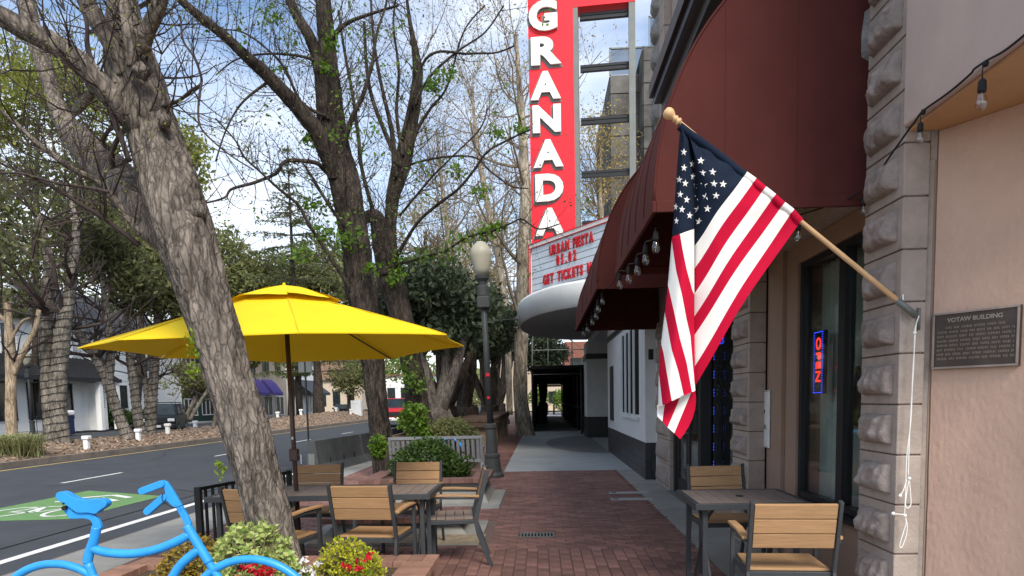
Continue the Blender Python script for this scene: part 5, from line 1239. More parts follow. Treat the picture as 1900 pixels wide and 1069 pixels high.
mb = MB(); mb.tube([(2.29, c.y + a * 0.3, c.z + b * 0.12) for a, b in ((-1, -1), (1, -1), (1, 1), (-1, 1))], 0.010, 6, closed=True); obj('border_tube', mb, m_led_b, ns_)
put_text('letters', 'OPEN', 0.20, m_led_r, (2.288, c.y, c.z), (0, -1, 0), (0, 0, 1), ns_, extrude=0.006, bold=0.012)
for nm, px0, y0_, y1_ in (('far', 1284, 830, 905), ('near', 1324, 650, 868)):
    l_ = thing('light_strip', 'column of blue LED dots on the window post, %s one' % ('left' if nm == 'far' else 'right'), 'light strip', tuple(PX(px0, y0_, 2.17)), 'blue light strips on the shop window')
    mb = MB(); n = 40 if nm == 'near' else 26; a, b = PX(px0, y0_, 2.19), PX(px0, y1_, 2.19); mb2 = MB(); yv = (a.y + b.y) / 2; mb2.box((2.196, yv - 0.012, b.z), (2.2, yv + 0.012, a.z)); obj('strip', mb2, m_black, l_)
    for k in range(n):
        if k % 6 > 2: continue
        z = b.z + (a.z - b.z) * k / (n - 1); mb.box((2.19, yv - 0.006, z - 0.007), (2.1955, yv + 0.006, z + 0.007))
    o = obj('led_dots', mb, m_led_b, l_); o['kind'] = 'stuff'
np_ = thing('wall_sign', 'narrow white notice plate with black print on the tan wall by the door', 'sign', tuple(PX(1420, 775, 2.16)))
qa, qb = PX(1430, 724, 2.16), PX(1411, 828, 2.16); ya, yb = qa.y, qb.y; zt_, zb_ = qa.z, qb.z
mb = MB(); mb.box((2.148, min(ya, yb), zb_), (2.16, max(ya, yb), zt_)); obj('plate', mb, m_white_plastic, np_, bevel=0.004)
mb = MB(); ym = (ya + yb) / 2; w2 = abs(ya - yb) / 2
for z in (zt_ - 0.012, zb_ + 0.006): mb.box((2.1465, ym - w2 + 0.02, z), (2.1479, ym + w2 - 0.02, z + 0.004))
obj('border_line', mb, m_black, np_)
put_text('print', 'UP', 0.06, m_black, (2.147, ym, zb_ + (zt_ - zb_) * 0.62), (0, -1, 0), (0, 0, 1), np_, extrude=0.0005, bold=0.001, sx=0.75)
put_text('print', 'ROAIL', 0.06, m_black, (2.147, ym, zb_ + (zt_ - zb_) * 0.36), (0, -1, 0), (0, 0, 1), np_, extrude=0.0005, bold=0.001, sx=0.75)
mn = thing('menu_board', 'dark menu board with white script inside the right window pane', 'menu board', tuple(PX(1580, 740, 2.3)))
c = PX(1575, 735, 2.33); mb = MB(); mb.box((2.32, c.y - 0.16, c.z - 0.22), (2.34, c.y + 0.16, c.z + 0.22)); obj('board', mb, m_black_matte, mn)
mb = MB(); mb.tube([Vector((2.316, c.y + 0.11 - 0.22 * q / 40 + 0.03 * math.sin(q * 0.7), c.z + 0.05 * math.cos(q * 0.7) - 0.01)) for q in range(41)], 0.003, 5); obj('script', mb, m_letter_white, mn)

# ------------------------------------------------------------------ street lamps
def lamp(loc, label, h=4.55, lean=0.0, group='street lamps'):
    t = thing('street_lamp', label, 'street lamp', loc, group); k = h / 4.55
    def q(pr): return [(r_ * (1 if k > .9 else k * 1.1), z * k) for r_, z in pr]
    mb = MB(); mb.lathe(q([(0.21, 0), (0.21, 0.05), (0.17, 0.10), (0.14, 0.38), (0.15, 0.40), (0.15, 0.45), (0.115, 0.47), (0.105, 0.95), (0.125, 0.97), (0.125, 1.04), (0.08, 1.06)]), (0, 0, 0), 20); obj('base', mb, m_lamp, t, local=True, smooth=False, bevel=0.004)
    mb = MB(); mb.lathe(q([(0.064, 1.06), (0.052, 3.75)]), (0, 0, 0), 16); obj('pole', mb, m_lamp, t, True, local=True)
    mb = MB(); mb.lathe(q([(0.07, 3.75), (0.115, 3.50), (0.12, 3.52), (0.12, 3.68), (0.075, 3.72), (0.085, 3.78), (0.13, 3.84), (0.14, 3.90)]), (0, 0, 0), 16); obj('collar', mb, m_lamp, t, local=True)
    mb = MB(); mb.box((-0.12 * k, -0.13 * k, 3.28 * k), (0.12 * k, 0.13 * k, 3.50 * k)); obj('control_box', mb, m_lamp, t, local=True, bevel=0.02)
    for z in (3.42, 3.02): mb = MB(); mb.tube([(-0.42 * k if z > 3.1 else -0.1, 0, z * k), (0.62 * k, 0, z * k + 0.03)], 0.008, 6); obj('banner_arm', mb, m_lamp, t, local=True)
    mb = MB(); mb.lathe(q([(0.115, 3.90), (0.15, 4.02), (0.205, 4.27), (0.208, 4.33), (0.19, 4.40), (0.14, 4.47), (0.09, 4.52), (0.05, 4.545), (0.0, 4.555)]), (0, 0, 0), 20); obj('globe', mb, m_globe, t, True, local=True)
    t.rotation_euler = (0, lean, 0); return t
lm = lamp((-0.96, 13.55, 0), 'dark street lamp with frosted globe standing on the pavement before the sycamore', 4.5, math.radians(-1.9))
for z, s in ((1.95, 0.045), (1.52, 0.035)): mb = MB(); mb.box((-0.03, -0.0795, z), (-0.03 + s * 1.6, -0.072, z + s * 1.4)); o = obj('sticker', mb, m_red_letter, lm, local=True)
q = G(62, 815, 0.15); lamp((q.x * 1.0, q.y, 0.05), 'small distant street lamp before the white building with black roof', 4.0)
q = P(278, 800, 46); lamp((q.x, 46, 0), 'distant street lamp half hidden between the wrapped trunks', 5.4)

# ------------------------------------------------------------------ bench, tree planters, timber counters
def bench(loc, rz, label):
    t = thing('park_bench', label, 'bench', loc); Lb = 1.55
    for k in range(18):
        x = -Lb / 2 + 0.04 + k * (Lb - 0.08) / 17; mb = MB(); mb.bar((x, -0.20, 0.44), (x, -0.30, 0.84), 0.052, 0.018, up=(0, 1, 0)); obj('back_slat', mb, m_bench, t, local=True)
        mb = MB(); mb.bar((x, -0.18, 0.43), (x, 0.25, 0.43), 0.052, 0.018); obj('seat_slat', mb, m_bench, t, local=True)
    for z, y in ((0.865, -0.305), (0.45, -0.215)): mb = MB(); mb.bar((-Lb / 2, y, z), (Lb / 2, y, z), 0.035, 0.05); obj('rail', mb, m_bench, t, local=True)
    for s in (-1, 1):
        x = s * (Lb / 2 + 0.02); mb = MB(); mb.bar((x, -0.33, 0), (x, -0.2, 0.42), 0.045, 0.05, up=(0, 1, 0)); mb.bar((x, -0.2, 0.42), (x, -0.31, 0.88), 0.045, 0.04, up=(0, 1, 0)); mb.bar((x, 0.24, 0), (x, 0.24, 0.66), 0.045, 0.05, up=(0, 1, 0))
        mb.bar((x, 0.27, 0.67), (x, -0.26, 0.67), 0.06, 0.03); obj('arm_leg_frame', mb, m_bench, t, local=True, bevel=0.004)
    place(t, loc, rz); return t
bench((-1.86, 12.35, 0.0), math.radians(2), 'silver grey slatted park bench behind the green bush')
def tree_well(x0, x1, y0, y1, zc, label, padx=0.18, pady=0.5):
    t = thing('tree_planter', label, 'planter', ((x0 + x1) / 2, (y0 + y1) / 2, 0)); mb = MB(); mb.box((x0 - padx, y0 - pady, -0.02), (x1 + padx, y1 + 0.12, 0.003)); obj('concrete_pad', mb, m_concrete, t)
    c = (x0 + x1) / 2; mb = MB(); b = [(x0, y0), (x1, y0), (x1, y1), (x0, y1)]; e = 0.14
    vs = [(x, y, 0.002) for x, y in b] + [(x0 + e, y0 + e, zc - 0.06), (x1 - e, y0 + e, zc - 0.06), (x1 - e, y1 - e, zc - 0.06), (x0 + e, y1 - e, zc - 0.06)]
    mb.add(vs, [(4, 5, 6, 7)] + [(i, (i + 1) % 4, (i + 1) % 4 + 4, i + 4) for i in range(4)]); obj('flared_base', mb, m_concrete, t)
    n = int((x1 - x0) / 0.11)
    for yy in (y0 - 0.02, y1 - 0.24):
        for k in range(n):
            mb = MB(); xa_ = x0 + (x1 - x0) * k / n; mb.box((xa_ + 0.002, yy, zc - 0.058), (xa_ + (x1 - x0) / n - 0.002, yy + 0.26, zc)); obj('brick', mb, m_brick, t)
    n = max(1, int((y1 - y0 - 0.52) / 0.11))
    for xx in (x0 - 0.0, x1 - 0.26):
        for k in range(n):
            ya_ = y0 + 0.245 + (y1 - y0 - 0.49) * k / n; mb = MB(); mb.box((xx, ya_ + 0.002, zc - 0.058), (xx + 0.26, ya_ + (y1 - y0 - 0.49) / n - 0.002, zc)); obj('brick', mb, m_brick, t)
    mb = MB(); mb.box((x0 + 0.262, y0 + 0.245, zc - 0.058), (x1 - 0.262, y1 - 0.245, zc - 0.03)); obj('soil', mb, m_soil, t); return t
tree_well(-2.5, -0.86, 7.72, 8.5, 0.20, 'low brick capped tree planter on sandy concrete behind the long table')
tree_well(-2.7, -0.80, 10.1, 11.5, 0.36, 'brick capped planter with flared concrete base holding the green bush')
mb = MB(); mb.box((-2.52, 7.24, 0.004), (-0.64, 7.68, 0.012)); struct('sandy_patch', mb, m_sand)

def bush(name, label, lobes, n, size, mat, cat='bush', seed=1, gap=0.25, trunk=None, group=None, shell=0.5):
    x, y = lobes[0][0], lobes[0][1]; z = min(l[2] - l[5] for l in lobes); t = thing(name, label, cat, (x, y, z), group)
    p = cloud_pts(lobes, n, seed, shell, gap, 2.2); o = leaves_at('leaves', p, size, mat, t, seed); o['kind'] = 'stuff'
    mb = MB(); r = random.Random(seed)
    for k in range(14):
        l = lobes[k % len(lobes)]; a = r.uniform(0, 6.28); mb.tube([(x + r.uniform(-.1, .1), y + r.uniform(-.1, .1), z), (l[0] + l[3] * .4 * math.cos(a), l[1] + l[4] * .4 * math.sin(a), l[2]), (l[0] + l[3] * .8 * math.cos(a), l[1] + l[4] * .8 * math.sin(a), l[2] + l[5] * .5)], [0.012, .009, .005], 4)
    obj('stems', mb, m_twig, t); return t
bush('bush', 'rounded dark green bush in front of the silver bench', [(-1.75, 10.85, 0.62, .46, .4, .33), (-2.15, 10.95, .52, .3, .3, .25), (-1.35, 10.8, .5, .3, .3, .24)], 6500, 0.028, l_hedge, seed=2)
bush('bush', 'bushy greenery in the timber planter behind the bench', [(-2.0, 15.1, 0.85, .5, .35, .3), (-1.75, 15.15, 0.75, .4, .3, .25)], 3500, 0.035, l_mid, seed=3)
bush('bush', 'loose lime green shoots at the left of the timber planter', [(-2.75, 14.9, 1.15, .35, .3, .35), (-2.6, 15.0, 0.75, .3, .3, .3)], 1100, 0.05, l_fresh, seed=4, gap=.4)
bush('dry_grass_tuft', 'dry brown tuft growing in the low tree planter', [(-1.45, 8.1, 0.30, .22, .2, .12)], 900, 0.03, l_buff, 'grass', 5)
bush('shrub', 'small leafy shrub at the foot of the dark middle trunk', [(-2.75, 11.6, .75, .16, .2, .22)], 700, 0.035, l_fresh, seed=6)
# blue hoop ornament behind the bench
hp = thing('garden_ornament', 'blue hoop ornament with a grey bird shape standing among the greenery', 'ornament', (-2.2, 14.9, 0))
mb = MB(); mb.tube([Vector(p) for p in spline([tuple(P(x, y, 14.6)) for x, y in ((822, 818), (830, 814), (842, 815), (852, 822), (858, 831), (860, 845))], 5)], 0.03, 8); obj('hoop', mb, m_bike, hp, True)
mb = MB(); c = P(822, 826, 14.5); mb.lathe([(0.0, -0.16), (0.05, -0.06), (0.06, 0.02), (0.03, 0.12), (0, 0.16)], c, 10, ax=(1, 0, 0.7)); obj('bird', mb, m_bench, hp, True)

def planks_box(t, x0, x1, y0, y1, z0, z1, rows, mat, th_=0.06):
    h = (z1 - z0) / rows
    for k in range(rows):
        for a, b in (((x0, y0), (x1, y0 + th_)), ((x0, y1 - th_), (x1, y1)), ((x0, y0 + th_ + .002), (x0 + th_, y1 - th_ - .002)), ((x1 - th_, y0 + th_ + .002), (x1, y1 - th_ - .002))):
            mb = MB(); mb.box((a[0], a[1], z0 + k * h + 0.003), (b[0], b[1], z0 + (k + 1) * h - 0.003)); obj('plank', mb, mat, t, bevel=0.006)
tp = thing('timber_planter', 'weathered timber planter box around the second dark tree', 'planter', (-2.45, 16.4, 0))
planks_box(tp, -3.45, -1.55, 15.5, 17.4, 0, 0.74, 4, m_timber); mb = MB(); mb.box((-3.38, 15.57, 0.55), (-1.62, 17.33, 0.62)); obj('soil', mb, m_soil, tp)
ct = thing('timber_counter', 'long dark timber counter on heavy posts beside the pavement', 'counter', (-1.75, 22.5, 0))
for k in range(5):
    y_ = 18.0 + k * 2.3
    for j in range(4): mb = MB(); x = -2.45 + j * 0.28; mb.box((x, y_ + .005, 0.93), (x + 0.27, y_ + 2.29, 1.0)); obj('plank', mb, m_darktimber, ct, bevel=.005)
mb = MB(); mb.box((-2.43, 18.02, 0.80), (-1.34, 18.08, 0.925)); obj('apron', mb, m_darktimber, ct)
mb = MB(); mb.box((-1.42, 18.1, 0.80), (-1.36, 29.4, 0.925)); obj('apron', mb, m_darktimber, ct)
for k in range(6):
    y_ = 18.15 + k * 2.2; mb = MB(); mb.box((-1.72, y_, 0), (-1.44, y_ + 0.28, 0.795)); obj('post', mb, m_timber, ct, bevel=.01)
    mb = MB(); mb.box((-2.4, y_, 0), (-2.2, y_ + 0.2, 0.795)); obj('post', mb, m_timber, ct, bevel=.01)

# ------------------------------------------------------------------ grey concrete traffic barriers
def barrier(a, b, label, h=0.82):
    t = thing('traffic_barrier', label, 'barrier', ((a[0] + b[0]) / 2, (a[1] + b[1]) / 2, ROADZ), 'grey concrete traffic barriers along the kerb')
    A_, B_ = Vector((*a, ROADZ)), Vector((*b, ROADZ)); d = (B_ - A_).normalized(); n = Vector((d.y, -d.x, 0)); prof = [(-0.30, 0), (0.30, 0), (0.30, 0.08), (0.14, 0.30), (0.08, h), (-0.08, h), (-0.14, 0.30), (-0.30, 0.08)]
    mb = MB(); mb.prism([A_ + n * u + Vector((0, 0, z)) for u, z in prof], B_ - A_); obj('body', mb, m_barrier, t, bevel=0.012); L_ = (B_ - A_).length
    for k, f in enumerate((0.25, 0.55, 0.8)):
        q = A_ + (B_ - A_) * f + n * 0.14 + Vector((0, 0, 0.34)); mb = MB(); mb.obox(q, d * 0.02, n * 0.012, Vector((0, 0, 0.06))); obj('bolt_slot', mb, m_black, t)
    q = A_ + n * 0.0 - d * 0.012 + Vector((0, 0, 0.42)); mb = MB(); mb.obox(q, d * 0.012, n * 0.07, Vector((0, 0, 0.12))); obj('joint_plate', mb, m_steel, t); return t
barrier((-4.98, 14.9), (-4.72, 17.6), 'grey concrete traffic barrier nearest the camera, end face showing')
barrier((-4.71, 17.75), (-4.55, 20.6), 'second grey concrete traffic barrier behind the dark middle trunk')
barrier((-4.54, 20.75), (-4.45, 23.6), 'third grey concrete traffic barrier below the red car')
sp2 = thing('thin_post', 'thin black post rising behind the concrete barrier', 'post', tuple(P(573, 830, 15.6)))
a = P(573, 830, 15.6); b = P(573, 672, 15.6); mb = MB(); mb.tube([Vector((a.x, a.y, ROADZ)), Vector((a.x, a.y, 2.55))], 0.022, 8); obj('pole', mb, m_black, sp2)
mb = MB(); mb.box((a.x - 0.15, a.y - 0.01, 2.2), (a.x + 0.15, a.y + 0.01, 2.6)); obj('sign_plate', mb, m_steel, sp2)

# ================================================================== TREES
def limb_pts(tr, k=7):                               # traced (px, py, Y, width px) -> points and radii
    out = spline(tr, k); pts = [P(a[0], a[1], a[2]) for a in out]; rad = [max(0.004, a[3] * a[2] / FPX / 2) for a in out]; return pts, rad
def bark_disp(amp, fr=9.0, fl=2.2, seed=0.0):
    def f(p, a, s, r):
        q = Vector((math.cos(a) * fr * 0.32 + seed, math.sin(a) * fr * 0.32, s * fl)); n1 = mnoise.noise(q)
        q2 = Vector((math.cos(a) * fr * 0.8 + seed, math.sin(a) * fr * 0.8, s * fl * 2.1 + 4)); n2 = 1 - abs(mnoise.noise(q2)) * 2.6
        q3 = Vector((math.cos(a) * fr * 1.9, math.sin(a) * fr * 1.9 + seed, s * fl * 6)); n3 = 1 - abs(mnoise.noise(q3)) * 2.4
        return amp * r * (0.75 * n1 - 0.42 * max(0, n2) ** 3 - 0.2 * max(0, n3) ** 2)
    return f
def grow(mb, p, d, L_, r, lev, R, tips, up=0.12, wob=0.28, n=6, kids=4, ratio=0.62, sides=None, spread=0.9):
    d = Vector(d).normalized(); p = Vector(p); pts = [p.copy()]; dirs = [d]
    for i in range(n):
        d = (d + Vector((R.gauss(0, wob), R.gauss(0, wob), R.gauss(0, wob) + up)) * 0.55).normalized(); p = p + d * (L_ / n); pts.append(p.copy()); dirs.append(d)
    rad = [r * (1 - 0.68 * i / n) for i in range(n + 1)]
    mb.tube(pts, rad, sides or (3 if r < 0.012 else 5), caps=False)
    if lev <= 0:
        tips.extend(pts[2:]); return
    for k in range(kids):
        i = R.randint(1, n); t = dirs[i]; o = t.orthogonal().normalized(); b = t.cross(o); a = R.uniform(0, 2 * PI)
        cd = (t * (1 - 0.45 * spread) + (o * math.cos(a) + b * math.sin(a)) * spread).normalized()
        grow(mb, pts[i], cd, L_ * ratio * R.uniform(0.7, 1.25), rad[i] * 0.6, lev - 1, R, tips, up, wob, n, kids, ratio, None, spread)
def twigs_on(mb, pts, rad, R, tips, every, L_, lev=1, kids=4, up=0.2, wob=0.25, i0=3, side=0.9, r0=None, bias=None):
    for i in range(i0, len(pts) - 1):
        if R.random() > every: continue
        t = (pts[i + 1] - pts[i - 1]).normalized(); o = t.orthogonal().normalized(); b = t.cross(o); a = R.uniform(0, 2 * PI)
        cd = (o * math.cos(a) + b * math.sin(a)) * side + t * 0.35 + Vector((0, 0, 0.25)) + (Vector(bias) if bias else Vector())
        grow(mb, pts[i] + (o * math.cos(a) + b * math.sin(a)) * rad[i] * 0.7, cd, L_ * R.uniform(0.6, 1.3), min(rad[i] * 0.5, r0 or 0.02), lev, R, tips, up, wob, 6, kids)
# --- tree 1: leaning trunk in the planter
R = random.Random(11)
tr1 = thing('leaning_tree', 'thick grey barked tree leaning left out of the planter through the umbrella', 'tree', tuple(P(512, 1010, 4.38)))
main = [(516, 1045, 4.38, 92), (507, 1000, 4.38, 86), (497, 955, 4.38, 85), (477, 880, 4.38, 84), (457, 800, 4.38, 86), (430, 715, 4.38, 86), (403, 625, 4.38, 90), (377, 545, 4.38, 94), (353, 470, 4.38, 100), (338, 420, 4.40, 108),
        (318, 350, 4.43, 104), (298, 290, 4.48, 98), (276, 220, 4.53, 92), (258, 165, 4.58, 92), (242, 110, 4.63, 88), (232, 50, 4.68, 62), (226, 0, 4.78, 52), (218, -60, 4.88, 46), (205, -160, 5.08, 34)]
pts, rad = limb_pts(main, 14); mb = MB(); mb.tube(pts, rad, 96, disp=bark_disp(0.16, 10, 3.0), caps=True); obj('trunk', mb, m_bark1, tr1, True)
mb = MB()
for (x, y, w) in ((366, 392, 0.055), (262, 132, 0.045), (305, 225, 0.04)):
    c = P(x, y, 4.33); vs = []; n = 12
    for j in range(9):
        th_ = PI * j / 8
        for k in range(n):
            ph_2 = 2 * PI * k / n; v = Vector((math.sin(th_) * math.cos(ph_2), math.sin(th_) * math.sin(ph_2), math.cos(th_))); vs.append(c + v * w * (1 + 0.5 * mnoise.noise(v * 2.3 + c * 3)) * Vector((1, 1, 1.2)).length / 1.75)
    mb.add(vs, [(j * n + k, j * n + (k + 1) % n, (j + 1) * n + (k + 1) % n, (j + 1) * n + k) for j in range(8) for k in range(n)])
obj('burl', mb, m_bark1, tr1, True)['kind'] = 'stuff'
limbs1 = [
    ([(345, 470, 4.48, 70), (318, 432, 4.58, 88), (270, 385, 4.73, 84), (215, 330, 4.98, 74), (165, 278, 5.18, 64), (128, 238, 5.38, 42), (104, 190, 5.48, 30), (86, 130, 5.58, 30), (62, 60, 5.68, 30), (45, -20, 5.78, 26)], 26, 0.16),
    ([(268, 245, 4.43, 40), (235, 212, 4.36, 44), (200, 172, 4.28, 42), (150, 118, 4.18, 40), (100, 82, 4.13, 40), (48, 56, 4.08, 38), (0, 30, 4.03, 36), (-70, 5, 3.98, 32)], 24, 0.13),
    ([(232, 140, 4.48, 34), (206, 78, 4.43, 36), (175, 30, 4.38, 32), (150, -20, 4.38, 30)], 20, 0.12),
    ([(262, 95, 4.43, 30), (272, 60, 4.38, 28), (292, 18, 4.33, 26), (306, -30, 4.28, 24)], 18, 0.05),
    ([(245, 125, 4.33, 18), (238, 60, 4.28, 20), (228, 0, 4.28, 18), (225, -40, 4.28, 16)], 14, 0.04),
    ([(262, 435, 4.33, 15), (215, 375, 4.23, 13), (182, 338, 4.18, 12), (135, 314, 4.08, 11), (88, 280, 3.98, 10), (60, 258, 3.93, 9), (25, 225, 3.88, 7), (-20, 190, 3.83, 6)], 12, 0.04),
    ([(258, 455, 4.38, 10), (215, 422, 4.28, 9), (188, 402, 4.23, 8), (148, 378, 4.18, 8), (111, 354, 4.13, 7), (81, 338, 4.08, 6), (40, 321, 4.03, 5), (-10, 298, 3.98, 4)], 8, 0.03),
    ([(202, 356, 4.13, 7), (162, 348, 4.08, 6), (111, 341, 3.98, 5), (67, 329, 3.93, 5), (34, 321, 3.88, 4), (-10, 322, 3.88, 4)], 8, 0.03),
    ([(240, 300, 4.38, 10), (196, 175, 4.28, 10), (165, 95, 4.23, 8), (160, 40, 4.18, 7), (140, -20, 4.18, 6)], 10, 0.03),
    ([(172, 150, 4.28, 16), (170, 172, 4.33, 14), (150, 195, 4.38, 18), (137, 210, 4.43, 13)], 12, 0.04),
    ([(215, 350, 4.88, 13), (208, 285, 4.78, 10), (232, 240, 4.78, 8), (255, 232, 4.78, 5)], 10, 0.03),
    ([(212, 280, 4.83, 9), (190, 262, 4.78, 8), (218, 222, 4.78, 7), (222, 215, 4.68, 5)], 8, 0.03),
    ([(296, 200, 4.48, 7), (330, 188, 4.38, 6), (355, 168, 4.28, 6), (374, 152, 4.23, 5), (362, 110, 4.18, 4), (340, 75, 4.18, 4), (335, 30, 4.18, 3)], 8, 0.03),
    ([(374, 152, 4.23, 5), (368, 200, 4.18, 4), (372, 235, 4.18, 4), (395, 262, 4.18, 3), (430, 290, 4.18, 3), (470, 315, 4.18, 2)], 6, 0.03),
]
tips = []; tw1 = MB()
for tr, sides, amp in limbs1:
    pts, rad = limb_pts(tr, 8); mb = MB(); mb.tube(pts, rad, sides, disp=bark_disp(amp, 7, 3.5) if amp > .1 else None); obj('branch', mb, m_bark1 if tr[0][3] > 14 else m_twig, tr1, True)
    twigs_on(tw1, pts, rad, R, tips, 0.34, 0.40, 1, 4, up=0.22, r0=0.007)
pts, rad = limb_pts(main, 14)
twigs_on(tw1, pts[150:], rad[150:], R, tips, 0.30, 0.6, 1, 4, up=0.25, r0=0.010)
for x, y, Y in ((60, 480, 4.0), (180, 60, 4.4), (300, 100, 4.3), (20, 130, 4.1), (120, 20, 4.3)):
    for k in range(3): grow(tw1, P(x, y, Y), (R.uniform(-1, 1), R.uniform(-.5, .5), R.uniform(-.2, 1)), 0.6, 0.006, 2, R, tips, 0.1, 0.3, 6, 4)
obj('twigs', tw1, m_twig, tr1)['kind'] = 'stuff'
tp_ = [t for t in tips if R.random() < 0.35]; o = leaves_at('buds', tp_, 0.010, l_spring, tr1, 5, 0.006); o['kind'] = 'stuff'
lv = []
for x, y, Y in ((372, 690, 4.28), (365, 635, 4.28), (420, 872, 4.28), (370, 655, 4.28)):
    for k in range(9):
        d = Vector((R.uniform(-1, .2), R.uniform(-1, .2), R.uniform(-.3, .9))).normalized()
        for j in range(6): lv.append(P(x, y, Y) + d * 0.013 * (j + 1))
o = leaves_at('leaf_shoots', lv, 0.016, l_lime, tr1, 7, 0.004, aspect=0.7); o['kind'] = 'stuff'
# --- trees 2 and 3
def hero(name, label, main, sides, limbs, matb, seed, base, density, tl, burls=()):
    R = random.Random(seed); t = thing(name, label, 'tree', base, None); tw = MB(); tips = []
    pts, rad = limb_pts(main, 12); mb = MB(); mb.tube(pts, rad, sides, disp=bark_disp(0.17, 8, 1.6, seed)); obj('trunk', mb, matb, t, True)
    n0 = len(pts) // 3; twigs_on(tw, pts[n0:], rad[n0:], R, tips, density * 0.7, tl, 2, 4, 0.2, r0=0.012)
    for tr in limbs:
        pts, rad = limb_pts(tr, 8); big = max(rad) > 0.09; mb = MB(); mb.tube(pts, rad, 22 if big else 7, disp=bark_disp(0.14, 7, 2, seed) if big else None); obj('branch', mb, matb, t, True)
        twigs_on(tw, pts, rad, R, tips, density, tl * (1.0 if big else 0.7), 2 if big else 1, 4, 0.22, r0=0.010)
    obj('twigs', tw, m_twig, t)['kind'] = 'stuff'; return t, tips, R
t2_, tips2, R2 = hero('bare_tree', 'dark trunked bare tree with forking limbs, its base behind the patio chairs', [(722, 905, 13.8, 54), (713, 870, 13.8, 43), (706, 800, 13.8, 41), (699, 740, 13.8, 40), (690, 660, 13.8, 43), (680, 590, 13.8, 50), (670, 540, 13.8, 58), (665, 500, 13.8, 52), (660, 460, 13.8, 54), (650, 400, 13.8, 52), (640, 340, 13.8, 56),
    (630, 300, 13.8, 54), (624, 250, 13.8, 40), (618, 200, 13.8, 36), (612, 140, 13.8, 34), (606, 80, 13.8, 31), (601, 20, 13.8, 28), (596, -50, 13.8, 24), (590, -160, 13.8, 16)], 48,
    [[(625, 320, 13.7, 34), (612, 268, 13.6, 32), (600, 205, 13.5, 26), (596, 150, 13.4, 24), (588, 105, 13.4, 22), (573, 66, 13.3, 20), (550, 28, 13.3, 17), (528, -25, 13.3, 15)],
     [(622, 330, 13.6, 26), (604, 280, 13.4, 30), (585, 240, 13.2, 30), (555, 203, 13.0, 28), (520, 165, 12.7, 26), (490, 134, 12.5, 23), (458, 106, 12.2, 20), (420, 70, 12, 18), (380, 38, 11.8, 16), (340, 5, 11.6, 14), (305, -30, 11.5, 12)],
     [(640, 262, 13.6, 11), (650, 230, 13.5, 10), (662, 200, 13.4, 9), (674, 176, 13.4, 8), (690, 120, 13.3, 6), (700, 60, 13.3, 5), (716, 10, 13.3, 4), (720, -30, 13.3, 4)],
     [(610, 322, 13.6, 10), (601, 314, 13.5, 9), (585, 302, 13.3, 8), (540, 298, 13.0, 7), (523, 305, 12.9, 7), (512, 322, 12.8, 6), (472, 339, 12.6, 6), (430, 351, 12.4, 5), (416, 367, 12.3, 4), (377, 378, 12.2, 3)],
     [(655, 545, 13.6, 9), (643, 524, 13.5, 8), (607, 468, 13.3, 7), (573, 417, 13.1, 6), (554, 381, 13, 6), (517, 350, 12.8, 5), (483, 319, 12.6, 4), (453, 291, 12.5, 4), (436, 260, 12.4, 3), (400, 220, 12.4, 3)],
     [(612, 220, 13.4, 7), (560, 190, 13.2, 5), (530, 130, 13.1, 5), (500, 95, 13, 4), (450, 60, 13, 3), (400, 55, 13, 2)],
     [(600, 120, 13.4, 7), (560, 105, 13.2, 5), (500, 100, 13, 4), (440, 110, 12.8, 3), (400, 140, 12.8, 2)],
     [(500, 150, 12.6, 6), (450, 190, 12.4, 4), (420, 240, 12.3, 3), (400, 300, 12.3, 3)],
     [(640, 420, 13.5, 8), (610, 380, 13.3, 6), (580, 330, 13.2, 5), (560, 300, 13.1, 3)],
     [(606, 90, 13.7, 12), (625, 60, 13.6, 9), (650, 40, 13.6, 7), (700, 22, 13.5, 5), (740, 10, 13.5, 4)]], m_bark2, 21, tuple(P(715, 890, 13.8)), 0.42, 1.15)
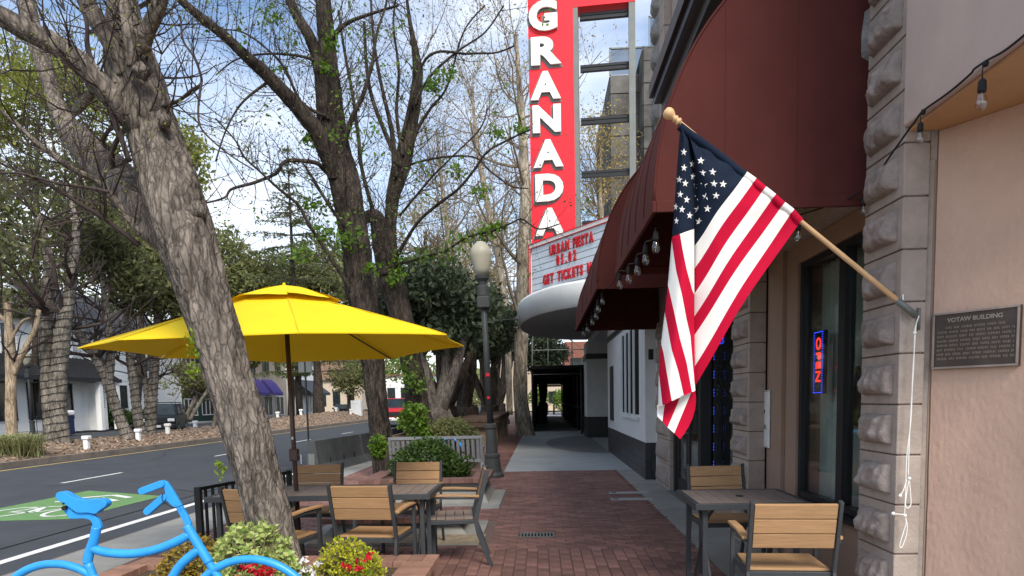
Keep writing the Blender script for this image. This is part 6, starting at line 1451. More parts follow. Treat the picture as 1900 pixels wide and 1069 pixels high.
t3_, tips3, R3b = hero('bare_tree', 'dark bare tree growing from the timber planter, with a sawn stub on its left', [(800, 830, 16.5, 90), (784, 800, 16.5, 62), (775, 765, 16.5, 46), (768, 700, 16.5, 40), (757, 640, 16.5, 41), (742, 580, 16.5, 43), (724, 520, 16.5, 46), (718, 470, 16.5, 38), (724, 415, 16.5, 24), (728, 370, 16.5, 24), (737, 335, 16.5, 30),
    (746, 300, 16.5, 34), (756, 260, 16.5, 27), (765, 220, 16.5, 24), (772, 170, 16.5, 21), (775, 130, 16.5, 18), (770, 90, 16.5, 12), (762, 50, 16.5, 8), (755, 0, 16.5, 5)], 48,
    [[(718, 510, 16.4, 34), (708, 460, 16.3, 32), (703, 425, 16.2, 30), (697, 404, 16.1, 28), (684, 402, 16.0, 24), (675, 408, 16, 18)],
     [(700, 405, 16.2, 9), (690, 383, 16.1, 8), (672, 316, 16, 7), (666, 262, 16, 7), (655, 180, 15.9, 6), (640, 100, 15.8, 5), (628, 20, 15.8, 4)],
     [(733, 330, 16.3, 11), (728, 250, 16.2, 9), (715, 190, 16.1, 7), (702, 130, 16, 6), (692, 60, 16, 5), (688, -10, 16, 4)],
     [(742, 310, 16.3, 9), (712, 240, 16.2, 8), (690, 180, 16.2, 7), (680, 120, 16.1, 6), (676, 40, 16, 5)],
     [(748, 290, 16.3, 8), (736, 210, 16.3, 6), (740, 130, 16.2, 5), (730, 50, 16.2, 4), (735, -10, 16.2, 3)],
     [(760, 285, 16.4, 8), (775, 240, 16.3, 7), (800, 200, 16.2, 5), (830, 160, 16.1, 4), (860, 60, 16, 3), (900, 10, 16, 3)],
     [(735, 480, 16.2, 8), (739, 470, 16.1, 7), (775, 413, 15.8, 6), (814, 378, 15.6, 6), (850, 351, 15.4, 5), (880, 315, 15.2, 5), (904, 282, 15, 4), (940, 261, 14.9, 4), (984, 240, 14.8, 3)],
     [(736, 500, 16.2, 6), (739, 491, 16.1, 6), (790, 476, 15.7, 5), (829, 464, 15.5, 4), (868, 440, 15.3, 4), (915, 428, 15, 4), (951, 413, 14.9, 3), (969, 407, 14.8, 3), (1000, 425, 14.7, 3), (1040, 415, 14.6, 2)],
     [(745, 320, 16.2, 5), (760, 306, 16.1, 4), (820, 292, 15.8, 4), (880, 292, 15.5, 3), (910, 318, 15.4, 3), (948, 345, 15.2, 3), (981, 350, 15.2, 2)],
     [(765, 200, 16.3, 6), (800, 140, 16.2, 5), (850, 95, 16, 4), (900, 60, 15.8, 3), (935, 10, 15.6, 3)],
     [(742, 400, 16.1, 5), (775, 360, 15.9, 4), (800, 330, 15.8, 4), (840, 290, 15.6, 3), (890, 240, 15.5, 3), (905, 200, 15.4, 2)],
     [(745, 260, 16.3, 7), (790, 110, 16.1, 5), (870, 100, 15.9, 4), (920, 98, 15.8, 3), (955, 85, 15.6, 3)]], m_bark2, 33, tuple(P(780, 800, 16.5)), 0.40, 1.3)
for t, tips, RR, nm in ((t2_, tips2, R2, 2), (t3_, tips3, R3b, 3)):
    o = leaves_at('buds', [q for q in tips if RR.random() < 0.30], 0.022, l_dark, t, nm, 0.015); o['kind'] = 'stuff'
    q2 = [q for q in tips if RR.random() < 0.010]; o = leaves_at('leaves', q2, 0.040, l_fresh, t, nm + 5, 0.10, per=9); o['kind'] = 'stuff'
def sprays(t, spots, seed, mat=None, size=0.05, per=70):
    r = np.random.RandomState(seed); pts = []
    for x, y, Y, s in spots:
        c = np.array(P(x, y, Y)); pts.append(c + r.normal(0, 1, (per, 3)) * s * np.array([1, 1, 0.75]))
    o = leaves_at('leaf_sprays', np.concatenate(pts), size, mat or l_fresh, t, seed); o['kind'] = 'stuff'
sprays(t2_, [(640, 450, 13.4, .16), (655, 440, 13.4, .14), (575, 260, 13.3, .10), (600, 125, 13.3, .10), (612, 80, 13.3, .1), (500, 30, 13, .14), (690, 500, 13.4, .08), (560, 470, 13.3, .14), (600, 430, 13.3, .12), (588, 380, 13.3, .12)], 3)
sprays(t3_, [(742, 500, 16, .14), (738, 480, 16, .14), (730, 520, 16, .10), (745, 690, 16, .22), (760, 700, 16, .2), (770, 715, 16, .14), (740, 660, 16, .2), (770, 640, 16.2, .14), (885, 440, 15.2, .14), (855, 445, 15.3, .14), (905, 430, 15.1, .1), (800, 160, 16, .10), (815, 145, 16, .12), (835, 135, 16, .1),
             (920, 245, 15, .1), (965, 240, 14.9, .08), (850, 320, 15.5, .10), (893, 355, 15.4, .12), (830, 470, 15.5, .16), (790, 470, 15.7, .14), (925, 420, 15, .08), (775, 790, 16, .16), (765, 770, 16, .14)], 4)

# --- twisted olive trees along the kerb
def olive(x, y, h, label, seed, r=0.35, lobes=None, n=5200, size=0.09, mat=None, trunkmat=None, name='olive_tree', group='dark gnarled trees along the kerb'):
    R = random.Random(seed); t = thing(name, label, 'tree', (x, y, 0), group); tips = []
    mb = MB(); hh = 1.3
    base = [Vector((x + R.uniform(-.05, .05), y, 0)), Vector((x + R.uniform(-.12, .12), y + R.uniform(-.1, .1), hh * 0.5)), Vector((x + R.uniform(-.15, .15), y + R.uniform(-.1, .1), hh))]
    bp2 = [Vector(tuple(p)) for p in spline([tuple(p) for p in base], 8)]; mb.tube(bp2, [r * (1.35 - 0.5 * i / 16) for i in range(len(bp2))], 28, disp=bark_disp(0.30, 6, 2.2, seed)); obj('trunk', mb, trunkmat or m_bark2, t, True)
    L2 = lobes or [(x - .9, y, h - .9, 1.0, 1.2, 0.8), (x + .9, y + .3, h - 1.0, 1.0, 1.2, .8), (x, y - .3, h - .5, 1.1, 1.3, .8), (x + .1, y + .2, h - 1.7, 1.3, 1.3, .6)]
    for l in L2:
        mb = MB(); a = base[-1] + Vector((R.uniform(-.1, .1), R.uniform(-.1, .1), -0.25)); b = Vector(l[:3]); m_ = a.lerp(b, 0.5) + Vector((R.uniform(-.35, .35), R.uniform(-.3, .3), R.uniform(-.1, .25)))
        pp = [Vector(tuple(p)) for p in spline([tuple(a), tuple(m_), tuple(b)], 7)]; mb.tube(pp, [r * (0.5 - 0.38 * i / 14) for i in range(len(pp))], 10, disp=bark_disp(0.2, 5, 3, seed)); obj('limb', mb, trunkmat or m_bark2, t, True)
    mb = MB()
    for l in L2:
        for k in range(7): grow(mb, Vector(l[:3]), (R.gauss(0, 1), R.gauss(0, 1), R.gauss(0, .7)), l[3] * 1.0, 0.03, 1, R, tips, 0.1, 0.35, 5, 3)
    obj('twigs', mb, m_twig, t)['kind'] = 'stuff'
    o = leaves_at('leaves', cloud_pts(L2, n, seed, 0.35, 0.22, 1.3), size, mat or l_olive, t, seed, aspect=0.8); o['kind'] = 'stuff'; return t
q = P(812, 800, 18.6); olive(q.x, 18.6, 5.0, 'gnarled grey dark leafed tree directly behind the timber planter', 1, 0.42, n=7500, trunkmat=m_bark1)
for k, (Y, x, h) in enumerate(((21.5, -2.9, 5.2), (24.5, -2.6, 5.2), (27.5, -3.0, 5.6), (31, -2.4, 5.6), (35, -2.6, 6.0), (40, -2.3, 6.2))):
    olive(x, Y, h, ('second', 'third', 'fourth', 'fifth', 'sixth', 'farthest')[k] + ' dark gnarled tree along the kerb beyond the timber planter', 10 + k, 0.40, n=6500, size=0.10)
q = P(1003, 700, 42); olive(q.x, 42, 5.2, 'dark leafy tree just left of the scaffold walkway roof', 20, 0.3, n=5000, size=0.12, group='dark trees near the scaffold')
# --- sycamores (pale, almost bare)
def sycamore(tr, label, seed, crown, n=22, L_=3.4, Yc=30, leafn=5200, mat=m_bark_pale, lm=l_buff, tw=None, lsize=0.05):
    R = random.Random(seed); b = P(tr[0][0], tr[0][1], tr[0][2]); t = thing('sycamore_tree', label, 'tree', (b.x, b.y, max(b.z, 0)), 'pale bare sycamores')
    pts, rad = limb_pts(tr, 8); mb = MB(); mb.tube(pts, rad, 20, disp=bark_disp(0.08, 5, 1, seed)); obj('trunk', mb, mat, t, True)
    mb = MB(); tips = []
    for k in range(n):
        i = R.randint(len(pts) // 3, len(pts) - 2); d = Vector((R.gauss(0, 1), R.gauss(0, .8), R.uniform(0.1, 1.2)))
        grow(mb, pts[i], d, L_ * R.uniform(.6, 1.2), rad[i] * 0.32, 2, R, tips, 0.22, 0.25, 6, 5, 0.6)
    obj('twigs', mb, tw or m_twig_pale, t)['kind'] = 'stuff'
    tips = [q for q in tips]; R.shuffle(tips); o = leaves_at('buds', tips[:leafn], lsize, lm, t, seed, 0.10); o['kind'] = 'stuff'
sycamore([(976, 822, 29, 46), (974, 800, 29, 34), (966, 740, 29, 27), (966, 660, 29, 26), (970, 560, 29, 26), (972, 470, 29, 25), (976, 380, 29, 22), (972, 300, 29, 18), (968, 220, 29, 14), (962, 140, 29, 9), (958, 60, 29, 5)], 'pale mottled sycamore with a straight trunk just left of the marquee', 41, None, 26, 3.4)
sycamore([(946, 770, 38, 12), (940, 600, 38, 12), (925, 480, 38, 12), (905, 380, 38, 11), (890, 300, 38, 9), (880, 220, 38, 6), (875, 160, 38, 3)], 'thinner pale sycamore behind the street lamp globe', 42, None, 26, 4.6, leafn=6500)
sycamore([(850, 770, 46, 10), (845, 600, 46, 10), (835, 480, 46, 10), (825, 380, 46, 8), (815, 300, 46, 6), (810, 240, 46, 3)], 'far pale sycamore showing above the dark trees', 43, None, 24, 5.4, leafn=6500, lsize=0.07)
q = P(1115, 520, 30.5); 
sycamore([(1112, 640, 30.5, 14), (1114, 520, 30.5, 12), (1116, 420, 30.5, 10), (1112, 340, 30.5, 8), (1115, 270, 30.5, 4)], 'golden budding tree seen through the steel frame of the sign', 44, None, 30, 1.9, leafn=9000, lm=l_gold, lsize=0.05)

# --- median trees with light cord wound round their trunks
def wrapped(trunks, label, lobes, seed, n=7000, lm=None, wrap=True, mat=None, name='wrapped_tree', group='median trees wound with cord', size=0.13, ntw=10):
    R = random.Random(seed); b = P(*trunks[0][0][:3]); t = thing(name, label, 'tree', (b.x, b.y, b.z), group); tips = []; mbt = MB()
    for tr in trunks:
        pts, rad = limb_pts(tr, 7); mb = MB(); mb.tube(pts, rad, 16, disp=bark_disp(0.10, 4, 1.2, seed)); obj('trunk', mb, mat or m_bark_wrap, t, True)
        if wrap:
            mb = MB(); hp_ = []; L_ = 0
            for i in range(1, len(pts) - 4):
                for s in range(14):
                    f = s / 14; p = pts[i].lerp(pts[i + 1], f); r_ = rad[i] * 1.07; L_ += (pts[i + 1] - pts[i]).length / 14; a = L_ * 2 * PI / 0.26; hp_.append(p + Vector((math.cos(a) * r_, math.sin(a) * r_, 0.02 * math.sin(a * 1.7))))
            mb.tube(hp_, 0.013, 3, caps=False); obj('light_cord', mb, m_rubber, t)
        for k in range(ntw):
            i = R.randint(len(pts) // 2, len(pts) - 2); grow(mbt, pts[i], (R.gauss(0, 1), R.gauss(0, .8), R.uniform(0, 1)), 2.6 * R.uniform(.6, 1.2), rad[i] * 0.45, 2, R, tips, 0.12, 0.35, 6, 4)
    obj('twigs', mbt, m_twig, t)['kind'] = 'stuff'
    if lobes: o = leaves_at('leaves', cloud_pts(lobes, n, seed, 0.4, 0.30, 0.55), size, lm or l_dark, t, seed, aspect=0.8); o['kind'] = 'stuff'
    return t
def lobe(x, y, Y, wx, wz, wy=None):
    c = P(x, y, Y); k = Y / FPX; return (c.x, c.y, c.z, wx * k / 2, (wy or wx * 0.8) * k / 2, wz * k / 2)
wrapped([[(112, 838, 24.5, 44), (100, 810, 24.5, 30), (92, 750, 24.5, 26), (88, 690, 24.5, 25), (85, 620, 24.5, 24), (88, 560, 24.5, 22), (90, 480, 24.5, 18), (70, 400, 24.5, 12)],
         [(116, 838, 24.4, 40), (112, 800, 24.3, 32), (108, 740, 24.3, 30), (112, 660, 24.3, 29), (119, 600, 24.3, 27), (130, 540, 24.3, 20), (138, 470, 24.3, 16), (140, 400, 24.3, 12), (120, 340, 24.3, 8)]],
        'pair of cord wound trunks rising together in front of the black roofed building',
        [lobe(60, 470, 25, 200, 150), lobe(-20, 400, 26, 180, 160), lobe(150, 400, 26, 180, 110), lobe(20, 560, 25, 160, 60), lobe(90, 330, 27, 200, 90)], 51, 5200)
wrapped([[(246, 826, 27.5, 26), (232, 800, 27.5, 22), (216, 760, 27.5, 20), (200, 710, 27.5, 20), (180, 665, 27.5, 19), (150, 625, 27.5, 16), (120, 590, 27.5, 12), (90, 560, 27.5, 8)], [(202, 705, 27.5, 16), (206, 660, 27.5, 14), (200, 600, 27.5, 12), (190, 520, 27.5, 9), (180, 450, 27.5, 6)]],
        'cord wound trunk leaning left with a fork, under the umbrella tip', [lobe(190, 470, 28, 150, 110), lobe(250, 520, 28, 120, 80)], 52, 3800)
wrapped([[(270, 822, 29.5, 24), (258, 790, 29.5, 19), (252, 740, 29.5, 17), (244, 680, 29.5, 16), (236, 600, 29.5, 13), (230, 520, 29.5, 10), (210, 450, 29.5, 7)]],
        'slim cord wound trunk just left of the black car', [lobe(260, 540, 30, 140, 100), lobe(320, 480, 30, 130, 110)], 53, 4200, lm=l_mid)
wrapped([[(278, 822, 30.5, 24), (280, 780, 30.5, 20), (284, 720, 30.5, 18), (288, 660, 30.5, 16), (292, 580, 30.5, 13), (286, 510, 30.5, 10), (270, 440, 30.5, 7)], [(274, 790, 30.4, 10), (272, 740, 30.4, 9), (268, 690, 30.4, 9), (262, 620, 30.4, 7)]],
        'cord wound trunk touching the front of the black car', [lobe(300, 420, 31, 170, 110), lobe(340, 560, 31, 100, 90)], 54, 4200, lm=l_mid)
wrapped([[(30, 834, 23.5, 26), (22, 800, 23.5, 20), (20, 740, 23.5, 19), (20, 680, 23.5, 18), (17, 620, 23.5, 16), (14, 560, 23.5, 13)], [(24, 695, 23.5, 12), (45, 650, 23.5, 11), (65, 610, 23.5, 9), (72, 575, 23.5, 8)], [(14, 600, 23.5, 9), (-10, 575, 23.5, 8)], [(16, 640, 23.4, 7), (38, 600, 23.4, 5), (55, 590, 23.4, 4)]],
        'cut back pale tree with stripped stubby limbs at the left edge', None, 55, 0, wrap=False, mat=m_bark_cut, name='pollarded_tree', group=None, ntw=1)
wrapped([[(340, 800, 44, 14), (348, 770, 44, 9), (362, 735, 44, 8), (350, 705, 44, 7)], [(352, 780, 44, 8), (372, 745, 44, 7), (392, 715, 44, 6)], [(395, 795, 46, 8), (400, 760, 46, 8), (385, 725, 46, 6)]],
        'bushy green tree right of the black car with slanting bare stems', [lobe(345, 700, 44, 90, 60), lobe(320, 715, 44, 60, 40), lobe(390, 705, 46, 90, 60), lobe(370, 730, 46, 70, 30)], 56, 5200, lm=l_mid, wrap=False, name='small_tree', group=None, size=0.11, ntw=3)
# --- far trees
def fartree(px_, ybase, Y, lobes, n, lm, label, seed, size, tw=12, trunkw=14, mat=None, gap=.3, name='broadleaf_tree', tmat=None):
    R = random.Random(seed); b = P(px_, ybase, Y); t = thing(name, label, 'tree', (b.x, b.y, 0), 'background trees'); L2 = [lobe(*l) for l in lobes]; top = Vector(L2[0][:3])
    mb = MB(); pp = [Vector((b.x, b.y, 0)), Vector((b.x, b.y, 0)).lerp(top, 0.5) + Vector((R.uniform(-.5, .5), 0, 0)), top]; pp = [Vector(tuple(p)) for p in spline([tuple(p) for p in pp], 6)]
    r0 = trunkw * Y / FPX / 2; mb.tube(pp, [r0 * (1 - 0.6 * i / len(pp)) for i in range(len(pp))], 10, disp=bark_disp(.15, 4, .5)); obj('trunk', mb, tmat or m_bark2, t, True)
    mb = MB(); tips = []
    for l in L2:
        for k in range(tw // len(L2) + 2): grow(mb, Vector(l[:3]) - Vector((0, 0, l[5] * .5)), (R.gauss(0, 1), R.gauss(0, .6), R.uniform(-.2, 1)), l[5] * 1.5, 0.05 * Y / 50, 2, R, tips, 0.15, 0.3, 5, 4)
    obj('twigs', mb, mat or m_twig, t)['kind'] = 'stuff'
    o = leaves_at('leaves', cloud_pts(L2, n, seed, 0.4, gap, 0.35), size, lm, t, seed, aspect=0.85); o['kind'] = 'stuff'; return t
fartree(60, 760, 42, [(70, 220, 42, 260, 180), (-30, 280, 42, 240, 220), (160, 150, 43, 200, 160), (20, 110, 43, 260, 120)], 9000, l_spring, 'tall spring green tree filling the upper left corner behind the branches', 61, 0.17, 26, gap=.42)
fartree(250, 760, 46, [(250, 330, 46, 180, 200), (330, 300, 46, 130, 150), (300, 430, 46, 160, 130), (190, 300, 46, 130, 130)], 8000, l_spring, 'pale spring green tree behind the leaning trunk', 62, 0.19, 22, gap=.45)
fartree(420, 760, 62, [(410, 490, 62, 130, 150), (470, 520, 62, 130, 110), (385, 580, 62, 120, 120)], 8000, l_mid, 'rounded dull green tree above the left half of the umbrella', 63, 0.22, 20, gap=.3)
fartree(540, 760, 70, [(540, 520, 70, 140, 130), (600, 500, 70, 120, 130), (560, 600, 70, 200, 100)], 9000, l_mid, 'broad grey green tree above the umbrella top', 64, 0.24, 20, gap=.3)
fartree(650, 760, 80, [(660, 530, 80, 120, 150), (700, 560, 80, 100, 130), (640, 620, 80, 140, 110)], 8000, l_mid, 'grey green tree behind the dark middle trunk', 65, 0.26, 20, gap=.3)
fartree(790, 755, 75, [(790, 430, 75, 120, 150), (830, 500, 75, 130, 150), (760, 540, 75, 120, 130)], 8500, l_buff, 'hazy buff budding tree behind the second dark tree', 66, 0.16, 40, gap=.45, mat=m_twig_pale)
fartree(900, 755, 82, [(900, 470, 82, 130, 170), (945, 540, 82, 90, 150), (880, 570, 82, 120, 120)], 8500, l_buff, 'hazy buff budding tree behind the street lamp', 67, 0.17, 40, gap=.45, mat=m_twig_pale)
fartree(452, 770, 50, [(452, 640, 50, 90, 90), (420, 660, 50, 60, 60)], 2200, l_dark, 'dark tree under the umbrella between trunk and pole', 68, 0.16, 10, 9, gap=.35)
fartree(640, 752, 66, [(650, 700, 66, 90, 70), (690, 690, 66, 60, 80)], 3000, l_mid, 'low bushy tree above the parked dark sedan', 69, 0.16, 14, 6, gap=.4)
fartree(200, 750, 64, [(200, 420, 64, 220, 160), (60, 500, 64, 260, 180), (330, 520, 64, 140, 180)], 7000, l_mid, 'dull green tree mass behind the white buildings', 70, 0.25, 14, gap=.35)
# conifers: one with layered drooping boughs, one dark trunk with drooping leaves
def conifer(px_, ytop, Y, label, seed, wbase, ybot=600, trunkw=14, lm=None):
    R = random.Random(seed); b = P(px_, 762, Y); t = thing('conifer_tree', label, 'tree', (b.x, b.y, 0)); zt = P(px_, ytop, Y).z; zb = P(px_, ybot, Y).z; mb = MB()
    mb.tube([Vector((b.x, b.y, zt * k / 10)) for k in range(11)], [trunkw * Y / FPX / 2 * (1 - 0.9 * k / 10) for k in range(11)], 12, disp=bark_disp(.2, 5, .4)); obj('trunk', mb, m_bark2, t, True)
    mb = MB(); pts = []; z = zb
    while z < zt - 0.3:
        f = (zt - z) / (zt - zb); n = 5
        for k in range(n):
            a = R.uniform(0, 2 * PI); L_ = wbase * Y / FPX / 2 * f * R.uniform(.5, 1.1) + 0.3; d = Vector((math.cos(a), math.sin(a), 0.12)); p0 = Vector((b.x, b.y, z)); pp = [p0 + d * L_ * s / 5 - Vector((0, 0, 0.05 * L_ * (s / 5) ** 2 * 3)) for s in range(6)]
            mb.tube(pp, [0.06 * (1 - s / 7) for s in range(6)], 4, caps=False)
            for q in range(int(26 * L_)):
                s = R.random() ** 0.7; c = p0 + d * L_ * s - Vector((0, 0, 0.15 * L_ * s * s)); pts.append(c + Vector((R.gauss(0, .22), R.gauss(0, .22), R.uniform(-.30, .08))))
        z += 0.75 + 0.3 * R.random()
    obj('boughs', mb, m_twig, t)['kind'] = 'stuff'; o = leaves_at('needles', pts, 0.17, lm or l_cedar, t, seed, aspect=.5); o['kind'] = 'stuff'
conifer(556, 268, 60, 'tall thin conifer with layered drooping boughs above the umbrella', 71, 230, 520)
conifer(592, 590, 58, 'dark conifer with thick straight trunk beyond the umbrella pole', 72, 240, 690, 27)
# grass clump at the left edge of the median
gc = thing('ornamental_grass', 'pale arching ornamental grass clump at the left edge of the median', 'grass', tuple(P(20, 850, 20.5))); rs = np.random.RandomState(5); n = 1500
b = P(18, 848, 20.6); b.z = 0.05; mb = MB(); R = random.Random(6)
for k in range(900):
    o_ = Vector((b.x + R.gauss(0, .35), b.y + R.gauss(0, .3), 0.03)); a = R.uniform(0, 6.28); d = Vector((math.cos(a), math.sin(a), 0)); L_ = R.uniform(.7, 1.25); sd_ = Vector((-d.y, d.x, 0)) * 0.012
    q = [o_, o_ + d * L_ * .35 + Vector((0, 0, L_ * .6)), o_ + d * L_ * .95 + Vector((0, 0, L_ * .55))]; mb.add([q[0] - sd_, q[0] + sd_, q[1] + sd_, q[1] - sd_, q[2]], [(0, 1, 2, 3), (3, 2, 4)])
obj('blades', mb, l_grass, gc)['kind'] = 'stuff'
# white stub posts in the median
for x, y, Y, ht in ((161, 826, 23.4, .42), (257, 816, 27.5, .42), (312, 811, 31, .40), (363, 802, 36, .36), (516, 786, 46, .38), (559, 778, 50, .38), (624, 770, 60, .42), (651, 770, 60, .42)):
    lb = {161: 'white stub post on the mulch in front of the paired trunks', 257: 'white stub post between the leaning wrapped trunk and black car', 312: 'white stub post directly below the black car', 363: 'white stub post farthest right of the black car',
          516: 'white post on the mound left of the umbrella pole foot', 559: 'white post on the mound right of the umbrella pole', 624: 'white post left of the dark sedan', 651: 'white post right of the dark sedan'}[x]
    q = P(x, y, Y); q.z = mulch_z(max(-19, min(-15.3, q.x)), Y); t = thing('marker_post', lb, 'post', tuple(q), 'white marker posts in the median')
    mb = MB(); ht *= 0.8; mb.box((q.x - .08, q.y - .08, q.z - .05), (q.x + .08, q.y + .08, q.z + ht)); obj('stub', mb, m_white, t, bevel=.02); mb = MB(); mb.box((q.x - .11, q.y - .12, q.z + ht + .003), (q.x + .13, q.y + .11, q.z + ht + .13)); obj('cap', mb, m_white, t, bevel=.03)

bush('bush', 'green bush beyond the far end of the scaffold walkway', [(-0.3, 78, 1.6, 1.2, 1, 1.4), (2.0, 79, 1.4, .8, 1, 1.2)], 1500, 0.14, l_fresh, seed=61)
for k, x in enumerate((0.55, 1.15)):
    t = thing('bollard', 'thin dark bollard in the light at the walkway end, %s one' % ('left' if k == 0 else 'right'), 'bollard', (x, 66, 0), 'bollards at the walkway end'); mb = MB(); mb.lathe([(.09, 0), (.07, .8), (.1, .85), (.05, .98), (0, 1)], (x, 66, 0), 10); obj('post', mb, m_black, t)
# ================================================================== VEHICLES
def paint(nm, c): return M(nm, c, 0.32, 0.02, 3, 0, spec=0.35)
def car(name, label, loc, rz, mat, W_=1.9, prof=None, cab=None, hgt=1.75, cat='car', rack=False, pickup=False):
    """Local: front towards -Y. prof: lower body side profile, cab: glasshouse side profile."""
    t = thing(name, label, cat, (0, 0, 0)); hw = W_ / 2; mb = MB(); mb.prism([(-hw, y, z) for y, z in prof], (W_, 0, 0)); obj('body', mb, mat, t, local=True, bevel=0.07)
    (a0_, z0), (a1_, z1), (a2_, z1b), (a3_, z0b) = cab; iw = hw - 0.05; tw_ = hw - 0.22; mb = MB()
    vs = [(-iw, a0_, z0), (iw, a0_, z0), (iw, a3_, z0b), (-iw, a3_, z0b), (-tw_, a1_, z1), (tw_, a1_, z1), (tw_, a2_, z1b), (-tw_, a2_, z1b)]
    mb.add(vs, [(0, 3, 2, 1), (4, 5, 6, 7), (0, 1, 5, 4), (1, 2, 6, 5), (2, 3, 7, 6), (3, 0, 4, 7)]); obj('cabin', mb, mat, t, local=True, bevel=0.05)
    V_ = [Vector(v) for v in vs]
    def pane(a, b, c, d, m, nm, e=0.012):
        ce = (a + b + c + d) / 4; n = (b - a).cross(d - a).normalized(); n = n if n.dot(ce - Vector((0, (a0_ + a3_) / 2, (z0 + z1) / 2))) > 0 else -n
        q = [ce + (p - ce) * m + n * e for p in (a, b, c, d)]; mb = MB(); mb.prism(q, n * 0.004); return obj(nm, mb, m_winglass, t, local=True)
    pane(V_[0], V_[1], V_[5], V_[4], 0.86, 'windscreen'); pane(V_[3], V_[2], V_[6], V_[7], 0.82, 'rear_window')
    for s in ((0, 3, 7, 4), (1, 2, 6, 5)):
        a, b, c, d = [V_[i] for i in s]; 
        for f0, f1 in ((0.04, 0.48), (0.52, 0.95)): pane(a.lerp(b, f0), a.lerp(b, f1), d.lerp(c, f1), d.lerp(c, f0), 0.84, 'side_window')
    yf, yr = min(p[0] for p in prof), max(p[0] for p in prof)
    for s in (-1, 1):
        for yy in (yf + 0.85, yr - 0.95):
            mb = MB(); mb.lathe([(0.0, -0.12), (0.33, -0.12), (0.37, -0.08), (0.37, 0.08), (0.33, 0.12), (0, 0.12)], (s * (hw - 0.09), yy, 0.37), 20, ax=(1, 0, 0)); w = obj('wheel', mb, m_rubber, t, local=True)
            mb = MB(); mb.lathe([(0.21, -0.13), (0.2, 0.13)], (s * (hw - 0.09), yy, 0.37), 12, ax=(1, 0, 0)); obj('rim', mb, m_steel, w, local=True)
        mb = MB(); mb.box((s * (hw - 0.42), yf - 0.03, 0.78), (s * (hw - 0.06), yf + 0.03, 0.95)); obj('headlight', mb, m_white_plastic, t, local=True, bevel=.02)
        mb = MB(); mb.box((s * (hw + 0.02), cab[0][0] + 0.35, z0 + 0.02), (s * (hw + 0.2), cab[0][0] + 0.48, z0 + 0.2)); obj('mirror', mb, m_black, t, local=True, bevel=.02)
    mb = MB(); mb.box((-hw + 0.48, yf - 0.025, 0.70), (hw - 0.48, yf + 0.03, 0.98)); obj('grille', mb, m_black, t, local=True)
    mb = MB(); mb.box((-hw + 0.03, yf - 0.10, 0.38), (hw - 0.03, yf + 0.06, 0.62)); obj('bumper', mb, m_black if not pickup else m_chrome, t, local=True, bevel=.03)
    mb = MB(); mb.box((-0.2, yf - 0.115, 0.46), (0.2, yf - 0.102, 0.58)); obj('number_plate', mb, m_white_plastic, t, local=True)
    if rack:
        mb = MB()
        for s in (-1, 1): mb.tube([(s * (tw_ - .05), a1_ + .2, z1 + .09), (s * (tw_ - .05), a2_ - .1, z1 + .09)], 0.025, 6)
        for k in range(4): y = a1_ + .3 + k * (a2_ - a1_ - .6) / 3; mb.tube([(-tw_, y, z1 + .09), (tw_, y, z1 + .09)], 0.022, 6); 
        for s in (-1, 1):
            for y in (a1_ + .4, a2_ - .4): mb.tube([(s * (tw_ - .05), y, z1 - .02), (s * (tw_ - .05), y, z1 + .09)], 0.02, 5)
        obj('roof_rack', mb, m_black, t, local=True)
    place(t, loc, rz); return t
suv_prof = [(-2.4, 0.4), (-2.42, 0.98), (-2.3, 1.08), (-1.15, 1.16), (2.3, 1.16), (2.4, 1.0), (2.38, 0.42), (1.9, 0.32), (-1.9, 0.32)]
q = P(306, 800, 41); car('parked_car', 'black off road car with roof rack parked on the far side road', (q.x, 41.0, -0.12), math.radians(20), paint('black_car_paint', (0.006, 0.008, 0.012)), 1.93, suv_prof, [(-1.2, 1.1), (-0.55, 1.78), (2.05, 1.78), (2.35, 1.1)], rack=True)
sed = [(-2.3, 0.35), (-2.35, 0.7), (-2.1, 0.86), (-0.9, 0.95), (1.6, 0.98), (2.25, 0.92), (2.35, 0.6), (2.2, 0.32), (-2.0, 0.28)]
q = P(637, 760, 72); car('parked_sedan', 'dark blue sedan beyond the median mound', (q.x, 72, -0.05), math.radians(18), paint('dark_blue_car_paint', (0.03, 0.05, 0.07)), 1.85, sed, [(-0.95, 0.9), (-0.2, 1.42), (0.9, 1.42), (1.8, 0.95)])
pk_ = [(-2.75, 0.5), (-2.8, 1.08), (-2.6, 1.18), (-1.3, 1.24), (2.7, 1.24), (2.75, 0.6), (2.0, 0.45), (-2.0, 0.42)]
q = P(738, 780, 47); car('red_pickup', 'bright red pickup truck seen between the two dark trunks', (q.x, 47, -0.12), math.radians(8), paint('red_car_paint', (0.50, 0.01, 0.02)), 2.0, pk_, [(-1.4, 1.18), (-0.75, 1.86), (0.7, 1.86), (1.0, 1.18)], cat='pickup truck', pickup=True)
q = P(588, 765, 66); 

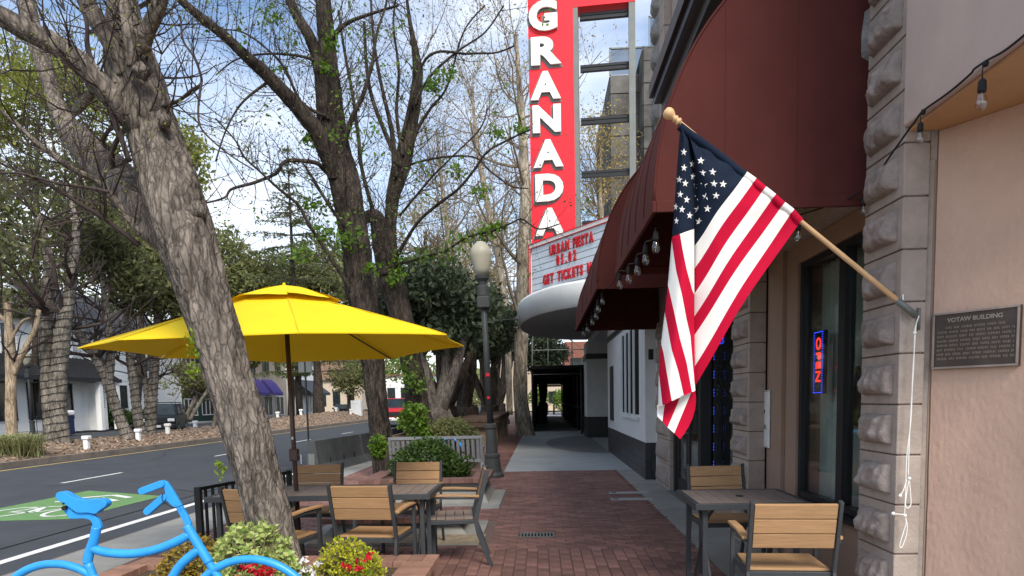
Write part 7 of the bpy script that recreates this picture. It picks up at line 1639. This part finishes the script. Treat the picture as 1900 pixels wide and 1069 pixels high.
# ================================================================== FAR SIDE BUILDINGS
ba = thing('black_roofed_shop', 'white two storey shop with black ribbed metal porch roof', 'building', (-31, 42, 0))
BX = -31.0
def bw(name, y0, y1, z0, z1, x=BX, t=ba, mat=m_white, d=0.3): mb = MB(); mb.box((x - d, y0, z0), (x, y1, z1)); return obj(name, mb, mat, t)
bw('wall', 28, 48.0, 0, 3.6); bw('upper_wall', 28, 47.5, 3.6, 7.4, BX - 1.2, d=6)
mb = MB(); mb.prism([(BX + 1.3, 28, 3.45), (BX - 1.2, 28, 4.95), (BX - 1.2, 28, 4.85), (BX + 1.3, 28, 3.35)], (0, 20.6, 0)); obj('porch_roof', mb, m_roof, ba)
mb = MB(); mb.box((BX + 1.25, 28, 3.25), (BX + 1.36, 48.7, 3.5)); obj('gutter', mb, m_roof, ba)
for k in range(52): y = 28.1 + k * 0.4; mb = MB(); mb.bar((BX + 1.28, y, 3.50), (BX - 1.18, y, 4.99), 0.05, 0.06); obj('roof_rib', mb, m_roof, ba)
mb = MB(); mb.prism([(BX - 0.7, 27.8, 7.25), (BX - 4.2, 27.8, 9.4), (BX - 7.5, 27.8, 7.25)], (0, 20, 0)); obj('roof', mb, m_shingle, ba)
mb = MB(); mb.box((BX - 0.75, 27.8, 7.1), (BX - 0.62, 47.8, 7.4)); obj('fascia', mb, m_roof, ba)
def bwin(t, y0, y1, z0, z1, x, nm=2, frame=m_black, fw=0.08):
    mb = MB(); mb.box((x + 0.002, y0, z0), (x + 0.03, y1, z1)); w = obj('window', mb, m_winglass, t)
    fr = MB(); 
    for k in range(nm + 1): yy = y0 + (y1 - y0) * k / nm; fr.box((x + 0.031, yy - fw / 2, z0), (x + 0.08, yy + fw / 2, z1))
    for z in (z0, z1): fr.box((x + 0.081, y0 - fw / 2, z - fw / 2), (x + 0.11, y1 + fw / 2, z + fw / 2))
    o = obj('frame', fr, frame, w); o.location = (0, 0, 0); return w
bwin(ba, 39.6, 42.2, 4.85, 6.75, BX - 1.2, 2, m_white, 0.12); bwin(ba, 34, 37, 4.85, 6.75, BX - 1.2, 2, m_white, .12)
bwin(ba, 44.6, 46.6, 5.0, 6.6, BX - 1.2, 2, m_white, .12)
for a, b in ((33.5, 36.8), (37.6, 40.2), (41.2, 42.4), (43.6, 45.2)): bwin(ba, a, b, 0.9, 3.1, BX, 2)
for k in range(3): mb = MB(); mb.box((BX, 39.5, 0), (BX + 1.2 - 0.3 * k, 42.5, 0.2 * (k + 1) - 0.003 * k)); obj('step', mb, m_concrete, ba) if k == 0 else None
for y in (46.3, 48.2): mb = MB(); mb.box((BX + 0.9, y, 0), (BX + 1.25, y + 0.35, 3.24)); obj('porch_post', mb, m_white, ba)
mb = MB(); mb.box((BX + 0.002, 46.9, 0), (BX + 0.6, 48.0, 3.2)); obj('pier', mb, m_white, ba)
for k in range(9): mb = MB(); mb.box((BX + 0.603, 47.2, 1.5 + k * 0.16), (BX + 0.63, 47.75, 1.58 + k * 0.16)); obj('louvre', mb, m_steel, ba)
for k in range(4): mb = MB(); mb.tube([(BX + 1.2, 40.2 + k * .5, 0.0), (BX + 1.2, 40.2 + k * .5, 1.1)], .02, 5); obj('handrail_post', mb, m_black, ba)
mb = MB(); mb.tube([(BX + 1.2, 40.2, 1.1), (BX + 1.2, 41.7, 1.1)], .025, 5); obj('handrail', mb, m_black, ba)
bin_ = thing('litter_bin', 'navy blue litter bin with white top by the shop porch', 'litter bin', tuple(P(120, 790, 40).xy) + (0,)); q = P(122, 790, 40)
mb = MB(); mb.box((q.x - .35, 39.7, 0), (q.x + .35, 40.3, 1.1)); obj('body', mb, M('navy_plastic', (0.02, 0.03, 0.09), 0.6, 0.1), bin_, bevel=.04); mb = MB(); mb.box((q.x - .4, 39.65, 1.103), (q.x + .4, 40.35, 1.4)); obj('lid', mb, m_white, bin_, bevel=.08)
b2 = thing('white_gabled_building', 'white gabled building with a dark ground floor window and clipped hedge', 'building', (-33, 55, 0))
mb = MB(); mb.prism([(-33, 48.8, 0), (-33, 48.8, 7.0), (-37.5, 48.8, 10.5), (-42, 48.8, 7.0), (-42, 48.8, 0)], (0, 14.5, 0)); obj('wall', mb, m_white, b2)
for s in range(8): mb = MB(); mb.box((-32.998, 49, 3.6 + s * .4), (-32.97, 63.2, 3.6 + s * .4 + .36)); obj('cladding_board', mb, m_white, b2)
mb = MB(); mb.prism([(-32.7, 48.6, 6.85), (-37.5, 48.6, 10.6), (-37.5, 48.6, 10.8), (-32.6, 48.6, 7.0)], (0, 14.9, 0)); obj('roof', mb, m_shingle, b2)
bwin(b2, 50.8, 54.6, 1.5, 3.2, -32.97, 3); bwin(b2, 51, 52.6, 4.6, 6.0, -32.96, 2); bwin(b2, 57, 58.6, 4.6, 6.0, -32.96, 2)
mb = MB(); mb.box((-32.99, 56.5, 3.3), (-32.3, 57.6, 3.5)); obj('sign_bracket', mb, m_black, b2)
bush('hedge', 'clipped green hedge below the dark window of the gabled building', [(-31.6, 51.0, .7, 1.0, 2.4, .75), (-31.6, 55.0, .7, 1.0, 2.4, .75), (-31.2, 58.5, .8, 1.0, 2.0, .85)], 7000, 0.11, l_hedge, 'hedge', 31, .15)
b3 = thing('green_building', 'dark green panelled building with small paned windows behind the wrapped trunks', 'building', (-34, 68, 0))
m_dg = M('dark_green_paint', (0.03, 0.06, 0.05), 0.7, 0.1); mb = MB(); mb.box((-42, 64.5, 0), (-34, 73, 8)); obj('wall', mb, m_dg, b3)
for j in range(3): bwin(b3, 65.5, 68, 0.6 + j * 2.4, 2.2 + j * 2.4, -34, 3, m_white, .1); bwin(b3, 69, 71.5, 0.6 + j * 2.4, 2.2 + j * 2.4, -34, 3, m_white, .1)
b4 = thing('low_white_building', 'long low white building with dark fascia behind the black car', 'building', (-36, 85, 0))
mb = MB(); mb.box((-46, 74, 0), (-36, 98, 4.6)); obj('wall', mb, m_white, b4); mb = MB(); mb.box((-46, 73.8, 3.2), (-35.2, 98.2, 3.7)); obj('fascia', mb, m_shingle, b4)
for k in range(6): bwin(b4, 76 + k * 3.6, 78.2 + k * 3.6, .8, 2.8, -36, 2)
b5 = thing('purple_awning_shop', 'cream shop front with two purple awnings beyond the median', 'building', (-29.5, 78, 0))
X5 = P(500, 740, 76).x - 1; mb = MB(); mb.box((X5 - 8, 72, 0), (X5, 84, 7.2)); obj('wall', mb, m_cream, b5); mb = MB(); mb.box((X5 - 8.2, 71.8, 7.2), (X5 + .3, 84.2, 7.6)); obj('parapet', mb, m_white, b5)
for y in (73.2, 77.0, 80.6):
    bwin(b5, y - .2, y + 2.2, 0.3, 2.4, X5, 2, m_white)
    if y < 80: mb = MB(); mb.prism([(X5 + 0.02, y - .5, 4.3), (X5 + .5, y - .5, 3.9), (X5 + 1.3, y - .5, 2.8), (X5 + 1.3, y - .5, 2.5), (X5 + 0.02, y - .5, 3.6)], (0, 2.9, 0)); obj('awning', mb, m_purple, b5)
    bwin(b5, y, y + 1.6, 4.9, 6.4, X5, 2)
b6 = thing('white_house', 'white house front with a dark porch awning right of the purple awnings', 'building', (-30, 95, 0))
X6 = P(575, 740, 90).x; mb = MB(); mb.box((X6 - 9, 86, 0), (X6 - 1, 98, 6.8)); obj('wall', mb, m_white, b6); mb = MB(); mb.prism([(X6 - 1, 87, 4.6), (X6 + 1.2, 87, 2.9), (X6 + 1.2, 87, 2.6), (X6 - 1, 87, 2.6)], (0, 8, 0)); obj('porch_awning', mb, m_roof, b6)
for y in (88, 91.5, 95): bwin(b6, y, y + 1.8, .4, 2.5, X6 - 1, 2, m_white)
mb = MB(); mb.prism([(X6 - .8, 85.8, 6.8), (X6 - 5, 85.8, 9.5), (X6 - 9.2, 85.8, 6.8)], (0, 12.4, 0)); obj('roof', mb, m_shingle, b6)
b7 = thing('tan_hipped_building', 'tan building with brown hipped roof far down the street', 'building', (-26, 115, 0))
X7 = P(660, 740, 112).x; m_broof = M('brown_roof', (0.20, 0.12, 0.08), 0.9, 0.2); mb = MB(); mb.box((X7 - 7, 112, 0), (X7 + 1, 126, 5.2)); obj('wall', mb, m_cream, b7); mb = MB(); mb.add([(X7 - 7.5, 111.5, 5.2), (X7 + 1.5, 111.5, 5.2), (X7 + 1.5, 126.5, 5.2), (X7 - 7.5, 126.5, 5.2), (X7 - 5, 116, 9.6), (X7 - 1, 116, 9.6), (X7 - 1, 122, 9.6), (X7 - 5, 122, 9.6)], [(0, 1, 5, 4), (1, 2, 6, 5), (2, 3, 7, 6), (3, 0, 4, 7), (4, 5, 6, 7), (0, 3, 2, 1)]); obj('roof', mb, m_broof, b7)
for k in range(3): mb = MB(); mb.box((X7 - 6 + k * 2.3, 111.95, 1), (X7 - 4.8 + k * 2.3, 111.99, 3.4)); obj('window', mb, m_winglass, b7)
b8 = thing('far_white_building', 'white building glimpsed behind the red pickup', 'building', (-18, 120, 0))
X8 = P(712, 740, 120).x; mb = MB(); mb.box((X8 - 6, 124, 0), (X8 + 8, 134, 6)); obj('wall', mb, m_white, b8)
for k in range(5): mb = MB(); mb.box((X8 - 5 + k * 2.4, 123.95, 1), (X8 - 3.6 + k * 2.4, 123.99, 4)); obj('window', mb, m_winglass, b8)
mb = MB(); mb.box((X8 - 6.3, 123.7, 6), (X8 + 8.3, 134, 6.4)); obj('parapet', mb, m_broof, b8)
ut = thing('utility_cabinet', 'pale grey metal utility cabinet on the median beside the dark sedan', 'cabinet', tuple(P(662, 762, 62).xy) + (0.4,)); q = P(662, 750, 62)
mb = MB(); mb.box((q.x - .45, 61.6, .3), (q.x + .45, 62.2, 1.7)); obj('body', mb, m_fascia, ut, bevel=.03); mb = MB(); mb.box((q.x - .38, 61.57, .45), (q.x + .38, 61.598, 1.6)); obj('door', mb, m_fascia, ut, bevel=.005)
# distant closing tree line and hills keep the horizon from being a bare edge
R = random.Random(90); r = np.random.RandomState(91); n = 26000
tx = -160 + 200 * r.rand(n); ty = 190 + 30 * r.rand(n); hh = 11 + 5 * np.sin(tx * 0.11) + 3 * np.sin(tx * 0.31 + 1) + 1.5 * np.sin(tx * .9); tz = hh * r.rand(n) ** 0.8
tag(leaves_at('distant_treeline', np.stack([tx, ty, tz], 1), 0.7, l_mid, None, 92), 'dull green line of distant trees closing the street', 'trees', None, 'stuff')
n = 16000; tx = -75 + 20 * r.rand(n); ty = 20 + 170 * r.rand(n); hh = 11 + 4 * np.sin(ty * 0.17) + 2.5 * np.sin(ty * 0.43 + 1); tz = hh * r.rand(n) ** 0.8
tag(leaves_at('backdrop_treeline', np.stack([tx, ty, tz], 1), 0.6, l_mid, None, 93), 'mass of dull green trees behind the white buildings', 'trees', None, 'stuff')
